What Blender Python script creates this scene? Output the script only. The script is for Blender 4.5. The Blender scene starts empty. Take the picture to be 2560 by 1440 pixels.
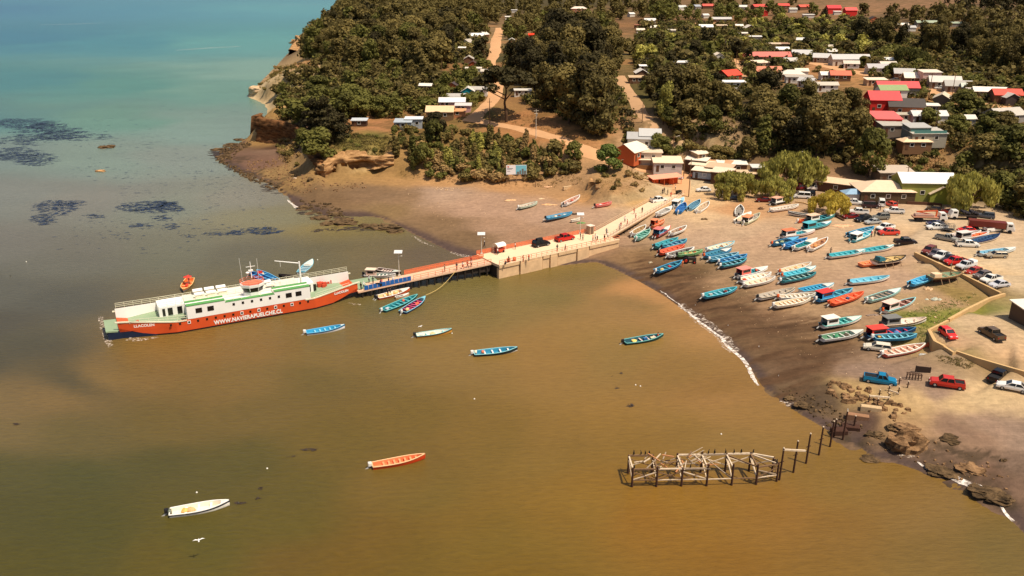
import bpy, bmesh, math, random
import numpy as np
from mathutils import Vector, Matrix
from mathutils.bvhtree import BVHTree
from mathutils.geometry import delaunay_2d_cdt
R = math.radians
S = bpy.context.scene
COL = S.collection
random.seed(7)
RNG = np.random.default_rng(7)
# ---------------------------------------------------------------- camera
F = 2100.0; HC = 65.0; YH = -60.0            # focal length (px of a 2560 wide frame), height, horizon row
PT = math.atan((720 - YH) / F); CP, SP = math.cos(PT), math.sin(PT)
cd = bpy.data.cameras.new('camera'); cam = bpy.data.objects.new('camera', cd); COL.objects.link(cam)
cd.sensor_width = 36; cd.lens = F / 2560 * 36; cd.clip_start = 1; cd.clip_end = 30000
cam.location = (0, 0, HC); cam.rotation_euler = (math.pi / 2 - PT, 0, 0)
S.camera = cam
# ---------------------------------------------------------------- sky, sun, exposure
W = bpy.data.worlds.new('World'); S.world = W; W.use_nodes = True
nt = W.node_tree; bg = nt.nodes['Background']; sky = nt.nodes.new('ShaderNodeTexSky')
sky.sky_type = 'NISHITA'; sky.sun_disc = False; sky.sun_elevation = R(62); sky.sun_rotation = R(125)
sky.air_density = 1.0; sky.dust_density = 3.0; sky.ozone_density = 1.0
nt.links.new(sky.outputs[0], bg.inputs[0]); bg.inputs[1].default_value = 0.092
sl = bpy.data.lights.new('sun', 'SUN'); sl.energy = 4.6; sl.angle = R(0.5); sl.color = (1, .89, .72)
so = bpy.data.objects.new('sun', sl); COL.objects.link(so)
so.rotation_euler = Vector((0.82 * .47, -0.57 * .47, 0.883)).to_track_quat('Z', 'Y').to_euler()
S.view_settings.view_transform = 'Standard'; S.view_settings.look = 'None'
S.view_settings.exposure = 0.15; S.view_settings.gamma = 1
S.render.engine = 'CYCLES'
S.cycles.max_bounces = 5; S.cycles.diffuse_bounces = 3; S.cycles.glossy_bounces = 2; S.cycles.transparent_max_bounces = 8
# ---------------------------------------------------------------- pixel -> place helpers
def ray(u, v):
    x = (u - 1280) / F; yd = (v - 720) / F
    return x, CP - yd * SP, -SP - yd * CP
def G(u, v, z=0.0):
    a, b, c = ray(u, v); t = (z - HC) / c
    return (a * t, b * t)
def lin(c):
    return tuple((x / 255 / 12.92) if x / 255 <= .04045 else ((x / 255 + .055) / 1.055) ** 2.4 for x in c)
CR = {'c1': (240, 600, 3.765), 'c2': (880, 540, 3.657), 'c3': (1560, 440, 5.12), 'c4': (2040, 440, 5.12), 'c5': (1620, 620, 5.12),
      'c6': (2040, 640, 5.12), 'c7': (1540, 880, 2.56), 'cA': (1540, 0, 4.5), 'cB': (2000, 0, 4.5), 'cC': (2000, 180, 4.5),
      'cD': (1040, 0, 4.235), 'cE': (1480, 280, 4.267), 'cF': (560, 0, 4.235), 'cG': (520, 260, 4.235), 'cH': (1060, 260, 4.235),
      'cI': (1540, 1080, 4.267), 'cJ': (880, 660, 10.29), 'cK': (1180, 560, 6.737), 's': (0, 0, 1.0)}
def px(c, x, y):
    o = CR[c]; return o[0] + x / o[2], o[1] + y / o[2]
# ---------------------------------------------------------------- mesh helpers
class MB:
    def __init__(s): s.v = []; s.f = []; s.m = []
    def add(s, vs, fs, mi=0):
        n = len(s.v); s.v += [tuple(p) for p in vs]; s.f += [tuple(i + n for i in f) for f in fs]; s.m += [mi] * len(fs); return s
    def box(s, x0, x1, y0, y1, z0, z1, mi=0):
        return s.add([(x0,y0,z0),(x1,y0,z0),(x1,y1,z0),(x0,y1,z0),(x0,y0,z1),(x1,y0,z1),(x1,y1,z1),(x0,y1,z1)],
                     [(0,3,2,1),(4,5,6,7),(0,1,5,4),(1,2,6,5),(2,3,7,6),(3,0,4,7)], mi)
    def bar(s, a, b, w, h=None, mi=0):
        a = Vector(a); b = Vector(b); d = (b - a); h = h or w
        if d.length < 1e-6: return s
        d.normalize(); up = Vector((0, 0, 1)) if abs(d.z) < .9 else Vector((1, 0, 0))
        r = d.cross(up).normalized() * w / 2; t = r.cross(d).normalized() * h / 2
        vs = [a-r-t, a+r-t, a+r+t, a-r+t, b-r-t, b+r-t, b+r+t, b-r+t]
        return s.add(vs, [(0,3,2,1),(4,5,6,7),(0,1,5,4),(1,2,6,5),(2,3,7,6),(3,0,4,7)][::1], mi)
    def tube(s, a, b, r0, r1=None, n=8, mi=0, cap=True):
        a = Vector(a); b = Vector(b); r1 = r0 if r1 is None else r1; d = (b - a).normalized()
        up = Vector((0, 0, 1)) if abs(d.z) < .9 else Vector((1, 0, 0)); x = d.cross(up).normalized(); y = d.cross(x)
        vs = []
        for c, r in ((a, r0), (b, r1)):
            for k in range(n):
                t = 2 * math.pi * k / n; vs.append(c + x * (math.cos(t) * r) + y * (math.sin(t) * r))
        fs = [(k, (k+1) % n, n + (k+1) % n, n + k) for k in range(n)]
        if cap: fs += [tuple(range(n))[::-1], tuple(range(n, 2*n))]
        return s.add(vs, fs, mi)
    def prism(s, poly, z0, z1, mi=0):
        n = len(poly); vs = [(p[0], p[1], z0) for p in poly] + [(p[0], p[1], z1) for p in poly]
        return s.add(vs, [tuple(range(n))[::-1], tuple(range(n, 2*n))] + [(k, (k+1) % n, n + (k+1) % n, n + k) for k in range(n)], mi)
    def loft(s, rings, closed=True, cap=True, mi=0):
        n = len(rings[0]); vs = [p for r in rings for p in r]; fs = []
        for i in range(len(rings) - 1):
            for k in range(n if closed else n - 1):
                fs.append((i*n + k, i*n + (k+1) % n, (i+1)*n + (k+1) % n, (i+1)*n + k))
        if cap and closed: fs += [tuple(range(n))[::-1], tuple(range((len(rings)-1)*n, len(rings)*n))]
        return s.add(vs, fs, mi)
    def ball(s, c, rx, ry=None, rz=None, n=8, m=5, mi=0, jit=0):
        ry = ry or rx; rz = rz or rx; rs = []
        for i in range(m + 1):
            a = math.pi * i / m - math.pi / 2
            rs.append([(c[0] + rx*math.cos(a)*math.cos(2*math.pi*k/n)*(1+random.uniform(-jit,jit)), c[1] + ry*math.cos(a)*math.sin(2*math.pi*k/n)*(1+random.uniform(-jit,jit)), c[2] + rz*math.sin(a)*(1+random.uniform(-jit,jit))) for k in range(n)])
        return s.loft(rs, True, False, mi)
    def mesh(s, name, mats, smooth=False):
        me = bpy.data.meshes.new(name); me.from_pydata(s.v, [], s.f)
        for m in (mats if isinstance(mats, (list, tuple)) else [mats]): me.materials.append(m)
        if any(s.m): me.polygons.foreach_set('material_index', s.m)
        if smooth: me.polygons.foreach_set('use_smooth', [True] * len(s.f))
        me.update(); return me
    def build(s, name, mats, parent=None, smooth=False, loc=None, rz=0):
        return link(name, s.mesh(name, mats, smooth), parent, loc, rz)
def link(name, me, parent=None, loc=None, rz=0):
    o = bpy.data.objects.new(name, me); COL.objects.link(o)
    if parent: o.parent = parent
    if loc is not None: o.location = loc
    if rz: o.rotation_euler.z = rz
    return o
def tag(o, label=None, cat=None, group=None, kind=None):
    if label: o['label'] = label
    if cat: o['category'] = cat
    if group: o['group'] = group
    if kind: o['kind'] = kind
    return o
def thing(name, label, cat, loc=(0, 0, 0), rz=0, group=None):
    return tag(link(name, None, None, loc, rz), label, cat, group)
def clone(o, parent=None):
    c = o.copy(); COL.objects.link(c); c.parent = parent
    for ch in list(o.children): clone(ch, c)
    return c
# ---------------------------------------------------------------- materials
_M = {}
def mat(name, col, rough=.7, metal=0, var=.12, scale=2.0, bump=0, spec=.3, srgb=True):
    key = (name, col, rough, metal)
    if key in _M: return _M[key]
    m = bpy.data.materials.new(name); m.use_nodes = True; t = m.node_tree; b = t.nodes['Principled BSDF']
    c = lin(col) if srgb else col
    b.inputs['Roughness'].default_value = rough; b.inputs['Metallic'].default_value = metal
    b.inputs['Specular IOR Level'].default_value = spec
    if var > 0:
        tc = t.nodes.new('ShaderNodeTexCoord'); n = t.nodes.new('ShaderNodeTexNoise'); n.inputs['Scale'].default_value = scale; n.inputs['Detail'].default_value = 5
        mx = t.nodes.new('ShaderNodeMix'); mx.data_type = 'RGBA'
        mx.inputs[6].default_value = tuple(x * (1 - var) for x in c) + (1,); mx.inputs[7].default_value = tuple(min(1, x * (1 + var)) for x in c) + (1,)
        t.links.new(tc.outputs['Object'], n.inputs['Vector']); t.links.new(n.outputs['Fac'], mx.inputs[0]); t.links.new(mx.outputs[2], b.inputs['Base Color'])
        if bump:
            bp = t.nodes.new('ShaderNodeBump'); bp.inputs['Strength'].default_value = bump; bp.inputs['Distance'].default_value = .1
            t.links.new(n.outputs['Fac'], bp.inputs['Height']); t.links.new(bp.outputs[0], b.inputs['Normal'])
    else: b.inputs['Base Color'].default_value = c + (1,)
    _M[key] = m; return m
WHITE = (232, 228, 218)
# value noise on world xy for mesh displacement and colouring
def vnoise(x, y, sc, seed=0):
    x = np.asarray(x) / sc + seed * 17.3; y = np.asarray(y) / sc + seed * 9.1
    xi = np.floor(x).astype(np.int64); yi = np.floor(y).astype(np.int64); fx = x - xi; fy = y - yi
    fx = fx * fx * (3 - 2 * fx); fy = fy * fy * (3 - 2 * fy)
    def h(a, b):
        n = (a * 374761393 + b * 668265263 + seed * 1442695) & 0x7fffffff
        n = ((n ^ (n >> 13)) * 1274126177) & 0x7fffffff
        return ((n ^ (n >> 16)) & 0xffff) / 65535.0
    return (h(xi, yi) * (1-fx) + h(xi+1, yi) * fx) * (1-fy) + (h(xi, yi+1) * (1-fx) + h(xi+1, yi+1) * fx) * fy
def fbm(x, y, sc, seed=0, o=4):
    r = 0; a = .5; t = 0
    for k in range(o): r = r + a * vnoise(x, y, sc / 2**k, seed + k); t += a; a *= .5
    return r / t
# ---------------------------------------------------------------- terrain: traced levels of the land, in pixels of the photograph + height
SHORE = [(1000,5),(870,10),(826,24),(806,52),(770,74),(745,96),(728,106),(748,118),(722,136),(700,160),(664,196),(640,222),(624,241),(664,256),(676,272),
         (668,300),(640,338),(612,352),(580,366),(556,380),(560,402),(584,424),(632,442),(682,462),(716,487),(738,518),(768,524),(810,542),(868,552),(920,540),(956,545),
         (990,562),(1040,588),(1085,610),(1130,632),(1165,645),(1215,655),(1290,664),(1400,664),(1490,654),(1540,674),(1600,704),(1660,738),(1712,776),(1770,820),(1830,870),(1880,922),(1905,962),
         (1950,1000),(2010,1040),(2080,1082),(2130,1112),(2190,1142),(2250,1160),(2320,1184),(2392,1214),(2450,1242),(2500,1278),(2530,1302),(2600,1370),(2720,1500),(2900,1700)]
LINES = [  # (height, [(u,v)...]) ; a third item sets its own height
 (8, [(838,24),(820,48),(790,68),(762,84)]), (20, [(860,20),(836,38),(812,52),(800,66)]),
 (4, [(756,106),(740,128),(722,146)]), (11, [(775,112),(765,140),(745,158)]),
 (5, [(720,168),(690,190),(660,206),(642,222)]), (10, [(740,162),(712,176),(684,192),(668,208)]), (14, [(800,150),(770,152),(735,162),(708,178)]), (6,[(650,236),(690,240),(716,250)]),
 (1, [(642,352),(680,356),(715,364),(740,374)]), (10, [(652,294),(690,296),(715,300),(742,310)]), (9.5, [(690,270),(740,286)]),
 (1.3, [(676,385),(700,404),(735,424),(762,441),(800,450)]), (4, [(748,360),(752,395),(780,430),(800,440)]), (9, [(752,326),(765,345),(800,372),(826,384)]),
 (2, [(830,452),(880,452),(940,446),(1000,448),(1060,455),(1120,458),(1200,466),(1290,470),(1380,472),(1440,482),(1480,500)]),
 (2.5, [(868,446),(890,441),(915,436),(940,430)]), (4.6, [(975,420),(1020,425),(1100,430),(1200,436),(1290,440),(1380,440),(1430,450)]),
 (8.5, [(832,388),(870,388),(910,386),(960,386),(1010,384),(1080,378),(1130,376),(1200,378),(1280,380),(1360,385),(1420,400)]),
 (12, [(830,345),(900,340),(980,345),(1060,345),(1130,338),(1200,330),(1260,334),(1330,350),(1400,366)]),
 (13, [(880,310),(960,300),(1060,310),(1150,310),(1240,310),(1330,325)]),
 (3.2, [(1496,520),(1520,512),(1560,512),(1600,505),(1640,498),(1690,492),(1760,490)]),
 (6.5, [(1490,440),(1500,465),(1530,480),(1570,470),(1600,455)]), (6.0, [(1520,440),(1570,440),(1610,440)]), (8, [(1450,400),(1500,412),(1560,424)]),
 (4.2, [(1640,450),(1690,446),(1750,450),(1800,452)]), (5, [(1600,430),(1680,425),(1720,410)]), (7.5, [(1560,405),(1640,398),(1690,385)]),
 (4.0, [(1860,470),(1960,480),(2040,490),(2120,500),(2250,500),(2370,500),(2480,520),(2600,540)]),
 (4.6, [(1800,430),(1900,445),(2000,455),(2100,470),(2200,480),(2350,480),(2500,480),(2620,500)]),
 (10, [(1900,415),(2000,410),(2100,405),(2200,400),(2300,410),(2400,410),(2560,420)]),
 (15, [(1700,340),(1760,335),(1850,340),(1950,340),(2050,345),(2150,345),(2280,355),(2400,365),(2600,380)]),
 (18, [(1620,300),(1700,290),(1850,300),(2000,305),(2150,305),(2300,310),(2450,320),(2640,330)]),
 (13, [(1420,345),(1500,350),(1560,350),(1640,340)]), (17, [(1250,270),(1330,270),(1450,290),(1550,290)]),
 (16, [(700,250),(800,230),(900,230),(1000,240),(1100,250),(1200,250)]), (14,[(780,290),(860,280)]),
 (21, [(800,160),(900,160),(1000,170),(1100,180),(1200,190),(1320,200),(1450,210),(1560,220),(1640,230)]), (22,[(1750,240),(1900,240),(2000,240),(2150,240),(2300,240),(2450,250),(2640,260)]),
 (24, [(830,110),(950,110),(1100,120),(1250,130),(1400,140),(1550,150),(1700,165),(1850,165),(2000,170),(2200,180),(2400,190),(2660,200)]),
 (27, [(860,60),(1000,60),(1150,65),(1300,70),(1500,80),(1700,90),(1900,90),(2100,100),(2300,110),(2500,115),(2700,120)]),
 (31, [(900,32),(1100,32),(1300,36),(1500,40),(1700,45),(1900,45),(2100,50),(2300,60),(2500,65),(2750,70)]),
 (38, [(2100,16),(2300,22),(2500,28),(2800,34)]), (36, [(1000,12),(1300,14),(1600,16),(1900,16)]),
 (2.9, [(2296,640),(2404,694),(2500,742)]), (4.3, [(2304,630),(2412,682),(2512,726)]),
 (3.0, [(2500,744),(2464,752),(2412,778),(2364,804),(2318,830)]), (4.3, [(2516,738),(2478,750),(2426,778),(2380,800),(2336,828)]),
 (2.4, [(2318,838),(2330,868),(2360,880),(2390,894),(2530,936),(2640,970)]), (4.3, [(2338,838),(2350,848),(2378,862),(2402,876),(2540,912),(2650,945)]),
 (4.2, [(2280,600),(2400,620),(2520,650),(2640,690)]), (4.1, [(2200,540),(2400,560),(2560,580)]), (4.4, [(2500,800),(2600,820),(2450,860)]),
 (3.0, [(2240,600),(2230,680),(2240,740),(2260,790)]), (3.3, [(1760,560),(1900,560),(2050,590),(2150,590)]), (2.4,[(1700,580),(1850,640),(2000,700),(2100,780),(2180,860)]),
 (1.1, [(1590,640),(1680,690),(1780,760),(1880,840),(1960,900),(2010,960)]), (2.2, [(2200,920),(2300,960),(2420,1000),(2560,1040)]), (1.6, [(2060,960),(2100,1000),(2180,1030),(2260,1070)]),
 (.5, [(2140,1060),(2240,1110),(2340,1150),(2440,1190),(2540,1240)]), (1.5, [(2300,1060),(2400,1100),(2560,1140)]),
 (1.6, [(1000,500),(1150,520),(1300,545),(1420,575)]), (.6, [(960,535),(1100,580),(1200,610),(1320,640),(1480,640)]), (.7,[(800,500),(900,510)]), (.6,[(590,385),(620,410),(680,440)]),
 (2.6, [(1060,475),(1200,485),(1350,490),(1460,510)]), (2.6,[(1500,540),(1600,520)]), (1.6,[(1500,590),(1580,575)]),
]
ctrl = []
def put(u, v, z): x, y = G(u, v, z); ctrl.append((x, y, z))
def polyline(pts, z):
    P = [G(u, v, z) for u, v in pts]
    for a, b in zip(P, P[1:]):
        n = max(1, int(math.dist(a, b) / 6))
        for k in range(n): ctrl.append((a[0] + (b[0]-a[0])*k/n, a[1] + (b[1]-a[1])*k/n, z))
    ctrl.append((P[-1][0], P[-1][1], z))
polyline(SHORE, 0.0)
for z, l in LINES: polyline(l, z)
SH = np.array([G(u, v) for u, v in SHORE])
# sea bed a little way out, on the water side of the shore
for a, b in zip(SH, SH[1:]):
    d = b - a; L = np.hypot(*d); n = np.array([d[1], -d[0]]) / L
    for k in range(max(1, int(L / 8))):
        p = a + d * (k + .5) / max(1, int(L / 8))
        for off, z in ((5, -.45), (16, -1.3), (60, -4)):
            ctrl.append((p[0] + n[0]*off, p[1] + n[1]*off, z))
for x, y, z in [(-900,1300,62),(0,1500,66),(600,1500,75),(1300,1500,90),(1700,1500,100),(-300,2200,80),(900,2200,105),(2000,2200,120),(-1200,60,-6),(-1200,2200,-6),(-800,1200,-6),(-30,60,-4),(300,60,4),(300,90,4.5),(700,150,8),(1200,400,30),(1600,900,50),(2200,60,40),(-600,300,-6),(-250,150,-6),(-150,60,-6),(-130,1250,40),(-700,2200,-6),(500,1000,44),(900,1000,50),(0,1000,40),(250,1200,52),(-330,1500,-4),(-330,1900,-4),(-200,1500,45)]:
    ctrl.append((x, y, z))
def inside_poly(x, y, poly):
    c = np.zeros(np.shape(x), bool); n = len(poly); j = n - 1
    for i in range(n):
        xi, yi = poly[i]; xj, yj = poly[j]
        c ^= ((yi > y) != (yj > y)) & (x < (xj - xi) * (y - yi) / (yj - yi + 1e-12) + xi); j = i
    return c
LANDPOLY = [tuple(p) for p in SH] + [(400, 20), (3000, 20), (3000, 6000), tuple(SH[0] + np.array([0, 3000]))]
# drop seabed points that fell on land and land levels that fell in water
cp = []
for x, y, z in ctrl:
    ins = bool(inside_poly(np.array(x), np.array(y), LANDPOLY))
    if z < 0 and ins: continue
    if z > 0 and not ins: continue
    cp.append((x, y, z))
vo, eo, fo, *_ = delaunay_2d_cdt([Vector((a, b)) for a, b, _ in cp], [], [], 0, 1e-3, True)
ids = _[0]
tv = [Vector((vo[i].x, vo[i].y, cp[ids[i][0]][2])) for i in range(len(vo))]
TIN = BVHTree.FromPolygons(tv, [tuple(f) for f in fo])
def tin(x, y):
    h = TIN.ray_cast(Vector((x, y, 500)), Vector((0, 0, -1)))
    return h[0].z if h[0] else -4.0
# grid rows grow with distance
ys = [48.0]
while ys[-1] < 2300: ys.append(ys[-1] + max(.55, min(ys[-1] * .0042, 9)))
ys = np.array(ys); NR = len(ys); NC = 520
sx = np.linspace(-.72, 1.25, NC)
GX = np.outer(np.maximum(ys, 60) + 20, sx); GY = np.repeat(ys[:, None], NC, 1)
Z = np.array([[tin(GX[i, j], GY[i, j]) for j in range(NC)] for i in range(NR)])
def dist_shore(x, y):
    best = np.full(x.shape, 1e9)
    for a, b in zip(SH, SH[1:]):
        d = b - a; L2 = d @ d; t = np.clip(((x - a[0]) * d[0] + (y - a[1]) * d[1]) / L2, 0, 1)
        best = np.minimum(best, np.hypot(x - a[0] - t * d[0], y - a[1] - t * d[1]))
    return best
land = inside_poly(GX, GY, LANDPOLY)
DS = dist_shore(GX, GY)
Zs = Z.copy()
for _k in range(2):   # soften the facets
    Zs[1:-1, 1:-1] = (Zs[1:-1, 1:-1] * 4 + Zs[:-2, 1:-1] + Zs[2:, 1:-1] + Zs[1:-1, :-2] + Zs[1:-1, 2:]) / 8
gyy, gxx = np.gradient(Zs); dx = np.gradient(GX, axis=1); dy = np.gradient(GY, axis=0)
SL = np.hypot(gxx / dx, gyy / dy)
hf = np.clip((Zs - 3.5) / 5, 0, 1)
rough = .10 + hf * (.5 + 2.2 * np.clip(SL - .25, 0, 1))
Zn = Zs + np.where(land, np.clip(DS / 4, 0, 1), .2) * (rough * (fbm(GX, GY, 14, 1, 5) - .5) * 2 + .12 * (fbm(GX, GY, 5, 9, 4) - .5))
# craggy reef at the lower right and by the left point
def blobmask(pts, r):
    m = np.zeros(GX.shape)
    for (u, v, rr) in pts:
        x, y = G(u, v, .5); m = np.maximum(m, np.clip(1.3 - np.hypot(GX - x, GY - y) / rr, 0, 1))
    return m
reef = blobmask([(2080,975,4),(2120,985,5),(2180,1000,6),(2240,1020,6),(2130,1095,3),(2190,1110,4),(2330,1120,5),(2380,1130,6),(2450,1150,6),(2400,1200,4),(2470,1225,4),(2510,1250,3),(1960,985,3),(2010,1010,3),
                 (590,400,8),(640,432,8),(700,455,9),(770,470,9),(760,530,7),(830,545,7)], 0)
Zn += reef * (np.abs(fbm(GX, GY, 3.2, 5, 4) - .5) * 1.9 - .12)
CARVE = [((792,446,1.5),(836,446,1.7),1.0),((836,446,1.7),(842,439,2.0),4.5),((842,439,2.0),(862,435,2.6),6.5),((862,435,2.6),(884,429,3.4),6.5),((884,429,3.4),(905,421,4.4),6),((905,421,4.4),(936,417,5.0),5.5)]
for (ua, va, za), (ub, vb, zb), dp in CARVE:
    a = np.array(G(ua, va, za)); b_ = np.array(G(ub, vb, zb)); d = b_ - a; L = np.hypot(*d); d = d / L; n = np.array([-d[1], d[0]]); n = n if n[1] > 0 else -n
    s_ = (GX - a[0]) * d[0] + (GY - a[1]) * d[1]; q_ = (GX - a[0]) * n[0] + (GY - a[1]) * n[1]; mk = (s_ > -.8) & (s_ < L + .8) & (q_ > -.6) & (q_ < dp); Zn = np.where(mk, np.minimum(Zn, za + (zb - za) * np.clip(s_ / L, 0, 1) - .1), Zn)
Z = Zn
H_BV = None
tverts = np.stack([GX, GY, Z], -1).reshape(-1, 3)
idx = np.arange(NR * NC).reshape(NR, NC)
quads = np.stack([idx[:-1, :-1], idx[:-1, 1:], idx[1:, 1:], idx[1:, :-1]], -1).reshape(-1, 4)
H_BV = BVHTree.FromPolygons([Vector(p) for p in tverts.tolist()], quads.tolist())
def H(x, y):
    h = H_BV.ray_cast(Vector((x, y, 500)), Vector((0, 0, -1)))
    return h[0].z if h[0] else 0.0
def T(u, v, off=0.0, zmin=0.0):
    """first place along the sight line of pixel (u,v) that is `off` above the ground (or the water)"""
    a, b, c = ray(u, v); D = Vector((a, b, c)); 
    if off == 0:
        h = H_BV.ray_cast(Vector((0, 0, HC)), D.normalized())
        p = h[0] if h[0] else Vector((*G(u, v, zmin), zmin))
        if p.z < zmin: x, y = G(u, v, zmin); p = Vector((x, y, zmin))
        return p
    t0 = 50 / b; t = t0; last = t
    while t * b < 2200:
        g = max(H(a*t, b*t), zmin) + off
        if HC + c*t < g: break
        last = t; t += max(1.0, t * b * .004) / b
    lo, hi = last, t
    for _ in range(12):
        m = (lo + hi) / 2
        if HC + c*m < max(H(a*m, b*m), zmin) + off: hi = m
        else: lo = m
    x, y = a*hi, b*hi
    return Vector((x, y, max(H(x, y), zmin)))
# ---- ground colours (what the ground is made of, patch by patch)
CC = [ # (u, v, z, srgb)
 (1100,490,2,(160,128,106)),(1200,520,1.5,(158,124,102)),(1350,540,1.6,(160,126,104)),(1250,570,1,(150,116,92)),(1000,500,1,(128,98,72)),(900,490,1,(124,94,68)),(820,500,.7,(112,84,58)),(950,525,.6,(126,98,66)),
 (1100,560,1,(120,92,66)),(1180,590,1,(116,88,62)),(1320,590,1.5,(150,114,88)),(1440,590,1.5,(152,116,92)),(1500,540,2.5,(164,130,106)),(1560,560,1.5,(150,118,94)),
 (640,410,.6,(118,84,66)),(680,380,.8,(124,92,72)),(720,420,1.5,(148,112,70)),(800,448,2,(150,112,68)),(620,395,.5,(114,82,64)),
 (1000,440,3,(178,130,84)),(1100,448,3,(176,128,84)),(1300,455,3,(174,126,84)),(1400,465,3,(164,122,84)),(1000,400,8,(140,104,58)),(900,350,11,(120,104,50)),(950,320,12,(168,112,72)),(1100,340,12,(132,98,54)),
 (1300,320,12,(170,112,68)),(1420,350,11,(166,112,66)),(1250,290,14,(120,96,50)),(1550,450,6,(172,128,84)),(1520,470,6,(170,124,80)),(1600,470,5,(176,132,92)),(1560,490,4,(160,118,78)),
 (1720,470,4,(192,150,112)),(1780,500,3.5,(188,142,104)),(1850,520,3.3,(170,118,82)),(1760,540,3.2,(184,142,108)),(1850,570,3,(172,132,104)),(1750,600,2.5,(166,126,100)),(1950,600,3,(172,128,100)),(1640,560,2.5,(170,130,102)),
 (1900,650,2.5,(166,124,96)),(2100,600,3.2,(176,134,104)),(2200,640,3,(170,128,100)),(2000,720,2,(160,118,90)),(2150,720,2.5,(166,124,98)),(2250,700,3,(168,126,100)),(2240,760,3,(160,118,90)),(2150,800,2.2,(150,110,82)),
 (1700,640,2,(150,114,86)),(1800,700,1.6,(146,108,78)),(1950,780,1.6,(150,110,80)),(2050,850,1.5,(140,102,72)),(2150,900,2,(140,106,82)),(2200,940,2.2,(144,112,92)),(2350,980,2.5,(150,118,98)),(2400,900,2.6,(150,118,94)),
 (1640,650,1,(128,94,62)),(1700,690,.9,(110,80,52)),(1780,740,.9,(118,86,58)),(1850,790,.8,(106,78,52)),(1920,840,.8,(102,74,50)),(2000,880,1,(104,76,50)),(2060,920,1,(106,78,54)),(1980,930,.6,(108,80,58)),
 (2280,540,4.1,(190,146,110)),(2400,600,4.1,(192,148,112)),(2500,560,4.1,(190,144,108)),(2450,650,4.2,(196,152,114)),(2200,520,4,(186,140,106)),(2100,500,4,(170,124,90)),(2500,700,4.2,(194,150,112)),
 (2450,800,4.3,(190,144,106)),(2400,850,4.3,(184,138,102)),(2520,860,4.3,(190,146,108)),(2330,790,3,(112,104,38)),(2280,780,3,(110,100,42)),(2380,770,3,(116,106,42)),(2300,850,2.6,(132,106,60)),(2400,740,3.2,(132,100,56)),(2450,725,3.2,(140,104,66)),
 (2340,745,3,(158,116,84)),(2420,900,2.6,(140,112,66)),
 (2120,990,1.6,(178,140,92)),(2200,1010,1.6,(180,142,96)),(2280,1000,2,(186,148,104)),(2400,1010,2.2,(196,158,114)),(2480,1000,2.4,(196,160,118)),(2240,1060,1.4,(168,128,88)),(2060,1000,.7,(84,64,48)),(2140,1060,.6,(84,60,50)),
 (2350,1060,1.5,(140,106,84)),(2450,1060,1.6,(154,120,98)),(2520,1080,1.8,(146,116,96)),(2300,1130,.6,(116,88,70)),(2420,1140,.8,(122,92,72)),(2500,1180,.6,(110,80,62)),(2340,1170,.3,(84,62,46)),(2540,1160,1,(126,98,80)),
 (700,190,8,(172,130,88)),(665,225,3,(206,172,130)),(760,170,14,(128,100,56)),(690,240,3,(200,164,120)),(790,90,12,(120,94,66)),(740,110,2,(150,118,84)),(690,310,8,(150,110,64)),(700,350,4,(80,54,36)),(720,290,10,(170,128,76)),
 (2300,440,6,(150,106,70)),(2320,400,9,(150,104,60)),(1700,420,5,(190,148,110)),(1640,420,5.5,(186,142,104)),
 (900,200,20,(70,64,30)),(1100,150,23,(70,62,32)),(1400,250,17,(84,64,34)),(1600,250,19,(90,76,38)),(1850,260,20,(84,66,36)),(2000,370,12,(90,66,38)),(2200,380,10,(96,70,40)),(2450,430,9,(66,54,26)),(2450,350,14,(80,64,32)),
 (2300,230,19,(176,122,76)),(2400,260,18,(172,120,74)),(2150,175,23,(178,120,78)),(2480,280,18,(176,124,80)),(2050,150,24,(150,106,66)),(1750,150,24,(120,96,54)),(1700,60,29,(130,90,60)),(1900,60,29,(140,96,62)),(2100,30,34,(152,108,74)),(2220,30,34,(150,106,74)),
 (2350,35,36,(112,84,56)),(2480,20,40,(90,68,46)),(1600,30,32,(120,90,60)),(1900,14,36,(134,98,66)),(1400,20,33,(80,66,40)),(1000,30,30,(70,62,34)),(2250,120,26,(110,88,46)),(2480,240,20,(140,112,56)),(2400,120,27,(84,70,36)),
]
cxy = np.array([G(u, v, z) for u, v, z, _ in CC]); ccl = np.array([lin(c) for *_, c in CC])
num = np.zeros(GX.shape + (3,)); den = np.zeros(GX.shape)
wx = (fbm(GX, GY, 12, 21, 4) - .5) * 9; wy = (fbm(GX, GY, 12, 31, 4) - .5) * 9
for (x, y), c in zip(cxy, ccl):
    w = 1 / ((GX + wx - x) ** 2 + (GY + wy - y) ** 2 + 4) ** 2.2
    num += w[..., None] * c; den += w
TC = num / den[..., None]
n1 = fbm(GX, GY, 30, 3, 5); n2 = fbm(GX, GY, 4, 5, 4); n3 = fbm(GX, GY, 1.3, 8, 2)
hi = np.clip((Z - 9) / 3, 0, 1)[..., None]
dirt = np.array(lin((172, 116, 72))); pk = hi * (np.clip((n1 - .60) * 8, 0, .5) * np.clip((32 - Z) / 6, 0, 1))[..., None]; scrub = np.array(lin((74, 62, 28))); sk = hi * .55 * np.clip((n2 - .42) * 5, 0, 1)[..., None]; TC = TC * (1 - sk) + scrub * sk; TC = TC * (1 - pk) + dirt * pk
# bare rock on steep slopes, in beds
steep = np.clip((SL - .75) / .6, 0, 1) * np.clip((Z - 1) / 2, 0, 1)
bed = .5 + .5 * np.sin(Z * 3.1 + n2 * 5)
rock = np.array(lin((150, 112, 70)))[None, None] * (1 - bed[..., None]) + np.array(lin((206, 168, 120)))[None, None] * bed[..., None]
TC = TC * (1 - steep[..., None] * .55) + rock * steep[..., None] * .55
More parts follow.
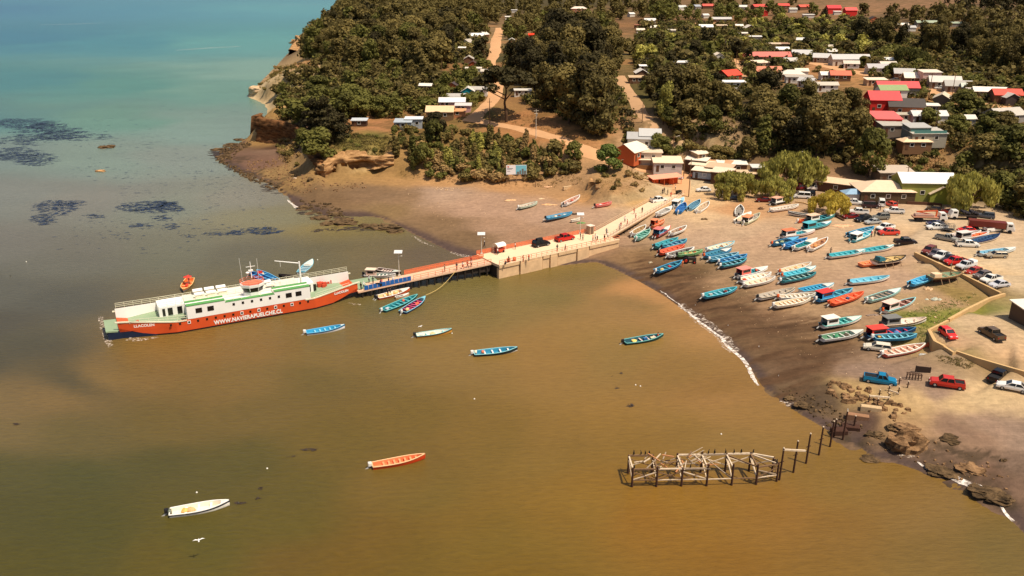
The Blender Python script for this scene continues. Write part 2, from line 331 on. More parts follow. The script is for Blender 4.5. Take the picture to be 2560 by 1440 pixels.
# wet sand by the water line
wet = np.clip((.42 - Z) / .25 + (n2 - .5) * .5, 0, 1) * land * (DS < 14); wet = wet[..., None]
TC = TC * (1 - wet) + np.array(lin((84, 64, 56))) * wet
rk = np.clip(reef * 1.4 - .2, 0, 1) * np.clip((n3 - .35) * 3, 0, 1) * (Z < 1.3); TC = TC * (1 - rk[..., None] * .75) + np.array(lin((62, 48, 32))) * rk[..., None] * .75
TC *= (.83 + .19 * n2 + .12 * (n3 - .5))[..., None] * np.array([.93, 1.02, 1.05])
# long tractor and keel tracks dragged from the boats to the water
tx, ty = G(1500, 640); ang = R(38)
def tracks(x, y, a, sc): 
    xr = x * math.cos(a) + y * math.sin(a); yr = -x * math.sin(a) + y * math.cos(a); return fbm(xr / 9, yr, sc, 44, 4)
tr = tracks(GX + wx * .4, GY + wy * .4, R(12), 1.6); zone = np.clip((Z - .4) * 2, 0, 1) * np.clip((2.1 - Z) * 1.2, 0, 1) * (GX > 28) * (GY < 215) * np.clip((GY - 128) / 12, 0, 1)
lb = np.clip(1.4 - np.hypot((GX - 5) / 70, (GY - 235) / 26), 0, 1)[..., None] * (Z < 3.5)[..., None]; TC *= 1 + lb * np.array([.16, .10, .03])
rb_ = (np.clip((Z - 1.0) / 1.2, 0, 1) * np.clip((6.5 - Z) / 1.5, 0, 1) * np.clip((GX - 24) / 10, 0, 1) * np.clip((GY - 128) / 16, 0, 1))[..., None]; lot = rb_ * np.clip((Z - 3.6) / .4, 0, 1)[..., None]; TC *= 1 + rb_ * np.array([.14, .26, .26]) + lot * np.array([-.10, -.04, .08])
bx, by = G(1962, 822); DP = [G(u, v, 1.0) for u, v in [(1585,640),(1640,646),(1700,668),(1762,690),(1745,722),(1832,745),(1900,762),(1962,790),(2050,800),(2130,850),(2160,900),(2110,932),(2080,962),(1990,985),(1930,955),(1880,890),(1800,820),(1740,768),(1660,712),(1600,676)]]
dm = np.zeros(GX.shape)
for sx_, sy_ in ((0, 0), (1.2, .8), (-1.2, -.8), (1.5, -1.5), (-1.5, 1.5)): dm += .2 * inside_poly(GX + sx_ + wx * .5 + (tr - .5) * 14, GY + sy_ + wy * .35 + (tr - .5) * 9, DP)
dm = (dm * (.55 + .45 * np.clip((tr - .35) * 4, 0, 1)))[..., None] * .9; TC = TC * (1 - dm) + np.array(lin((84, 60, 40))) * (.8 + .4 * n3[..., None]) * dm
TC *= (1 - zone * .40 * np.clip((tr - .5) * 5, 0, 1) + zone * .10)[..., None]
me = bpy.data.meshes.new('ground'); me.vertices.add(len(tverts)); me.vertices.foreach_set('co', tverts.ravel())
me.loops.add(quads.size); me.loops.foreach_set('vertex_index', quads.ravel()); me.polygons.add(len(quads))
me.polygons.foreach_set('loop_start', np.arange(0, quads.size, 4)); me.polygons.foreach_set('loop_total', np.full(len(quads), 4)); me.update()
me.polygons.foreach_set('use_smooth', np.ones(len(quads), bool))
ca = me.color_attributes.new('soil', 'FLOAT_COLOR', 'POINT'); ca.data.foreach_set('color', np.concatenate([np.clip(TC, 0, 1), np.ones(TC.shape[:2] + (1,))], -1).ravel().astype(np.float32))
gm = bpy.data.materials.new('soil_and_sand'); gm.use_nodes = True; t = gm.node_tree; b = t.nodes['Principled BSDF']
b.inputs['Roughness'].default_value = .9; b.inputs['Specular IOR Level'].default_value = .15
at = t.nodes.new('ShaderNodeVertexColor'); at.layer_name = 'soil'
tc = t.nodes.new('ShaderNodeTexCoord'); ns = t.nodes.new('ShaderNodeTexNoise'); ns.inputs['Scale'].default_value = .9; ns.inputs['Detail'].default_value = 8; ns.inputs['Roughness'].default_value = .65
mr = t.nodes.new('ShaderNodeMapRange'); mr.inputs[1].default_value = .3; mr.inputs[2].default_value = .7; mr.inputs[3].default_value = .80; mr.inputs[4].default_value = 1.16
vm = t.nodes.new('ShaderNodeVectorMath'); vm.operation = 'SCALE'
t.links.new(tc.outputs['Object'], ns.inputs['Vector']); t.links.new(ns.outputs['Fac'], mr.inputs[0]); t.links.new(at.outputs['Color'], vm.inputs[0]); t.links.new(mr.outputs[0], vm.inputs['Scale']); t.links.new(vm.outputs[0], b.inputs['Base Color'])
mpt = t.nodes.new('ShaderNodeMapping'); mpt.inputs['Rotation'].default_value = (0, 0, R(-24)); mpt.inputs['Scale'].default_value = (.10, .9, 1); t.links.new(tc.outputs['Object'], mpt.inputs[0])
nt2 = t.nodes.new('ShaderNodeTexNoise'); nt2.inputs['Scale'].default_value = 1; nt2.inputs['Detail'].default_value = 6; nt2.inputs['Distortion'].default_value = 1.6; t.links.new(mpt.outputs[0], nt2.inputs['Vector'])
mr2 = t.nodes.new('ShaderNodeMapRange'); mr2.inputs[1].default_value = .36; mr2.inputs[2].default_value = .62; mr2.inputs[3].default_value = .90; mr2.inputs[4].default_value = 1.05; t.links.new(nt2.outputs['Fac'], mr2.inputs[0])
mu = t.nodes.new('ShaderNodeMath'); mu.operation = 'MULTIPLY'; t.links.new(mr.outputs[0], mu.inputs[0]); t.links.new(mr2.outputs[0], mu.inputs[1]); t.links.new(mu.outputs[0], vm.inputs['Scale'])
bp = t.nodes.new('ShaderNodeBump'); bp.inputs['Strength'].default_value = .5; bp.inputs['Distance'].default_value = .35; t.links.new(ns.outputs['Fac'], bp.inputs['Height']); t.links.new(bp.outputs[0], b.inputs['Normal'])
me.materials.append(gm)
ground = link('ground', me); tag(ground, kind='structure')
# ---------------------------------------------------------------- sea
WC = [(0,20,(72,122,146)),(300,20,(84,138,152)),(700,20,(104,156,158)),(0,100,(66,122,138)),(300,110,(76,134,140)),(600,110,(104,154,146)),(700,180,(130,158,142)),
 (0,200,(72,126,128)),(300,210,(88,136,124)),(520,220,(112,146,130)),(0,290,(86,122,118)),(250,300,(104,136,118)),(500,310,(124,140,126)),(620,320,(122,136,124)),
 (0,400,(112,120,110)),(250,400,(120,130,114)),(450,400,(124,126,112)),
 (0,500,(118,114,102)),(250,500,(120,112,98)),(450,520,(118,116,98)),(650,500,(126,116,98)),(780,570,(134,112,62)),(720,560,(122,112,84)),(860,580,(120,104,62)),
 (0,600,(112,102,90)),(200,620,(108,98,84)),(450,620,(110,102,82)),(650,630,(104,94,74)),(850,650,(104,94,70)),(1000,640,(110,96,66)),(1080,650,(98,84,66)),
 (0,720,(96,86,72)),(150,760,(90,80,66)),(0,830,(84,72,56)),(120,880,(86,74,54)),(200,950,(92,76,50)),(0,940,(84,72,52)),
 (0,1010,(126,98,60)),(150,1000,(128,98,58)),(300,930,(132,100,56)),(450,870,(140,104,56)),(600,870,(134,100,54)),(560,950,(124,96,52)),(0,1090,(118,94,56)),(200,1090,(108,88,48)),
 (600,1020,(112,90,46)),(400,1040,(112,90,46)),(800,900,(124,98,52)),(760,960,(108,88,44)),(900,820,(120,98,58)),(1000,760,(106,94,58)),(1200,740,(108,98,58)),(1200,800,(118,100,56)),(1400,760,(112,98,54)),
 (1100,900,(132,104,58)),(1350,920,(138,106,58)),(1500,720,(116,96,56)),(1600,780,(130,104,62)),(1700,820,(148,112,68)),(1550,900,(134,106,58)),(1700,930,(136,104,56)),(1850,980,(140,104,56)),
 (1450,700,(108,92,48)),(0,1200,(92,80,40)),(200,1200,(88,78,38)),(400,1150,(90,78,38)),(600,1150,(92,80,38)),(700,1200,(100,84,38)),(800,1100,(108,88,40)),(950,1050,(116,92,42)),
 (0,1320,(90,78,36)),(200,1340,(90,78,34)),(500,1350,(100,84,34)),(700,1300,(104,86,36)),(760,1400,(112,84,36)),(0,1430,(92,78,32)),(400,1430,(104,84,32)),
 (1000,1200,(118,92,44)),(1000,1350,(120,88,38)),(1200,1080,(124,96,46)),(1200,1300,(130,94,42)),(1400,1100,(134,102,52)),(1400,1300,(138,98,44)),(1600,1080,(140,106,54)),
 (1600,1300,(146,102,46)),(1500,1240,(142,104,48)),(1750,1250,(146,106,50)),(1800,1080,(142,108,58)),(1900,1120,(146,112,66)),(1950,1050,(152,114,68)),(1960,1280,(148,106,54)),(2100,1200,(142,108,58)),
 (2100,1320,(140,102,52)),(2300,1260,(142,106,60)),(2300,1380,(134,100,52)),(2500,1380,(126,98,52)),(1800,1420,(142,100,44)),(2050,1430,(138,100,48)),(1300,1430,(132,92,38)),(900,1430,(118,86,34)),(2400,1440,(132,98,48)),
 (1620,730,(176,130,82)),(1700,790,(176,132,82)),(1760,850,(160,120,74)),(1660,770,(168,126,80)),(1880,1000,(156,116,70))]
wys = [40.0]
while wys[-1] < 26000: wys.append(wys[-1] + max(1.5, wys[-1] * .016))
wys = np.array(wys); nr = len(wys); nc = 190; sx2 = np.linspace(-1.5, 1.2, nc)
WX = np.outer(wys + 30, sx2); WY = np.repeat(wys[:, None], nc, 1)
wxy = np.array([G(u, v) for u, v, _ in WC]); wcl = np.array([lin(c) for *_, c in WC])
num = np.zeros(WX.shape + (3,)); den = np.zeros(WX.shape)
LWX = WX / (WY + 20) * 4; LWY = np.log(WY + 20) * 4; lwx = wxy[:, 0] / (wxy[:, 1] + 20) * 4; lwy = np.log(wxy[:, 1] + 20) * 4
px_ = (fbm(WX, WY, 40, 61, 4) - .5) * .5; py_ = (fbm(WX, WY, 40, 71, 4) - .5) * .5
for x, y, c in zip(lwx, lwy, wcl):
    w = 1 / ((LWX + px_ - x) ** 2 + (LWY + py_ - y) ** 2 + .004) ** 1.9
    num += w[..., None] * c; den += w
WCOL = num / den[..., None] * .76 * np.array([.98, 1.10, 1.04])
KC = [(1370,740,(145,118,70),(130,115,71)),(910,1100,(122,98,48),(123,104,54)),(500,880,(148,110,58),(160,122,72)),(410,480,(142,140,130),(131,131,116)),(110,60,(88,134,150),(107,146,151)),(1300,1400,(131,100,40),(149,107,49)),(1700,1250,(160,112,42),(170,126,59)),
      (300,1300,(93,85,46),(103,92,48)),(300,200,(105,145,135),(107,149,138)),(100,800,(102,96,82),(103,95,79)),(2100,1250,(150,108,46),(160,122,62)),(1500,900,(146,114,62),(138,114,64)),(700,60,(100,150,156),(112,152,154)),(2300,1400,(138,104,52),(150,112,58))]   # silt tones trimmed patch by patch
nk = np.zeros(WX.shape + (3,)); dk_ = np.zeros(WX.shape)
for u, v, a, b_ in KC:
    x, y = G(u, v); x, y = x / (y + 20) * 4, math.log(y + 20) * 4; w = 1 / ((LWX - x) ** 2 + (LWY - y) ** 2 + .15) ** 1.5
    nk += w[..., None] * (np.array(lin(a)) / np.array(lin(b_))); dk_ += w
WCOL = WCOL * nk / dk_[..., None]
idx = np.arange(nr * nc).reshape(nr, nc)
wq = np.stack([idx[:-1, :-1], idx[:-1, 1:], idx[1:, 1:], idx[1:, :-1]], -1).reshape(-1, 4)
me = bpy.data.meshes.new('sea'); wv = np.stack([WX, WY, np.zeros(WX.shape)], -1).reshape(-1, 3)
me.vertices.add(len(wv)); me.vertices.foreach_set('co', wv.ravel()); me.loops.add(wq.size); me.loops.foreach_set('vertex_index', wq.ravel()); me.polygons.add(len(wq))
me.polygons.foreach_set('loop_start', np.arange(0, wq.size, 4)); me.polygons.foreach_set('loop_total', np.full(len(wq), 4)); me.update()
ca = me.color_attributes.new('silt', 'FLOAT_COLOR', 'POINT'); ca.data.foreach_set('color', np.concatenate([WCOL, np.ones(WCOL.shape[:2] + (1,))], -1).ravel().astype(np.float32))
wm = bpy.data.materials.new('silty_sea_water'); wm.use_nodes = True; t = wm.node_tree; b = t.nodes['Principled BSDF']
b.inputs['Roughness'].default_value = .22; b.inputs['IOR'].default_value = 1.33; b.inputs['Specular IOR Level'].default_value = .35
at = t.nodes.new('ShaderNodeVertexColor'); at.layer_name = 'silt'; tc = t.nodes.new('ShaderNodeTexCoord')
mp = t.nodes.new('ShaderNodeMapping'); mp.inputs['Scale'].default_value = (.35, 1.1, 1); mp.inputs['Rotation'].default_value = (0, 0, R(-14)); t.links.new(tc.outputs['Object'], mp.inputs[0])
w1 = t.nodes.new('ShaderNodeTexNoise'); w1.inputs['Scale'].default_value = 1.5; w1.inputs['Detail'].default_value = 7; w1.inputs['Roughness'].default_value = .62; t.links.new(mp.outputs[0], w1.inputs['Vector'])
mp2 = t.nodes.new('ShaderNodeMapping'); mp2.inputs['Scale'].default_value = (.018, .06, 1); mp2.inputs['Rotation'].default_value = (0, 0, R(-8)); t.links.new(tc.outputs['Object'], mp2.inputs[0])
w2 = t.nodes.new('ShaderNodeTexNoise'); w2.inputs['Scale'].default_value = 1; w2.inputs['Detail'].default_value = 7; w2.inputs['Roughness'].default_value = .6; t.links.new(mp2.outputs[0], w2.inputs['Vector'])
mr = t.nodes.new('ShaderNodeMapRange'); mr.inputs[1].default_value = .25; mr.inputs[2].default_value = .75; mr.inputs[3].default_value = .92; mr.inputs[4].default_value = 1.08; t.links.new(w2.outputs['Fac'], mr.inputs[0])
mr3 = t.nodes.new('ShaderNodeMapRange'); mr3.inputs[1].default_value = .3; mr3.inputs[2].default_value = .7; mr3.inputs[3].default_value = .90; mr3.inputs[4].default_value = 1.10; t.links.new(w1.outputs['Fac'], mr3.inputs[0])
mm = t.nodes.new('ShaderNodeMath'); mm.operation = 'MULTIPLY'; t.links.new(mr.outputs[0], mm.inputs[0]); t.links.new(mr3.outputs[0], mm.inputs[1])
vm = t.nodes.new('ShaderNodeVectorMath'); vm.operation = 'SCALE'; t.links.new(at.outputs['Color'], vm.inputs[0]); t.links.new(mm.outputs[0], vm.inputs['Scale']); t.links.new(vm.outputs[0], b.inputs['Base Color'])
bp = t.nodes.new('ShaderNodeBump'); bp.inputs['Strength'].default_value = .6; bp.inputs['Distance'].default_value = .35; t.links.new(w1.outputs['Fac'], bp.inputs['Height']); t.links.new(bp.outputs[0], b.inputs['Normal'])
me.materials.append(wm); sea = link('sea', me); tag(sea, kind='structure')
# ---------------------------------------------------------------- roads, draped just above the ground
rd_m = mat('packed_dirt', (196, 150, 108), .95, var=.16, scale=.25, spec=.1)
rd_d = mat('dry_gravel', (178, 140, 104), .95, var=.16, scale=.3, spec=.1)
GUARD = []      # sight lines trees must not close: (u, v, distance, radius)
def road(name, pts, w, m, lift=.16, step=2.0):
    P = [T(*px(*p)) if isinstance(p[0], str) else T(*p) for p in pts]; C = []
    for a, b in zip(P, P[1:]):
        n = max(1, int((b - a).length / step)); C += [a.lerp(b, k / n) for k in range(n)]
    C.append(P[-1]); n = len(C)
    for _ in range(3): C = [C[0]] + [(C[i-1] + C[i]*2 + C[i+1]) / 4 for i in range(1, n-1)] + [C[-1]]
    mb = MB(); K = 5; vs = []
    for i, c in enumerate(C):
        d = C[min(i+1, n-1)] - C[max(i-1, 0)]; d.z = 0; d.normalize(); nn = Vector((-d.y, d.x, 0))
        ww = w * (.85 + .3 * float(fbm(c.x, c.y, 9, 77, 2)))
        for k in range(K):
            p = c + nn * ww * (k / (K-1) - .5); vs.append((p.x, p.y, H(p.x, p.y) + lift * (1 if 0 < k < K-1 else .2)))
    mb.add(vs, [(i*K+k, i*K+k+1, (i+1)*K+k+1, (i+1)*K+k) for i in range(n-1) for k in range(K-1)])
    o = mb.build(name, m, None, True); tag(o, kind='structure')
    for c in C[::4]:
        zc = c.y*CP + (HC-c.z)*SP; yy = (c.z-HC)*CP + c.y*SP; GUARD.append((1280 + F*c.x/zc, 720 - F*yy/zc, c.y, 3 if c.y < 420 else 1.5))
road('dirt_road', [(1700,490),(1706,450),(1700,425),(1660,432),(1600,420),(1540,405),(1480,384),(1420,358),(1360,338),(1300,322),(1240,312),(1190,300)], 5.0, rd_m)
road('dirt_road', [(1175,306),(1215,268),(1238,240),(1240,215),(1228,190),(1222,160),(1238,130),(1240,100),(1250,70)], 6.5, rd_m)
road('dirt_road', [(1690,425),(1685,400),(1670,375),(1650,345),(1625,310),(1600,285),(1590,255),(1570,230),(1556,205),(1548,190)], 5.0, rd_d)
road('dirt_road', [(1830,148),(1850,160),(1846,180),(1860,195)], 4, rd_m)
road('dirt_road', [(2020,155),(2080,168),(2150,182),(2230,200),(2300,214),(2370,232),(2440,252),(2530,275),(2620,300)], 8, rd_m)
road('dirt_road', [(2240,200),(2290,222),(2330,232),(2400,238)], 7, rd_m)
road('dirt_road', [(1640,60),(1760,58),(1880,62)], 9, rd_m)
road('footpath', [(1560,440),(1620,452),(1680,466)], 1.6, rd_d)
# ---------------------------------------------------------------- houses
ZINC = (236, 230, 222); glass_m = mat('window_glass', (38, 36, 34), .15, spec=.6, var=0)
def roofmat(c):
    if min(c) > 195: k = random.choice([1, .97, .93, .88, .82, .76]); c = tuple(int(x * k * w_) for x, w_ in zip(c, random.choice([(1,1,1), (1,.98,.95), (1,.96,.90)])))
    return mat('painted_metal_roof', c, .55, var=.14, scale=1.1)
def wallmat(c): return mat('wall_boards', c, .85, var=.12, scale=1.2)
HOUSES = []
def house(c, x, y, L, D, hw, roof, ang, rc, wc, label, cat='house', name='house', win=2, group=None, rise=None, side=None, back=False):
    u, v = px(c, x, y); rise = rise if rise is not None else (D * .28 if roof in ('gable', 'hip') else D * .10 if roof == 'shed' else .15)
    p = T(u, v, hw + rise * .45); zs = [H(p.x + a * math.cos(R(ang)) - b * math.sin(R(ang)), p.y + a * math.sin(R(ang)) + b * math.cos(R(ang))) for a in (-L/2, L/2) for b in (-D/2, D/2)]
    z0 = min(max(zs), p.z + 1.0); o = thing(name, label, cat, (p.x, p.y, z0), R(ang), group)
    e = .35; wm_, rm = wallmat(wc), roofmat(rc); l, d = L/2, D/2
    mb = MB()
    if roof == 'gable':
        mb.add([(-l,-d,-1.5),(l,-d,-1.5),(l,d,-1.5),(-l,d,-1.5),(-l,-d,hw),(l,-d,hw),(l,d,hw),(-l,d,hw),(-l,0,hw+rise),(l,0,hw+rise)],
               [(0,1,5,4),(2,3,7,6),(1,2,6,9,5),(3,0,4,8,7)])
        r = MB(); k = (hw + rise + .12); s = rise / d; t = .14
        for sg in (-1, 1):
            ya, za = sg * (d + e), hw - e * s + .12
            vs = [(-l-e, ya, za), (l+e, ya, za), (l+e, 0, k), (-l-e, 0, k)]; r.add(vs + [(a, b_, z - t) for a, b_, z in vs], [(0,1,2,3),(7,6,5,4),(0,4,5,1),(1,5,6,2),(3,7,4,0)] if sg < 0 else [(3,2,1,0),(4,5,6,7),(1,5,4,0),(2,6,5,1),(0,4,7,3)])
    elif roof == 'hip':
        mb.box(-l, l, -d, d, -1.5, hw); r = MB(); q = max(l - d, .3)
        r.add([(-l-e,-d-e,hw+.02),(l+e,-d-e,hw+.02),(l+e,d+e,hw+.02),(-l-e,d+e,hw+.02),(-q,0,hw+rise),(q,0,hw+rise)], [(0,1,5,4),(1,2,5),(2,3,4,5),(3,0,4),(3,2,1,0)])
    else:
        b_ = rise if roof == 'shed' else 0
        mb.add([(-l,-d,-1.5),(l,-d,-1.5),(l,d,-1.5),(-l,d,-1.5),(-l,-d,hw),(l,-d,hw),(l,d,hw+b_),(-l,d,hw+b_)], [(0,1,5,4),(1,2,6,5),(2,3,7,6),(3,0,4,7),(4,5,6,7)])
        r = MB(); s = b_ / (2*d); za, zb = hw - e*s + .06, hw + b_ + e*s + .06
        vs = [(-l-e,-d-e,za),(l+e,-d-e,za),(l+e,d+e,zb),(-l-e,d+e,zb)]; r.add(vs + [(a, q, z + .16) for a, q, z in vs], [(3,2,1,0),(4,5,6,7),(0,1,5,4),(1,2,6,5),(2,3,7,6),(3,0,4,7)])
    mb.build('wall', wm_, o); ro = r.build('roof', rm, o)
    fm = mat('window_frame', (226, 216, 200), .6, var=0)
    if win:
        for k in range(win):
            xx = -l + L * (k + .75) / (win + .5)
            w = MB(); w.box(xx-.55, xx+.55, -d-.05, -d+.02, hw*.42, hw*.42+1.0); wo = w.build('window', glass_m, o)
            f = MB(); z1 = hw*.42
            for a, b2, c2, d2 in ((xx-.65, xx+.65, z1-.1, z1), (xx-.65, xx+.65, z1+1.0, z1+1.1), (xx-.65, xx-.55, z1, z1+1.0), (xx+.55, xx+.65, z1, z1+1.0)): f.box(a, b2, -d-.08, -d+.02, c2, d2)
            f.build('frame', fm, wo)
        w = MB(); xx = -l + L * .16 / (win + .5) + .3; w.box(xx-.1, xx+.8, -d-.06, -d+.02, 0, min(2.05, hw-.1)); w.build('door', mat('door_paint', (96, 62, 40), .7, var=.1), o)
    HOUSES.append((p.x, p.y, max(L, D) * .5)); 
    for fu in (-.25, .25):
        GUARD.append((u + fu * L * F / (p.y*CP + (HC-p.z)*SP) * math.cos(R(ang)), v - (fu * L * math.sin(R(ang))) * 1.2, p.y, 2 if p.y < 330 else 1))
    return o
WW, TAN, GRY, BRN = (206,196,182), (196,160,122), (140,128,114), (110,78,54)
RED = (206, 78, 66); PNK = (210, 116, 102)
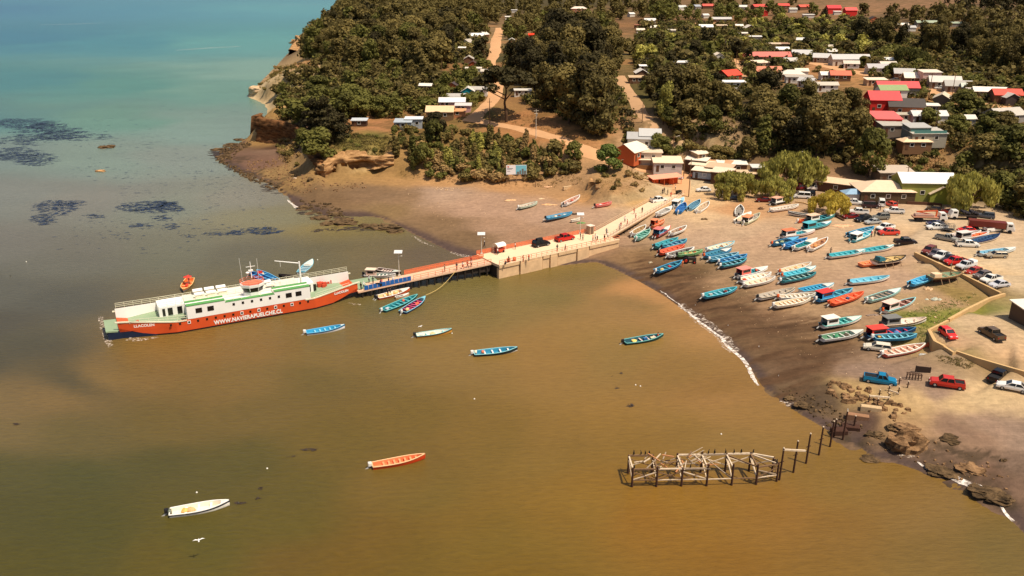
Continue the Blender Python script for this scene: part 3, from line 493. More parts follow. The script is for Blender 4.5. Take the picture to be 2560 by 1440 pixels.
hs = [ # crop, x, y, length, depth, wall height, roof kind, angle, roof, wall, label
 ('cA',380,220,13,8,2.8,'gable',5,ZINC,WW,'white roofed house on a bare dirt lot near the upper left village edge'),
 ('cA',640,340,9,7,2.8,'shed',0,ZINC,WW,'small square white roof standing alone in green scrub below the dirt strip'),
 ('cA',1010,290,14,8,3,'gable',0,ZINC,GRY,'grey walled white roofed house left of the steep white gable'),
 ('cA',1180,205,24,7,2.8,'gable',-2,ZINC,BRN,'long low white roofed building with brown walls beside the upper dirt strip'),
 ('cA',1190,285,11,6,2.8,'shed',0,(216,190,158),TAN,'cream flat roofed shed between grey house and white gable'),
 ('cA',1500,300,13,10,3,'gable',90,ZINC,BRN,'tall steep white roof with brown front gable above the village centre'),
 ('cA',1460,375,14,6,2.6,'shed',0,ZINC,WW,'low white roof directly in front of the steep gable house'),
 ('cA',1590,412,15,5,2.6,'shed',-3,ZINC,WW,'narrow white roof just right of the low roof below the steep gable'),
 ('cA',1385,285,8,6,2.6,'gable',0,ZINC,WW,'small white roof touching the left side of the steep gable house'),
 ('cA',1005,165,8,6,2.6,'gable',20,ZINC,WW,'small bright house above the left end of the long low building'),
 ('cA',730,700,7,4,2.6,'shed',0,ZINC,WW,'white roof half hidden by dark trees left of the pink school'),
 ('cA',1150,612,9,8,3,'gable',90,(232,214,190),WW,'cream gable roof beside the utility pole left of the pink school'),
 ('cA',1700,612,33,10,3.4,'gable',0,PNK,(206,140,110),'long pink metal roof of the village school'),
 ('cA',1960,668,9,7,2.8,'gable',0,ZINC,BRN,'small brown walled house at the right end of the long pink roof'),
 ('cA',1625,700,10,9,2.8,'shed',20,(232,216,198),TAN,'cream annex roof below the left half of the long pink roof'),
 ('cA',1710,775,16,10,3,'gable',0,(206,128,98),BRN,'salmon tiled roof below the long pink school roof'),
 ('cA',1980,812,15,9,2.8,'hip',-8,(226,210,190),WW,'wide cream hip roof right of the salmon roof'),
 ('cA',1270,822,13,10,3.2,'gable',35,(214,72,48),(150,60,34),'orange red roof on a red walled house at the forest edge'),
 ('cA',1310,922,14,5,2.8,'shed',0,ZINC,WW,'white flat roof just below the orange red roofed house'),
 ('cA',2060,862,16,5,2.8,'shed',-6,ZINC,WW,'long white roof above the dark wood right of the salmon roof'),
 ('cA',2150,900,9,6,2.6,'gable',-40,ZINC,WW,'white roof joined to the right end of the long white roof above the wood'),
 ('cA',2370,948,12,5,2.6,'gable',0,ZINC,WW,'white roof seen through branches at the right edge of the dark wood'),
 ('cA',2070,437,11,6,2.6,'gable',0,ZINC,BRN,'lone white roof on the dirt slope right of the narrow roofs'),
 ('cA',1870,542,10,6,2.6,'gable',0,ZINC,WW,'white roof above the right half of the long pink roof'),
 ('cA',1775,490,11,6,2.6,'shed',-10,(206,184,156),TAN,'pale tan roof left of its brown neighbour above the pink school'),
 ('cA',1890,490,9,6,2.6,'shed',-6,(168,132,104),BRN,'brown roof right of the pale tan roof above the pink school'),
 ('cA',2090,590,14,10,2.8,'gable',-14,ZINC,GRY,'white roofed grey house between the pink school and the warehouse'),
 ('cA',285,800,11,8,2.8,'gable',90,ZINC,BRN,'white gable house at the head of the forest road'),
 ('cA',228,868,9,6,2.6,'shed',0,(196,166,128),BRN,'tan roofed shed in front of the white gable by the forest road'),
 ('cA',275,330,8,5,2.6,'gable',0,(222,206,186),WW,'cream roof above the tree tops at the upper left of the village'),
 ('cA',250,280,8,5,2.6,'shed',0,(150,96,66),BRN,'brown roof behind the cream one at the upper left of the village'),
 ('cA',410,300,6,5,2.6,'gable',0,ZINC,WW,'tiny white house right of the brown roof at upper left'),
 ('cA',170,150,8,6,2.8,'gable',30,(216,220,226),WW,'pale blue grey house alone at the far left of the village'),
 ('cA',735,72,14,9,3,'gable',30,(206,214,222),WW,'pale blue roofed house on the skyline road'),
 ('cA',905,66,10,8,3,'gable',30,(206,210,216),GRY,'grey roofed house beside the pink roof on the skyline'),
 ('cA',1035,56,16,9,3,'gable',0,(214,92,78),BRN,'pink red roof at the skyline above the small bright house'),
 ('cA',1425,68,12,8,3,'gable',-20,(216,220,222),WW,'white gabled cottage between two red roofs on the skyline'),
 ('cA',1605,66,20,10,3,'gable',20,RED,BRN,'red roof on the skyline left of the tall dark clump'),
 ('cA',1870,58,18,10,3.2,'gable',0,RED,BRN,'red roof on the skyline right of the tall dark clump'),
 ('cA',1672,132,8,7,3.4,'gable',90,(206,50,44),(190,50,40),'small bright red building in front of the tall dark clump'),
 ('cA',2110,68,17,9,3,'gable',20,(220,90,70),BRN,'low red roof on the edge of the brown field'),
 ('cA',1990,100,10,7,2.8,'gable',0,(214,216,214),WW,'pale cottage below the low red roof by the field'),
 ('cB',375,82,17,12,4,'gable',0,(222,66,66),(206,56,46),'red roofed red walled house at the left edge of the brown field'),
 ('cB',565,108,14,11,4.5,'gable',0,(232,92,84),(206,46,38),'red house standing furthest right against the brown field'),
 ('cB',825,205,14,10,3.4,'gable',80,(66,54,46),(206,120,80),'orange walled house with a dark brown roof below the field'),
 ('cB',95,168,14,5,2.6,'shed',0,(214,206,192),WW,'thin white roof left of the dark tree by the field'),
 ('cB',420,132,9,5,2.6,'shed',0,ZINC,WW,'thin white roof under the red house at the field'),
 ('cB',1150,272,12,6,2.8,'gable',0,ZINC,TAN,'white roofed house above the upper dark tree belt'),
 ('cB',1420,245,22,7,3,'gable',0,(156,166,140),GRY,'long grey green roofed barn behind the tree belt'),
 ('cB',1250,300,8,6,2.8,'gable',0,ZINC,WW,'small white house above the middle of the tree belt'),
 ('cB',1770,255,16,5,2.8,'gable',0,(150,160,138),GRY,'pale grey green shed at the right of the tree belt'),
 ('cB',560,640,26,10,3.8,'gable',-2,ZINC,(196,180,160),'long white warehouse with pale walls beside the dirt street'),
 ('cB',250,625,12,9,3,'gable',-20,ZINC,GRY,'white roofed house joined to the left of the long warehouse'),
 ('cB',575,700,10,6,2.6,'gable',-10,ZINC,WW,'small white house in front of the long warehouse'),
 ('cB',370,515,8,5,2.8,'gable',0,(232,220,200),WW,'cream gable above the long warehouse'),
 ('cB',355,565,5,4,2.6,'gable',0,ZINC,WW,'tiny white hut between cream gable and warehouse'),
 ('cB',868,742,13,8,3,'gable',-3,(222,220,222),WW,'white house with grey white roof right of the warehouse'),
 ('cB',985,722,7,6,2.8,'gable',0,(224,214,200),WW,'small pale roof behind the house right of the warehouse'),
 ('cB',1025,662,10,5,2.8,'gable',-20,ZINC,WW,'white roof left of the round willow above the street'),
 ('cB',1170,800,12,9,2.8,'gable',-14,ZINC,BRN,'white roof just left of the two storey pinkish house'),
 ('cB',1312,846,15,9,2.8,'gable',-10,ZINC,BRN,'large white roof in front of the two storey pinkish house'),
 ('cB',1460,808,11,8,4.6,'shed',0,ZINC,(206,168,156),'two storey pinkish house with a square white roof'),
 ('cB',1625,895,17,10,2.8,'gable',-14,ZINC,GRY,'white roof left of its twin along the upper street'),
 ('cB',1775,938,14,9,2.8,'gable',-14,(226,222,216),GRY,'white roof right of its twin along the upper street'),
 ('cB',1910,962,9,7,2.6,'gable',-14,(196,200,184),GRY,'pale green grey roof at the end of the twin white roofs'),
 ('cB',1985,1008,9,5,2.8,'shed',-5,(206,200,196),GRY,'small grey cabin with van parked below it'),
 ('cB',2150,1000,18,7,2.8,'gable',-14,(232,222,204),BRN,'long cream roof beside the far right red roof'),
 ('cB',2320,1038,14,9,3.2,'gable',-8,(222,84,66),BRN,'bright red roof at the right edge above the street'),
 ('cB',2350,1075,9,7,2.8,'gable',90,ZINC,(70,56,50),'white roofed dark cabin in front of the right edge red roof'),
 ('cB',450,822,12,8,2.8,'gable',-8,(216,112,84),BRN,'salmon roof beside the end of the dirt street'),
 ('cB',320,826,7,4,2.6,'gable',0,ZINC,WW,'small white roof left of the salmon roof'),
 ('cB',15,785,8,5,2.6,'gable',0,(226,210,186),WW,'cream roof above the white roofed row by the wood'),
 ('cB',1090,952,22,10,3.2,'gable',-7,(222,84,82),GRY,'long bright red roof joined to the green roofed house'),
 ('cB',1030,990,15,8,3.2,'gable',0,(142,156,106),(214,206,196),'green roofed house with white front posts'),
 ('cB',930,1085,15,13,4.6,'gable',-6,(226,78,76),(206,44,34),'red roofed house with bright red side wall beside the dark wood'),
 ('cB',1185,1160,17,12,3.6,'gable',-12,(74,66,60),(186,110,70),'steep charcoal roof with brick gable beside the red house'),
 ('cB',1455,1190,9,5,2.6,'shed',-10,ZINC,(110,96,84),'small white lean-to right of the brick gable'),
 ('cB',1440,1275,17,7,2.8,'gable',0,ZINC,WW,'wide white roof below the brick gable'),
 ('cB',1130,1288,10,4,2.6,'shed',4,(238,222,196),(206,176,140),'cream porch roof below the charcoal roofed house'),
 ('cB',950,1335,12,15,3.2,'shed',-6,(226,104,98),(200,50,40),'pink red sloping roof below the bright red walled house'),
 ('cB',1605,1088,13,8,3,'gable',60,(206,188,160),(112,98,82),'grey gable house with cream verges beside the dirt street'),
 ('cB',2300,1275,17,10,2.4,'gable',18,(228,224,220),(150,140,130),'large white roof with a dormer at the right edge'),
 ('cB',850,890,12,6,2.6,'shed',0,(240,214,184),TAN,'cream shed roof behind the long bright red roof'),
 ('cB',1870,1318,5,3.5,2.3,'gable',0,(232,226,214),WW,'tiny white roof among bushes left of the large dormered roof'),
 ('cC',1060,612,15,10,3.2,'shed',0,(232,226,214),(130,112,96),'white flat roofed house in front of the pink red sloping roof'),
 ('cC',1310,640,10,8,4.4,'shed',2,(214,212,208),(118,124,114),'modern two storey house with teal band under white roof'),
 ('cC',1400,700,11,7,2.9,'shed',2,(226,220,210),(156,146,128),'white porch wing in front of the teal banded house'),
 ('cC',1288,785,9,5,2.4,'hip',0,(232,198,158),(120,86,56),'small cream pavilion on the slope below the modern house'),
 ('cC',1045,1135,10,7,3,'shed',-2,(190,172,152),(110,90,70),'tan roofed shed behind the green restaurant'),
 ('cD',640,368,14,8,3,'gable',0,ZINC,WW,'white roof beside the top of the left dirt road'),
 ('cD',715,352,8,8,3,'gable',60,ZINC,BRN,'white gabled wing touching the roof at the top of the left dirt road'),
 ('cD',545,435,6,6,2.6,'gable',60,ZINC,WW,'small white house below the roof at the top of the left dirt road'),
 ('cD',488,505,4,3,2.3,'shed',0,ZINC,WW,'tiny white roof left of the dirt road among dark trees'),
 ('cD',560,606,10,7,3,'gable',90,(232,228,222),BRN,'pale gable behind the small brick triangle house'),
 ('cD',603,668,9,8,1.8,'gable',90,(84,58,46),(170,84,48),'small steep brick triangle house by the left dirt road'),
 ('cD',608,722,11,4,2.4,'shed',0,(230,222,214),WW,'white porch roof below the small brick triangle house'),
 ('cD',735,745,4,3,2.3,'gable',0,ZINC,WW,'tiny white shed between the brick triangle and the dirt road'),
 ('cD',395,905,9,11,2.2,'gable',82,(78,64,62),(180,92,52),'steep brown roofed brick cottage with white windows left of the dirt road'),
 ('cD',550,952,8,8,3.2,'gable',90,ZINC,(12,124,132),'turquoise hut with a white gable roof'),
 ('cD',665,942,11,5,2.8,'gable',-6,ZINC,WW,'white roof right of the turquoise hut'),
 ('cD',430,1015,11,5,2.6,'gable',0,(232,228,222),(120,110,106),'white awning roof in front of the brick cottage'),
 ('cD',385,1078,15,7,2.8,'gable',0,(222,222,226),(196,150,146),'pale pink walled house with white roof below the turquoise hut'),
 ('cD',500,1125,6,4,2.4,'shed',0,(226,214,206),(196,150,146),'small pale annex right of the pink walled house'),
 ('cD',258,1165,15,9,3.4,'gable',-2,(226,190,148),(120,92,62),'cream metal roofed barn nearest the bluff on the left'),
 ('cD',440,1180,6,4,2.2,'shed',0,(206,150,100),(180,120,80),'low plank lean-to right of the cream roofed barn'),
 ('cD',1015,412,9,5,2.6,'gable',90,(232,222,206),BRN,'white gable right of the dirt road in a clearing'),
 ('cD',1220,362,3.5,3,2.4,'gable',0,(230,60,24),(220,60,24),'tiny orange red hut surrounded by dark trees'),
 ('cD',1040,106,8,4,2.6,'shed',0,ZINC,WW,'white roof near the skyline above the left dirt road'),
 ('cD',975,178,5,4,2.6,'shed',0,ZINC,WW,'small white box house below the skyline roof'),
 ('cD',1725,85,22,10,4,'hip',0,(230,222,214),(196,110,84),'two tiered white roofed villa at the top centre'),
 ('cD',105,898,8,4,2.4,'gable',-10,ZINC,BRN,'white roof in the scrub left of the brick cottage'),
 ('cD',1130,962,7,3,2.2,'shed',0,ZINC,WW,'white roof scrap behind the umbrella shaped tree'),
 ('cD',2425,700,5,3,2.4,'shed',0,ZINC,WW,'small white roof above the forest road gable'),
 ('cF',1435,1270,8,5,2.3,'shed',0,(214,222,232),(74,50,36),'dark shed with a pale blue white roof on the bluff'),
 ('cF',1900,1285,6,5,2.8,'shed',0,(206,218,232),(150,160,166),'pale blue cabin left of its taller neighbour on the bluff'),
 ('cF',2010,1255,9,5,3.6,'shed',0,(222,226,232),(160,164,166),'taller pale blue cabin on the bluff'),
 ('cE',620,255,7,9,3.4,'shed',-8,(236,236,236),(200,192,180),'bright white block roof behind the round dark tree'),
 ('cE',525,290,9,8,3,'shed',-8,(232,232,232),(190,182,170),'lower white roof beside the bright white block'),
 ('cE',420,395,9,8,3.0,'gable',50,(232,214,190),(186,90,48),'orange brick house with a steep cream roof beside the round green tree'),
 ('cE',590,440,9,6,3.0,'shed',-4,(230,216,196),(200,180,160),'cream annex roof behind the seafood porch'),
 ('cE',800,545,9,7,2.8,'shed',-4,(236,208,176),(196,178,168),'cream roofed kiosk at the right end of the seafood porch'),
 ('cE',1150,462,4.5,4,2.2,'shed',25,(236,216,190),(160,130,100),'small cream roof on the dry slope above the plank sheds'),
 ('cE',1770,616,4,3,2.3,'shed',0,(236,230,220),(110,90,70),'small white roof between the sheds and the big willow'),
 ('cE',1745,680,11,3.5,2.4,'shed',0,(206,176,140),(90,64,46),'tan awning behind the middle willow bush'),
 ('cE',1490,575,9,4,2.6,'shed',-4,(236,226,210),(120,84,60),'white topped shed at the right end of the plank shed row'),
]
HREG = {}
TEAL = mat('teal_cladding', (88, 132, 122), .7)
for h in hs:
    h = list(h); h[5] *= .86 if px(h[0], h[1], h[2])[1] < 330 and h[5] < 4 else 1; k_ = .68 if px(h[0], h[1], h[2])[1] < 330 and h[3] > 7 and h[0] != 'cE' else 1; h[3] *= k_; h[4] *= k_
    ho = house(*h, win=(2 if h[3] > 6 and h[9 if False else 0] != 's' else 1) if px(h[0], h[1], h[2])[1] > 120 or h[3] > 12 else 0)
    if 'teal band' in h[10]: MB().box(-h[3]/2+.3, h[3]/2-.3, -h[4]/2-.10, -h[4]/2-.03, 3.0, 3.95).build('teal_band', TEAL, ho)
# row of plank sheds by the road
for (x, y, L, D, rc, lb) in [(1125,528,7,5,(238,222,200),'nearest the road, white roofed'),(1175,572,7,5,(226,206,176),'second from the road, cream roofed'),(1225,622,8,5,(232,214,186),'with the sea mural, third from the road'),
                             (1345,570,8,5,(196,150,112),'fourth, brown rusty roofed'),(1365,612,8,5,(206,172,140),'fifth, tan roofed'),(1395,660,6,5,(236,220,202),'sixth, low white roofed')]:
    o = house('cE', x, y, L, D, 2.6, 'shed', -28, rc, (84, 60, 44), 'plank shed ' + lb + ' in the row beside the road', 'shed', 'plank_shed', 1, 'plank sheds beside the road')
    if 'mural' in lb:
        m = MB(); m.box(-L/2+.3, L/2-.3, -D/2-.06, -D/2-.01, .3, 2.2); m.build('mural', mat('mural_paint', (150, 160, 170), .8, var=.6, scale=3), o)
# long shed behind the golden tree, restaurants, green houses
house('cC',430,1235,22,5,2.6,'shed',-34,(222,190,156),(92,62,46),'long low brown plank shed with tan roof behind the golden tree','shed','long_shed',3)
rs = house('cC',930,1275,15,11,3.0,'hip',-4,(226,196,164),(84,66,44),'open fronted restaurant under a wide cream hip roof beside the car park','restaurant','restaurant',3, rise=2.2)  # dark wall colour stands in for the shade inside the open front
house('cC',1400,1185,15,9,5.6,'gable',-4,(240,236,230),(140,140,70),'two storey lime green house with a broad white roof behind the restaurant','house','house',4, rise=2.0)
house('cC',1540,1305,9,7,2.8,'gable',88,(236,220,200),(142,146,58),'small lime green gable house beside the large car park willow','house','house',1)
house('cC',610,1338,6,4,2.3,'hip',0,(140,168,190),(216,206,196),'pale blue canopy stall hung with goods left of the restaurant','market stall','market_stall',0)
# seafood porch: long roof on posts with a counter
p = T(*px('cE', 575, 500), 2.8); pr = thing('porch_restaurant', 'long open porch under a cream strip roof facing the beach road', 'restaurant', p, R(-5))
m = MB(); m.box(-8, 8, -1.8, 1.8, 2.7, 2.85); m.build('roof', roofmat((236, 214, 184)), pr)
m = MB(); m.box(-7.8, 7.8, -1.75, -1.6, -1.2, 1.0); m.build('counter', wallmat((128, 88, 52)), pr)
m = MB(); m.box(-7.8, 7.8, 1.5, 1.7, -1, 2.7); m.build('wall', wallmat((80, 56, 40)), pr)
for k in range(6): m = MB(); m.box(-7.8+k*3.1, -7.68+k*3.1, -1.75, -1.63, 1.0, 2.7); m.build('post', wallmat((120, 84, 56)), pr)
GUARD.append((*px('cE', 575, 520), p.y, 8)); HOUSES.append((p.x, p.y, 8))
# orange shelter by the pier head
p = T(*px('cE', 790, 790)); sh = thing('shelter', 'orange waiting shelter with a pale pink roof at the pier head', 'shelter', p + Vector((0, 2, 0)), R(22))
m = MB(); m.box(-5.4, 4.2, 1.0, 1.2, -.6, 2.4); m.box(-5.4, -5.2, -1.2, 1.0, -.6, 2.4); m.box(1.2, 4.2, -.6, 1.0, -.6, 2.4); m.box(-5.4, -3.0, -.9, 1.0, -.6, 2.4); m.build('wall', wallmat((206, 84, 40)), sh)
m = MB(); m.add([(-5.8,-2.2,2.45),(5.2,-2.2,2.45),(5.2,1.6,2.9),(-5.8,1.6,2.9),(-5.8,-2.2,2.6),(5.2,-2.2,2.6),(5.2,1.6,3.05),(-5.8,1.6,3.05)], [(3,2,1,0),(4,5,6,7),(0,1,5,4),(1,2,6,5),(2,3,7,6),(3,0,4,7)]); m.build('roof', roofmat((240, 160, 128)), sh)
for k, xx in enumerate((-5.2, -1.5, 1.7, 4.6)): m = MB(); m.box(xx, xx+.12, -1.9, -1.78, -.6, 2.5); m.build('post', wallmat((216, 104, 60)), sh)
m = MB(); m.box(-2.6, -1.4, .9, .99, 0, 2.0); m.build('door', mat('door_paint', (60, 40, 34), .7, var=.1), sh)
GUARD.append((*px('cE', 790, 760), p.y, 10)); HOUSES.append((p.x, p.y, 6))
# dark building cut by the right edge, low by the loop road
house('c6', 2980, 690, 9, 8, 2.6, 'shed', 8, (240, 228, 214), (92, 72, 56), 'dark walled building with pale flat roof cut by the right edge', 'building', 'building', 0)
# gable extras: white windows of the brick gables
# ---------------------------------------------------------------- trees
def foliage(name, col, light, tr=.2):
    m = bpy.data.materials.new(name); m.use_nodes = True; t = m.node_tree; b = t.nodes['Principled BSDF']; b.inputs['Roughness'].default_value = .75; b.inputs['Specular IOR Level'].default_value = .15
    tc = t.nodes.new('ShaderNodeTexCoord'); n = t.nodes.new('ShaderNodeTexNoise'); n.inputs['Scale'].default_value = .22; n.inputs['Detail'].default_value = 4
    oi = t.nodes.new('ShaderNodeObjectInfo'); ge = t.nodes.new('ShaderNodeNewGeometry'); mx = t.nodes.new('ShaderNodeMix'); mx.data_type = 'RGBA'
    mx.inputs[6].default_value = col + (1,); mx.inputs[7].default_value = light + (1,)
    a = t.nodes.new('ShaderNodeMath'); a.operation = 'MULTIPLY_ADD'; a.inputs[1].default_value = .9; t.links.new(ge.outputs['Random Per Island'], a.inputs[0])
    c = t.nodes.new('ShaderNodeMath'); c.operation = 'MULTIPLY_ADD'; c.inputs[1].default_value = .8; c.inputs[2].default_value = -.6
    t.links.new(ge.outputs['Position'], n.inputs['Vector']); t.links.new(oi.outputs['Random'], c.inputs[0])
    d = t.nodes.new('ShaderNodeMath'); d.operation = 'ADD'; t.links.new(n.outputs['Fac'], d.inputs[0]); t.links.new(c.outputs[0], d.inputs[1]); t.links.new(d.outputs[0], a.inputs[2]); a.use_clamp = True
    t.links.new(a.outputs[0], mx.inputs[0]); t.links.new(mx.outputs[2], b.inputs['Base Color'])
    ts = t.nodes.new('ShaderNodeBsdfTranslucent'); t.links.new(mx.outputs[2], ts.inputs[0]); ms = t.nodes.new('ShaderNodeMixShader'); ms.inputs[0].default_value = tr
    t.links.new(b.outputs[0], ms.inputs[1]); t.links.new(ts.outputs[0], ms.inputs[2]); t.links.new(ms.outputs[0], t.nodes['Material Output'].inputs[0])
    return m
FM = {'euc': foliage('eucalyptus_leaves', (.055,.040,.014), (.175,.134,.040), .32), 'green': foliage('green_leaves', (.058,.054,.014), (.180,.166,.038), .32),
      'dark': foliage('cypress_leaves', (.026,.020,.009), (.065,.052,.018), .2), 'willow': foliage('willow_leaves', (.19,.17,.038), (.50,.44,.10), .3),
      'gold': foliage('golden_leaves', (.30,.235,.035), (.64,.49,.085), .3), 'scrub': foliage('scrub_leaves', (.090,.068,.022), (.235,.175,.052), .3), 'dry': foliage('dry_shrub_leaves', (.18,.11,.04), (.38,.24,.09)),
      'fresh': foliage('fresh_green_leaves', (.085,.115,.025), (.26,.30,.07), .3)}
bark = mat('bark', (84, 62, 44), .9, var=.2)
def leaves(lobes, n, size, rng, droop=0, up=.25):
    """n small leaf clumps (bent quads) spread through the shells of ellipsoid lobes [(cx,cy,cz,rx,ry,rz)]"""
    L = np.array(lobes); vol = (L[:, 3] * L[:, 4] * L[:, 5]) ** .67; k = rng.choice(len(L), n, p=vol / vol.sum()); Lk = L[k]
    d = rng.normal(size=(n, 3)); d /= np.linalg.norm(d, axis=1)[:, None]; r = rng.uniform(.35, 1.08, n) ** .5
    P = Lk[:, :3] + d * Lk[:, 3:6] * r[:, None]
    a = rng.normal(size=(n, 3)) * .42 + d * 1.0 + np.array([0, 0, up]); a /= np.linalg.norm(a, axis=1)[:, None]   # facing
    b = np.cross(a, rng.normal(size=(n, 3))); b /= np.linalg.norm(b, axis=1)[:, None]; c = np.cross(a, b)
    s = size * rng.uniform(.5, 1.3, n)[:, None]; e = 1 + droop
    if droop: b = b * .4 + np.array([0, 0, -1.0]); b /= np.linalg.norm(b, axis=1)[:, None]; c = np.cross(a, b)
    V = np.stack([P - b*s*e*.5 - c*s*.35, P + b*s*e*.5*.3 - c*s*.5 + a*s*.15, P + b*s*e*.6, P + c*s*.5 + a*s*.1], 1).reshape(-1, 3)
    return V, np.arange(n * 4).reshape(n, 4)
def npmesh(name, V, Q, m):
    me = bpy.data.meshes.new(name); me.vertices.add(len(V)); me.vertices.foreach_set('co', V.astype(np.float32).ravel()); me.loops.add(Q.size); me.loops.foreach_set('vertex_index', Q.ravel().astype(np.int32))
    me.polygons.add(len(Q)); me.polygons.foreach_set('loop_start', np.arange(0, Q.size, 4)); me.polygons.foreach_set('loop_total', np.full(len(Q), 4)); me.update(); me.materials.append(m); return me
def lobes_for(kind, rng):
    L = []
    if kind == 'euc':      # tall, several stacked masses, h = 1
        for k in range(20):
            z = rng.uniform(.12, .93); w = .27 * (1 - abs(z - .48) * 1.0); a = rng.uniform(0, 6.28); r = w * rng.uniform(.2, 1)
            L.append((r*math.cos(a), r*math.sin(a), z, .15*rng.uniform(.7,1.2), .15*rng.uniform(.7,1.2), .11*rng.uniform(.8,1.4)))
    elif kind == 'round':
        for k in range(18):
            a = rng.uniform(0, 6.28); q = rng.uniform(0, 1); z = .46 + .36*math.sin(q*2.4 - 1.1); r = .36*math.cos(q*2.4 - 1.0) * rng.uniform(.3, 1)
            L.append((r*math.cos(a), r*math.sin(a), z, .19*rng.uniform(.7,1.15), .19*rng.uniform(.7,1.15), .15*rng.uniform(.8,1.2)))
    elif kind == 'conifer':
        for k in range(20):
            z = .12 + .84 * (k / 20); w = .27 * (1 - z) ** .6 + .03; a = rng.uniform(0, 6.28)
            L.append((w*.6*math.cos(a), w*.6*math.sin(a), z, w*.85, w*.85, .07))
    elif kind == 'umbrella':
        for k in range(24):
            a = rng.uniform(0, 6.28); r = .42 * rng.uniform(.05, 1) ** .6; z = .74 + .18 * (1 - (r / .42) ** 2) + rng.uniform(-.14, .04)
            L.append((r*math.cos(a), r*math.sin(a), z, .13, .13, .07))
    elif kind == 'poplar':
        for k in range(14):
            z = .12 + .8 * k / 14; w = .09 * math.sin(min(1, (1-z)*1.6 + .15) * 1.57); L.append((rng.uniform(-.03,.03), rng.uniform(-.03,.03), z, w+.02, w+.02, .08))
    elif kind == 'willow':
        for k in range(26):
            a = rng.uniform(0, 6.28); r = .62 * rng.uniform(.1, 1) ** .55; zt = .92 - .36 * (r / .62) ** 2
            zt += rng.uniform(-.10, .06); L.append((r*math.cos(a), r*math.sin(a), zt - .12, .15, .15, .12)); L.append((r*1.04*math.cos(a), r*1.04*math.sin(a), zt - .34, .10, .10, .17 if r > .3 else .15))
    elif kind == 'bush':
        for k in range(10):
            a = rng.uniform(0, 6.28); r = rng.uniform(0, .55); L.append((r*math.cos(a), r*math.sin(a), .42 + .2*rng.uniform(-1, 1), .36*rng.uniform(.6,1.1), .36*rng.uniform(.6,1.1), .32*rng.uniform(.7,1.1)))
    return L
SPEC = {'euc': (3600, .050), 'round': (3000, .075), 'conifer': (2400, .05), 'umbrella': (2600, .055), 'poplar': (1100, .055), 'willow': (5200, .060), 'bush': (620, .20)}
CM = {}
def crown_mesh(kind, fol, var):
    k = (kind, fol, var)
    if k not in CM:
        rng = np.random.default_rng(abs(hash_(kind)) + var); V, Q = leaves(lobes_for(kind, rng), SPEC[kind][0], SPEC[kind][1], rng, 0.7 if kind == 'willow' else 0)
        CM[k] = npmesh('crown', V, Q, FM[fol])
    return CM[k]
def hash_(s): return sum(ord(c) * 31 ** i for i, c in enumerate(s)) % 100000
TM = {}
def trunk_mesh(kind, var):
    if (kind, var) not in TM:
        rng = random.Random(var + 5); m = MB(); top = {'umbrella': .72, 'willow': .5, 'bush': .4, 'round': .5, 'poplar': .85, 'conifer': .9, 'euc': .8}[kind]; r = {'bush': .05, 'poplar': .012, 'umbrella': .028, 'willow': .045}.get(kind, .022)
        pts = [(rng.uniform(-.015, .015) * i, rng.uniform(-.015, .015) * i, -.06 + (top + .06) * i / 4) for i in range(5)]
        for i in range(4): m.tube(pts[i], pts[i+1], r * (1 - i * .19), r * (1 - (i+1) * .19), 7)
        for k in range(6 if kind != 'poplar' else 2):
            z = top * rng.uniform(.45, .9); a = rng.uniform(0, 6.28); q = rng.uniform(.14, .3) * (1.3 if kind in ('umbrella', 'willow') else .8); m.tube((0, 0, z), (q*math.cos(a), q*math.sin(a), z + q * .6), r * .4, r * .12, 5)
        TM[kind, var] = m.mesh('trunk', bark)
    return TM[kind, var]
NT = [0]
def tree(p, h, wf, kind, fol, label, cat='tree', name=None, group=None, var=None, rng=random):
    var = rng.randrange(3) if var is None else var
    o = thing(name or {'euc': 'eucalyptus_tree', 'round': 'broadleaf_tree', 'conifer': 'cypress_tree', 'umbrella': 'umbrella_pine', 'poplar': 'poplar_tree', 'willow': 'willow_tree', 'bush': 'shrub'}[kind], label, cat, (p[0], p[1], p[2] - .1), rng.uniform(0, 6.28), group)
    o.scale = (h * wf, h * wf, h); link('trunk', trunk_mesh(kind, var), o); link('crown', crown_mesh(kind, fol, var), o); NT[0] += 1
    return o
def uvd(x, y, z):
    zc = y*CP + (HC-z)*SP; yy = (z-HC)*CP + y*SP; return 1280 + F*x/zc, 720 - F*yy/zc, F/zc
TREES = []
def clear(x, y, z, h, r, sp):
    for a, b, c in HOUSES:
        if (x-a)**2 + (y-b)**2 < (c*.8 + r*.6) ** 2: return False
    for a, b, c in TREES:
        if (x-a)**2 + (y-b)**2 < (sp * .5 + c * .5) ** 2: return False
    ub, vb, s = uvd(x, y, z); ut, vt, _ = uvd(x, y, z + h)
    for gu, gv, gd, gr in GUARD:
        if gd > y - 4 and abs(gu - ub) < r * s * .85 + gr and vt + .12*h*s - gr < gv < vb + gr: return False
    return True
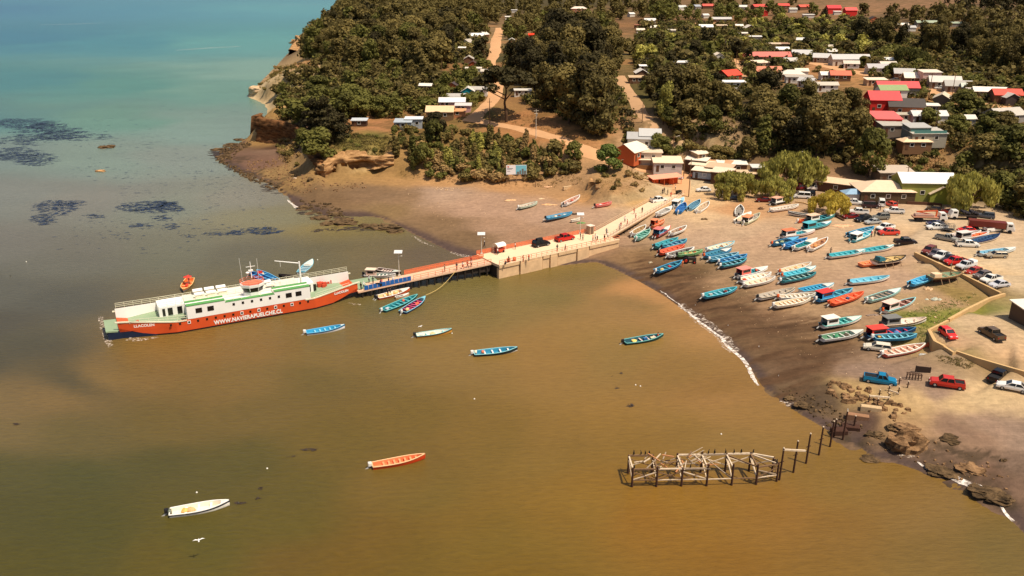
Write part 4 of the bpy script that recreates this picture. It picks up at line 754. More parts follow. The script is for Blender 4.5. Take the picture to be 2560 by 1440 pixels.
# named single trees: crop, x, y of the foot, height, width factor, kind, leaves, label
for c, x, y, h, wf, kd, fo, lb in [
 ('cD',958,1290,21,1.15,'umbrella','dark','tall umbrella shaped tree with a bare dark trunk on the bluff road bend'),
 ('cE',165,640,9.5,1.1,'round','fresh','round bright green tree between the dirt roads and the brick house'),
 ('cE',700,480,8.5,1.15,'round','green','round dark green tree beside the bright white block roof'),
 ('cE',1520,900,8.5,1.22,'willow','willow','low willow with a white sedan parked on its left'),
 ('cE',1990,925,7.5,1.1,'willow','willow','middle willow shading a dark red car'),
 ('cE',2110,800,12.5,1.12,'willow','willow','largest willow behind the middle one beside the beach'),
 ('cC',320,1600,7.2,1.15,'willow','gold','golden dome shaped willow at the left of the car park'),
 ('cC',1890,1560,12,.92,'willow','willow','tall willow overhanging the trucks at the car park edge'),
 ('cC',760,1180,16,.80,'round','green','large broad tree standing above the long brown shed'),
 ('cA',530,1400,15,.62,'euc','willow','pale lime tree beside the forest road'),
 ('cA',590,1440,8,.9,'round','green','small dark green tree in front of the pale lime tree'),
 ('cE',1810,430,13,1.5,'poplar','green','narrow poplar standing in front of the dark wood'),
 ('cE',1300,540,6.5,1.3,'round','scrub','bushy olive tree behind the plank sheds'),
 ('cE',1420,560,6.5,1.2,'round','scrub','smaller olive tree right of the bushy one behind the plank sheds'),
 ('cE',1650,500,8,1.0,'round','scrub','brownish olive tree left of the narrow poplar foot'),
 ('cG',1190,570,11,1.35,'round','green','dense rounded tree leaning over the cliff edge'),
 ('cG',1010,420,6.5,1.0,'round','green','smaller rounded tree on the left of the cliff edge one'),
 ('cG',1320,420,13,1.25,'conifer','dark','black green cypress behind the cliff edge tree'),('cG',1130,310,14,1.2,'conifer','dark','leftmost black green cypress on the headland'),
 ('cG',1240,300,14,1.25,'conifer','dark','taller middle black green cypress on the headland'),('cG',1430,350,9,1.3,'conifer','dark','low black green cypress left of the pale roofed dark shed'),
 ('cG',2280,690,9.5,.85,'round','green','ivy dark tree standing against the bluff foot'),('cG',1990,560,8,1.4,'poplar','scrub','thin poplar on the bluff above the cave'),
 ('cG',2170,560,8,1.3,'poplar','green','thin green poplar left of the ivy dark tree'),('cG',2400,390,8,1.0,'round','green','dark tree in front of the cream roofed barn'),
 ('cH',120,330,9,1.0,'round','dark','dark tree right of the barn yard on the bluff'),('cH',1590,600,7,1.0,'round','green','dark bushy tree at the top of the bluff beside the road bend'),
 ('cD',600,905,9,1.05,'round','green','broad dark tree above the turquoise hut'),
 ('cC',2080,730,7,1.1,'round','green','dark round tree below the grey gable house'),('cC',1840,470,9,1.35,'round','green','wide dark tree at the bend of the upper street'),('cC',1420,620,7,1.2,'round','green','dark bushes beside the modern teal banded house'),
 ('cC',1750,700,7,1.2,'round','green','dark tree on the slope right of the modern house'),('cB',1220,745,10,1.25,'willow','green','round olive willow beside the white roofs above the street'),
 ('cB',1260,230,11,.8,'euc','euc','leaning tree alone on the brown field'),('cB',270,205,9,1.3,'conifer','dark','dark conifer clump beside the red field house'),
 ('cB',700,760,6,1.2,'round','green','dark bush like tree right of the warehouse'),('cB',1020,870,7,1.3,'round','green','round dark tree between the white roofs above the red roof'),
 ('cB',1920,215,8,1.2,'conifer','dark','dark rounded pine at the upper right'),
 ('cC',2130,640,6.5,1.3,'round','green','left dark green tree hiding the walls of the dormered house'),('cC',2290,660,7,1.3,'round','scrub','right olive tree hiding the walls of the dormered house'),
]:
    u, v = px(c, x, y); p = T(u, v); tree(p, h, wf, kd, fo, lb); TREES.append((p.x, p.y, h * wf * .45))
    ub, vb, s = uvd(p.x, p.y, p.z)
    if v > 250: GUARD.append((u, v - h * s * .6, p.y, h * s * .12)); 
# woods: pixel outline of the ground they stand on, spacing, height range, width, kinds, description
WOODS = [
 ('fcliff', [(690,278),(780,238),(900,228),(1010,250),(1070,290),(1000,300),(930,296),(880,300),(780,318),(720,300)], 5.0, (5,10.5), 1.3, [('round','green'),('round','green'),('round','scrub'),('euc','green')], 'green {k} of the headland tip wood'),
 ('flow', [(700,200),(760,185),(900,175),(1060,185),(1120,215),(1080,262),(980,245),(860,225),(770,235),(700,262)], 5.2, (3.5,8), 1.25, [('round','scrub'),('round','green'),('bush','scrub')], 'low olive {k} of the low headland'),
 ('ftall', [(790,92),(850,60),(1000,52),(1210,80),(1215,150),(1150,150),(1090,180),(950,172),(840,172),(760,150)], 7.6, (10,19), 1.1, [('euc','euc'),('euc','scrub'),('euc','green'),('round','scrub'),('euc','dark')], 'tall brownish {k} of the high left wood'),
 ('fback', [(840,30),(1240,30),(1260,62),(1000,52),(850,58)], 11, (12,16), 1.0, [('euc','euc'),('round','euc')], 'distant {k} at the top left of the headland'),
 ('fmid', [(1300,262),(1400,300),(1480,340),(1560,352),(1588,310),(1562,240),(1530,170),(1480,130),(1330,120),(1262,120),(1262,180),(1330,220)], 7.0, (14,25), 1.0, [('euc','euc'),('euc','euc'),('euc','dark'),('euc','scrub'),('conifer','dark')], 'very tall dark {k} of the middle wood'),
 ('fmid2', [(1255,60),(1520,60),(1540,120),(1400,110),(1260,110)], 9, (10,14), 1.0, [('euc','euc'),('round','euc'),('round','green')], '{k} behind the tall wood near the villa'),
 ('fright', [(1640,262),(1720,240),(1900,240),(2080,245),(2170,270),(2180,330),(2170,390),(2050,400),(1900,396),(1780,372),(1690,350),(1640,310)], 7.2, (10,20), 1.08, [('euc','euc'),('euc','dark'),('round','green'),('euc','scrub'),('round','scrub')], 'tall dark {k} of the wood below the village'),
 ('fbelt', [(2130,115),(2300,130),(2480,160),(2640,200),(2640,150),(2400,105),(2150,90)], 10, (13,18), .85, [('euc','euc'),('euc','dark'),('euc','euc')], 'dark {k} of the upper tree belt'),
 ('fbelt2', [(2290,140),(2420,160),(2560,215),(2640,240),(2640,190),(2400,130)], 8.5, (12,17), .9, [('euc','euc'),('euc','scrub')], 'brown green {k} of the lower tree belt'),
 ('fbank', [(2350,330),(2450,330),(2620,330),(2640,560),(2540,545),(2490,520),(2420,470),(2360,420)], 5.6, (5,11), 1.25, [('round','green'),('round','dark'),('euc','euc'),('round','scrub')], 'dark {k} on the bank at the right edge'),
 ('fvill', [(1600,60),(2150,60),(2250,125),(2050,150),(1900,230),(1650,230),(1590,150)], 6.2, (3,10), 1.1, [('round','green'),('round','scrub'),('euc','euc'),('bush','green'),('bush','scrub'),('euc','dark'),('round','willow')], '{k} growing between village roofs'),
 ('fvill2', [(1580,120),(1750,120),(1880,240),(1700,262),(1620,250)], 7.5, (7,12), 1.0, [('euc','dark'),('round','green'),('euc','euc')], 'dark {k} beside the village'),
 ('fgard', [(1060,215),(1220,160),(1215,240),(1160,290),(1080,290),(1010,280)], 6.5, (4,6), 1.15, [('round','green'),('bush','green')], 'garden {k} among the bluff houses'),
 ('fstreet', [(2180,120),(2560,200),(2600,300),(2450,330),(2340,340),(2300,260),(2180,210)], 6, (2.5,7), 1.2, [('round','green'),('round','scrub'),('bush','green'),('bush','scrub')], 'small {k} beside the upper street houses'),
]
KN = {'euc': 'eucalyptus', 'round': 'broadleaf tree', 'conifer': 'cypress', 'bush': 'shrub', 'willow': 'willow', 'poplar': 'poplar'}
cand = []
rr = random.Random(11); QQ = 0
for key, poly, sp, (h0, h1), wf, kinds, lab in WOODS:
    W_ = [T(u, v) for u, v in poly]; PX = [(p.x, p.y) for p in W_]
    xs_, ys_ = [p[0] for p in PX], [p[1] for p in PX]; area = (max(xs_)-min(xs_)) * (max(ys_)-min(ys_)); n = int(area / sp**2 * 3)
    for _ in range(min(n, 9000)):
        x, y = rr.uniform(min(xs_), max(xs_)), rr.uniform(min(ys_), max(ys_))
        if not inside_poly(np.array(x), np.array(y), PX): continue
        h = h0 + (h1 - h0) * rr.random() ** 1.3 * (1.25 if rr.random() < .15 else 1); z = H(x, y)
        if z < .8 or not clear(x, y, z, h, h * wf * .42, sp): continue
        TREES.append((x, y, sp)); kd, fo = rr.choice(kinds); cand.append((y, x, z, h, wf, kd, fo, lab, key, ((x - min(xs_)) / (max(xs_) - min(xs_)), (y - min(ys_)) / (max(ys_) - min(ys_)), (h - h0) / (h1 - h0))))
GN = {'fcliff': 'headland tip wood', 'flow': 'low headland trees', 'ftall': 'high wood left of the dirt road', 'fback': 'distant headland trees', 'fmid': 'wood between the two dirt roads', 'fmid2': 'trees behind the tall wood', 'fright': 'wood below the village',
      'fbelt': 'tree belt above the upper street', 'fbelt2': 'lower right of the tree belt', 'fbank': 'bank trees at the right edge', 'fvill': 'village trees', 'fvill2': 'trees left of the village', 'fgard': 'garden trees of the bluff houses', 'fstreet': 'trees of the upper street'}
ADJ = {'euc': 'brownish', 'green': 'green', 'dark': 'blackish', 'willow': 'lime', 'scrub': 'olive', 'gold': 'golden', 'fresh': 'fresh green'}
def wlabel(fo, kd, lab, q):
    sz = 'shortest ' if q[2] < .2 else 'short ' if q[2] < .4 else '' if q[2] < .6 else 'taller ' if q[2] < .8 else 'tallest '
    pl = ('front edge', 'front', 'middle', 'back', 'back edge')[min(4, int(q[1] * 5))] + ' ' + ('far left', 'left', 'centre left', 'centre', 'centre right', 'right', 'far right')[min(6, int(q[0] * 7))]
    a, b_ = lab.format(k=KN[kd]).replace('very tall ', '').replace('tall ', '').replace('small ', '').replace('low ', ''), ''
    return ' '.join((sz + ADJ[fo] + ' ' + a).split()) + ', ' + pl
cand.sort(key=lambda c: -(c[3] / c[0])); far = []; NT0 = NT[0]; LIM = 285
for i, (y, x, z, h, wf, kd, fo, lab, key, q) in enumerate(cand):
    if NT[0] < LIM:
        tree((x, y, z), h, wf, kd, fo, wlabel(fo, kd, lab, q).replace('green green', 'green').replace('olive olive', 'olive').replace('brownish brownish', 'brownish'), 'tree', None, GN[key], rng=rr)
    else: far.append((x, y, z, h, wf, kd, fo))
# dense undergrowth between the trunks
ugr = np.random.default_rng(9); UG = {}
for key, poly, sp, hh, wf, kinds, lab in WOODS:
    if key in ('fback', 'fmid2'): continue
    W_ = [T(u, v) for u, v in poly]; PX = [(p.x, p.y) for p in W_]; xs_, ys_ = [p[0] for p in PX], [p[1] for p in PX]; area = (max(xs_)-min(xs_)) * (max(ys_)-min(ys_)); q = 3.2 if key in ('fcliff', 'fgard', 'fbank', 'fright', 'fmid', 'flow') else 4.2
    for _ in range(int(area / q**2)):
        x, y = ugr.uniform(min(xs_), max(xs_)), ugr.uniform(min(ys_), max(ys_))
        if not inside_poly(np.array(x), np.array(y), PX): continue
        z = H(x, y); h = ugr.uniform(1.6, 3.4) * (1.5 if q > 4 else 1)
        if z < .8 or any((x-a)**2 + (y-b)**2 < (c*.7+1)**2 for a, b, c in HOUSES): continue
        ub, vb, s_ = uvd(x, y, z)
        if any(abs(gu-ub) < 1.6*s_ + gr and vb - h*s_ < gv < vb + 2 and gd > y - 3 for gu, gv, gd, gr in GUARD): continue
        r_ = h * .75; V, Q = leaves([(x, y, z + h*.35, r_, r_, h*.55)], 34 if q < 4 else 40, h * .34, ugr); UG.setdefault('dark' if ugr.random() < .25 else 'scrub' if ugr.random() < .45 else 'green', []).append(V)
for fo, l in UG.items():
    V = np.concatenate(l); tag(link({'dark': 'dark_undergrowth', 'scrub': 'olive_undergrowth', 'green': 'green_undergrowth'}[fo], npmesh('undergrowth', V, np.arange(len(V)).reshape(-1, 4), FM[fo])), {'dark': 'blackish', 'scrub': 'olive', 'green': 'green'}[fo] + ' undergrowth filling the woods between the trunks', 'undergrowth', kind='stuff')
# skyline woods too far to tell apart
frng = np.random.default_rng(5)
FARP = [([(1620,22),(2040,28),(2040,60),(1640,56)], 11, 'round', 'green'), ([(2060,48),(2300,62),(2640,110),(2640,70),(2300,40),(2200,46)], 12, 'round', 'scrub'), ([(1250,10),(1900,10),(1900,30),(1500,55),(1250,60)], 14, 'euc', 'euc'), ([(840,8),(1260,8),(1260,34),(850,30)], 13, 'euc', 'euc'), ([(1900,30),(2060,30),(2060,46),(1900,50)], 15, 'round', 'green'), ([(2270,40),(2640,55),(2640,120),(2300,80)], 13, 'round', 'euc'), ([(2340,8),(2640,8),(2640,40),(2380,30)], 16, 'round', 'dark'),
        ([(1560,8),(2000,4),(2000,14),(1560,18)], 22, 'round', 'euc'), ([(820,-2),(1560,-2),(1560,10),(830,10)], 20, 'euc', 'euc')]
for poly, sp, kd, fo in FARP:
    W_ = [T(u, v) for u, v in poly]; PX = [(p.x, p.y) for p in W_]; xs_, ys_ = [p[0] for p in PX], [p[1] for p in PX]
    for _ in range(int((max(xs_)-min(xs_)) * (max(ys_)-min(ys_)) / sp**2 * 1.3)):
        x, y = frng.uniform(min(xs_), max(xs_)), frng.uniform(min(ys_), max(ys_))
        if inside_poly(np.array(x), np.array(y), PX) and len(far) < 2600:
            h = frng.uniform(9, 15); z = H(x, y)
            if z > 1 and clear(x, y, z, h, h*.4, sp * .8): TREES.append((x, y, sp)); far.append((x, y, z, h, 1.0, kd, fo))
print('trees', NT[0], 'far', len(far), 'cand', len(cand))
by = {}
for x, y, z, h, wf, kd, fo in far:
    n = int(np.clip(520000 / len(far), 200, 520)); V, Q = leaves(lobes_for(kd, frng), n, .13 if kd != 'bush' else .3, frng); V = V * np.array([h*wf, h*wf, h]) + np.array([x, y, z]); by.setdefault(fo, []).append(V)
first = True
for fo, l in by.items():
    V = np.concatenate(l); o = link({'euc': 'distant_eucalyptus_wood', 'green': 'distant_broadleaf_wood', 'dark': 'distant_dark_wood', 'scrub': 'distant_olive_wood'}.get(fo, 'distant_wood'), npmesh('wood', V, np.arange(len(V)).reshape(-1, 4), FM[fo]))
    tag(o, {'euc': 'brownish far wood covering the rising land behind the village', 'green': 'green far trees massed between the far village roofs', 'dark': 'blackish far trees in clumps along the skyline', 'scrub': 'olive far trees scattered behind the village'}.get(fo, 'lime green far trees among the far roofs'), 'wood', kind='stuff')
# ---------------------------------------------------------------- shrubs on the bluff
def shrubs(poly, n, hr, kinds, lab, grp, sp=2.0):
    W_ = [T(u, v) for u, v in poly]; PX = [(p.x, p.y) for p in W_]; xs_, ys_ = [p[0] for p in PX], [p[1] for p in PX]; k = 0
    for _ in range(n * 40):
        if k >= n: break
        x, y = rr.uniform(min(xs_), max(xs_)), rr.uniform(min(ys_), max(ys_)); h = rr.uniform(*hr); z = H(x, y)
        if not inside_poly(np.array(x), np.array(y), PX) or not clear(x, y, z, h, h*.4, sp): continue
        kd, fo = rr.choice(kinds); TREES.append((x, y, sp)); k += 1
        fx = (x - min(xs_)) / (max(xs_) - min(xs_)); fy = (y - min(ys_)) / (max(ys_) - min(ys_)); pl = ('front', 'middle', 'back')[min(2, int(fy*3))] + ' ' + ('far left', 'left', 'centre left', 'centre', 'centre right', 'right', 'far right')[min(6, int(fx*7))]; sz = 'small ' if h < hr[0]*.65 + hr[1]*.35 else 'large ' if h > hr[0]*.35 + hr[1]*.65 else ''
        tree((x, y, z), h, (1.2 if kd == 'bush' else 1.25 if kd == 'poplar' else 1.0), kd, fo, sz + ADJ.get(fo, 'rusty brown') + ' ' + lab.format(k=KN[kd]) + ', ' + pl, 'shrub' if kd == 'bush' else 'tree', None, grp, rng=rr)
ADJ['dry'] = 'rusty brown'
shrubs([(1000,350),(1120,345),(1250,335),(1330,355),(1400,372),(1420,405),(1400,440),(1300,440),(1180,440),(1020,430)], 56, (3.2,7.5), [('poplar','scrub'),('poplar','willow'),('poplar','scrub'),('poplar','green'),('poplar','dry')], 'young {k} on the bluff behind the billboard', 'young poplars on the bluff', 1.5)
shrubs([(1080,380),(1250,400),(1430,400),(1440,440),(1380,450),(1250,455),(1120,450),(1060,440)], 60, (1.4,3.8), [('bush','scrub'),('bush','green'),('bush','scrub'),('bush','dry')], '{k} on the bluff face around the billboard', 'bluff face shrubs', 2.2)
shrubs([(1000,352),(1130,345),(1250,342),(1330,360),(1410,378),(1400,420),(1250,420),(1120,415),(1030,410)], 50, (1.5,4.2), [('bush','scrub'),('bush','green'),('bush','dry'),('round','scrub')], '{k} among the young poplars on the bluff', 'shrubs among the poplars', 1.8)
shrubs([(980,320),(1120,320),(1180,335),(1100,370),(980,372)], 22, (1.5,3.5), [('bush','green'),('bush','scrub'),('round','green')], '{k} along the bluff rim below the barn', 'bluff rim shrubs', 2.6)
shrubs([(690,170),(800,165),(760,215),(700,225),(670,232),(650,222)], 34, (1.2,2.6), [('bush','scrub'),('bush','dry'),('bush','scrub')], '{k} on the slope above the pale cliff', 'pale cliff shrubs', 3)
shrubs([(700,325),(745,330),(760,400),(740,420),(700,400),(690,370)], 26, (1,2.2), [('bush','dry'),('bush','scrub')], '{k} left of the cliff edge tree', 'cliff slope shrubs', 2)
shrubs([(820,340),(980,345),(990,375),(900,380),(830,380)], 18, (.8,1.6), [('bush','green'),('bush','scrub')], 'low {k} on the turf above the cave', 'turf shrubs above the cave', 3)
shrubs([(1490,430),(1540,440),(1620,440),(1620,480),(1560,500),(1500,490)], 14, (.7,1.8), [('bush','scrub'),('bush','dry')], '{k} on the dry knoll beside the pier road', 'knoll shrubs', 2.5)
shrubs([(2230,350),(2340,360),(2360,430),(2300,450),(2240,430)], 22, (1.5,3), [('bush','dry'),('bush','scrub'),('bush','green')], '{k} on the orange bank behind the lime house', 'orange bank shrubs', 2.8)
shrubs([(2040,150),(2150,165),(2120,215),(2020,200)], 12, (1.5,3), [('bush','green'),('bush','scrub')], '{k} in the gardens below the dirt street', 'garden shrubs', 4)
shrubs([(2200,225),(2360,245),(2340,262),(2240,250)], 8, (1,2), [('bush','dry'),('bush','scrub')], '{k} on the dirt plot behind the red house', 'dirt plot shrubs', 4)
shrubs([(1670,340),(1700,352),(1790,378),(1900,402),(2150,408),(2150,420),(1900,420),(1780,408),(1690,392),(1665,360)], 44, (2,4.5), [('bush','scrub'),('bush','green'),('round','green'),('round','scrub')], '{k} on the bank behind the plank sheds', 'bank shrubs behind the sheds', 2.6)
shrubs([(1560,330),(1600,345),(1650,372),(1640,385),(1560,352)], 10, (1.5,3), [('bush','scrub'),('bush','green')], '{k} behind the orange brick house', 'shrubs behind the brick house', 2.6)
# ---------------------------------------------------------------- jetty
conc = mat('pale_concrete', (226, 196, 160), .9, var=.10, scale=.5, spec=.15); wallc = mat('weathered_concrete', (212, 176, 134), .92, var=.3, scale=.7, bump=.4)  # deck concrete paler than the weathered wall
dk = mat('dark_pile_and_shade', (52, 42, 34), .9, var=.2); orr = mat('orange_rail_paint', (222, 118, 76), .6, var=.06); wood = mat('grey_timber', (150, 118, 88), .9, var=.2)
a0 = Vector((*G(1247, 665, 3.1), 0)); a1 = Vector((*G(1548, 600, 3.1), 0)); jx = (a1 - a0).normalized(); jn = Vector((-jx.y, jx.x, 0)); JL = (a1 - a0).length; JW = 9.6; DZ = 3.1
jet = thing('jetty_platform', 'wide concrete jetty platform with orange railings and blockwork wall', 'jetty', (a0.x, a0.y, 0), math.atan2(jx.y, jx.x))
m = MB(); m.box(0, JL, .05, JW, 2.7, DZ); m.build('deck', conc, jet)
m = MB(); cuts = [0, .16, .34, .40, .465, .625, .73, 1.0]
for i in range(len(cuts) - 1):
    x0, x1 = cuts[i]*JL + (.12 if i else 0), cuts[i+1]*JL - .12; z0 = -1.0
    n = 14; rs = []
    m.box(x0, x1, -.02 - .25*(i % 2), .8, z0, 2.45 + .25*(i % 2)); m.box(x0+.05, x1-.05, -.22, .9, 2.5 + .2*(i % 2), DZ + .1)
m.build('sea_wall', wallc, jet)
m = MB(); m.box(.02, .5, .1, JW-.1, -1, 2.68); m.box(JL-.5, JL-.02, .1, JW-.1, -1, 2.68); m.box(.5, JL-.5, .85, JW-.3, -1.5, 2.68); m.build('shaded_core', dk, jet)  # dark colour puts the shade of the platform's end face into the concrete
m = MB(); m.box(-.02, .35, -.2, JW, DZ+.01, DZ+.2); m.box(0, JL, -.22, .2, DZ + .11, DZ+.25); m.build('kerb', conc, jet)
def rail(par, pts, h=1.05, sp=1.6, m_=None, solid=0, name='railing'):
    r = MB(); 
    for a, b in zip(pts, pts[1:]):
        a, b = Vector(a), Vector(b); n = max(1, round((b - a).length / sp))
        for k in range(n + 1): p = a.lerp(b, k / n); r.bar(p, p + Vector((0, 0, h)), .07)
        for z in (h, h * .55): r.bar(a + Vector((0, 0, z)), b + Vector((0, 0, z)), .07, .07)
        if solid:
            for z in np.arange(.18, h, .17): r.bar(a + Vector((0, 0, z)), b + Vector((0, 0, z)), .03, .09)
    return r.build(name, m_ or orr, par)
rail(jet, [(.2, .05, DZ+.2), (JL, .05, DZ+.2)], 1.0, 1.5)
rail(jet, [(-.1, JW-.1, DZ), (JL*.52, JW-.1, DZ), (JL, JW-.1, DZ)], 1.1, 1.5, None, 1, 'barrier')
# narrow pier from the platform down to the ferry
e0 = a0 + jn * 4.9; pv = Vector((*G(888, 722, 1.6), 0)); d2 = (pv - e0).normalized(); P2L = (pv - e0).length; n2_ = Vector((d2.y, -d2.x, 0))
pier = thing('loading_pier', 'narrow sloping pier on piles running from the jetty to the ferry ramp', 'pier', (e0.x, e0.y, 0), math.atan2(d2.y, d2.x))
# local: x away from jetty, +y points to the camera-left/near side
PWD = 4.2; q = P2L
def slope(x): return 3.0 - 1.4 * x / q
m = MB(); xs = [0, q*.62, q]
m.loft([[(x, -PWD/2, slope(x)-.35), (x, PWD/2, slope(x)-.35), (x, PWD/2, slope(x)), (x, -PWD/2, slope(x))] for x in xs]); m.build('deck', mat('pink_concrete', (216, 176, 144), .9, var=.12, scale=.5), pier)
m = MB()
for k in range(17):
    x = 1 + (q - 2) * k / 16
    for y in (-PWD/2+.3, PWD/2-.3): m.tube((x, y, -2), (x, y, slope(x) - .36), .16, n=7)
m.build('piles', dk, pier)['kind'] = 'stuff'
m = MB(); m.loft([[(x, -PWD/2+.5, .9 if x < q*.55 else slope(x)-.7), (x, PWD/2-.5, .9 if x < q*.55 else slope(x)-.7), (x, PWD/2-.5, slope(x)-.37), (x, -PWD/2+.5, slope(x)-.37)] for x in (0, q*.55, q)]); m.build('beam', dk, pier)
rail(pier, [(0, PWD/2-.1, slope(0)), (q*.60, PWD/2-.1, slope(q*.6))], 1.0, 1.7)
rail(pier, [(0, -PWD/2+.1, slope(0)), (q*.62, -PWD/2+.1, slope(q*.62))], 1.1, 1.5, None, 1, 'barrier')
blue = mat('blue_panel', (34, 92, 160), .6, var=.1)
m = MB(); 
for k in range(11): x = q*.62 + k * .98; m.box(x, x+.88, PWD/2-.12, PWD/2+.02, slope(x)+.02, slope(x)+1.0)
m.build('blue_fence', blue, pier)
# ramp bridge from the platform to the shore
b0 = a1 + jn * (JW * .62) - jx * 1.0; b0.z = 0; b1 = T(1690, 482); b1 = Vector((b1.x, b1.y, 0)); d3 = (b1 - b0).normalized(); RL = (b1 - b0).length; RW = 5.4; zr1 = H(b1.x, b1.y) + .12
br = thing('access_bridge', 'pale trestle bridge sloping from the road head to the jetty platform', 'bridge', (b0.x, b0.y, 0), math.atan2(d3.y, d3.x))
sl2 = lambda x: DZ + .01 + (zr1 - DZ) * x / RL
m = MB(); m.loft([[(x, -RW/2, sl2(x)-.3), (x, RW/2, sl2(x)-.3), (x, RW/2, sl2(x)), (x, -RW/2, sl2(x))] for x in (0, RL)]); m.build('deck', mat('bridge_concrete', (222, 190, 156), .9, var=.12, scale=.5), br)
m = MB(); m.loft([[(x, -RW/2-.02, sl2(x)-.62), (x, -RW/2+.25, sl2(x)-.62), (x, -RW/2+.25, sl2(x)-.31), (x, -RW/2-.02, sl2(x)-.31)] for x in (0, RL)]); m.build('beam', mat('tan_beam', (150, 118, 84), .9, var=.2), br)
m = MB(); NB = 14
for k in range(NB):
    x = RL * (k + .5) / NB
    for y in (-RW/2+.3, RW/2-.3): m.bar((x, y, -1), (x, y, sl2(x)-.32), .22)
    if k < NB-1: m.bar((x, -RW/2+.2, sl2(x)-.5), (x + RL/NB, -RW/2+.2, sl2(x)-2.4), .1)
m.build('trestle', dk, br)
rail(br, [(0, -RW/2+.1, sl2(0)), (RL, -RW/2+.1, sl2(RL))], 1.0, 2.0, mat('pale_rail_paint', (206, 172, 140), .7, var=.05))
rail(br, [(0, RW/2-.1, sl2(0)), (RL*.75, RW/2-.1, sl2(RL*.75))], 1.0, 2.0, mat('pale_rail_paint', (206, 172, 140), .7, var=.05))
def onjet(x, y): return (a0 + jx * x + jn * y) + Vector((0, 0, DZ))
def onpier(x, y): p = e0 + d2 * x - n2_ * y * -1; return Vector((e0.x + d2.x*x - d2.y*y, e0.y + d2.y*x + d2.x*y, slope(x)))
def onbr(x, y): return Vector((b0.x + d3.x*x - d3.y*y, b0.y + d3.y*x + d3.x*y, sl2(x)))
# solar lamp posts
def lamp(p, h, lb, rz=0):
    o = thing('lamp_post', lb, 'lamp post', p, rz, 'solar lamp posts along the pier'); m = MB(); m.tube((0,0,0), (0,0,h), .09, .06, 8); m.box(-.25,.25,-.25,.25,0,.4); m.build('pole', mat('galvanised_pole', (206, 196, 180), .5, var=.05), o)
    m = MB(); m.add([(-.9,-.55,h-.05),(.9,-.55,h-.05),(.9,.55,h+.35),(-.9,.55,h+.35),(-.9,-.55,h),(.9,-.55,h),(.9,.55,h+.4),(-.9,.55,h+.4)], [(3,2,1,0),(4,5,6,7),(0,1,5,4),(1,2,6,5),(2,3,7,6),(3,0,4,7)]); m.build('solar_panel', mat('solar_panel', (214, 208, 204), .3, var=.05), o)
    m = MB(); m.bar((0,0,h-.9), (.6,0,h-.8), .06); m.box(.35,.85,-.14,.14,h-.84,h-.76); m.build('lamp_head', mat('galvanised_pole', (206, 196, 180), .5, var=.05), o); return o
lamp(onpier(q*.66, -PWD/2+.3), 5.6, 'solar lamp post at the blue fenced end of the narrow pier')
lamp(onjet(1.2, JW-.3), 5.0, 'solar lamp post beside the white topped stall on the platform')
lamp(onjet(JL*.86, JW-.2), 5.2, 'solar lamp post behind the red pickup on the platform')
# ---------------------------------------------------------------- ferry
A = Vector((*G(444.5, 834, 0), 0)); B = Vector((*G(790, 772.6, 0), 0)); fx = (B - A).normalized(); fy_ = Vector((-fx.y, fx.x, 0)); FLAT = (B - A).length; HB = 5.8
FO = A + fy_ * HB; fer = thing('car_ferry', 'orange and white double ended car ferry moored at the narrow pier with its ramps down', 'ferry', (FO.x, FO.y, 0), math.atan2(fx.y, fx.x))
org = mat('orange_hull_paint', (206, 80, 36), .55, var=.22, scale=.35); wht = mat('white_ship_paint', (240, 236, 228), .5, var=.09, scale=.4); grn = mat('green_deck_paint', (140, 158, 126), .8, var=.12, scale=.6)
blk = mat('black_antifouling', (34, 22, 20), .8, var=.2); ylw = mat('cream_rail_paint', (226, 220, 190), .6, var=.04); navy = mat('underhull_shade_blue', (24, 36, 60), .6, var=.1)
X0, X1 = -10.0, FLAT + 10.0
def hull_ring(x):  # keel profile of the double ended pontoon hull
    if x < 0: t = -x / -X0 if False else x / X0; hb = HB - 2.55 * t; zk = -1.0 + 3.1 * t**1.1; zt = 2.35 + .95 * t
    elif x > FLAT: t = (x - FLAT) / (X1 - FLAT); hb = HB - 2.55 * t; zk = -1.0 + 3.1 * t**1.1; zt = 2.35 + .95 * t
    else: hb, zk, zt = HB, -1.0, 2.35
    return hb, zk, zt
xs = [X0, -8, -6, -4, -2, 0, FLAT/2, FLAT, FLAT+2, FLAT+4, FLAT+6, FLAT+8, X1]
m = MB(); m.loft([[(x, -hull_ring(x)[0], max(hull_ring(x)[1], .32)), (x, hull_ring(x)[0], max(hull_ring(x)[1], .32)), (x, hull_ring(x)[0], 1.35), (x, -hull_ring(x)[0], 1.35)] for x in xs]); m.build('hull', org, fer)
m = MB(); m.loft([[(x, -hull_ring(x)[0]+.04, hull_ring(x)[1]), (x, hull_ring(x)[0]-.04, hull_ring(x)[1]), (x, hull_ring(x)[0]-.04, .34), (x, -hull_ring(x)[0]+.04, .34)] for x in xs if hull_ring(x)[1] < .3]); m.build('boot_top', blk, fer)
m = MB(); m.loft([[(x, -hull_ring(x)[0]+.1, 1.36), (x, hull_ring(x)[0]-.1, 1.36), (x, hull_ring(x)[0]-.1, 1.42), (x, -hull_ring(x)[0]+.1, 1.42)] for x in xs]); m.build('car_deck', grn, fer)
m = MB()   # orange bulwark, near side
def bul(mb, x_a, x_b, s, z0f, z1f, th=.12, n=8, mi=0):
    rs = []
    for k in range(n + 1):
        x = x_a + (x_b - x_a) * k / n; hb = hull_ring(x)[0]; y = s * hb
        rs.append([(x, y, z0f(x)), (x, y - s*th, z0f(x)), (x, y - s*th, z1f(x)), (x, y, z1f(x))])
    mb.loft(rs, mi=mi)
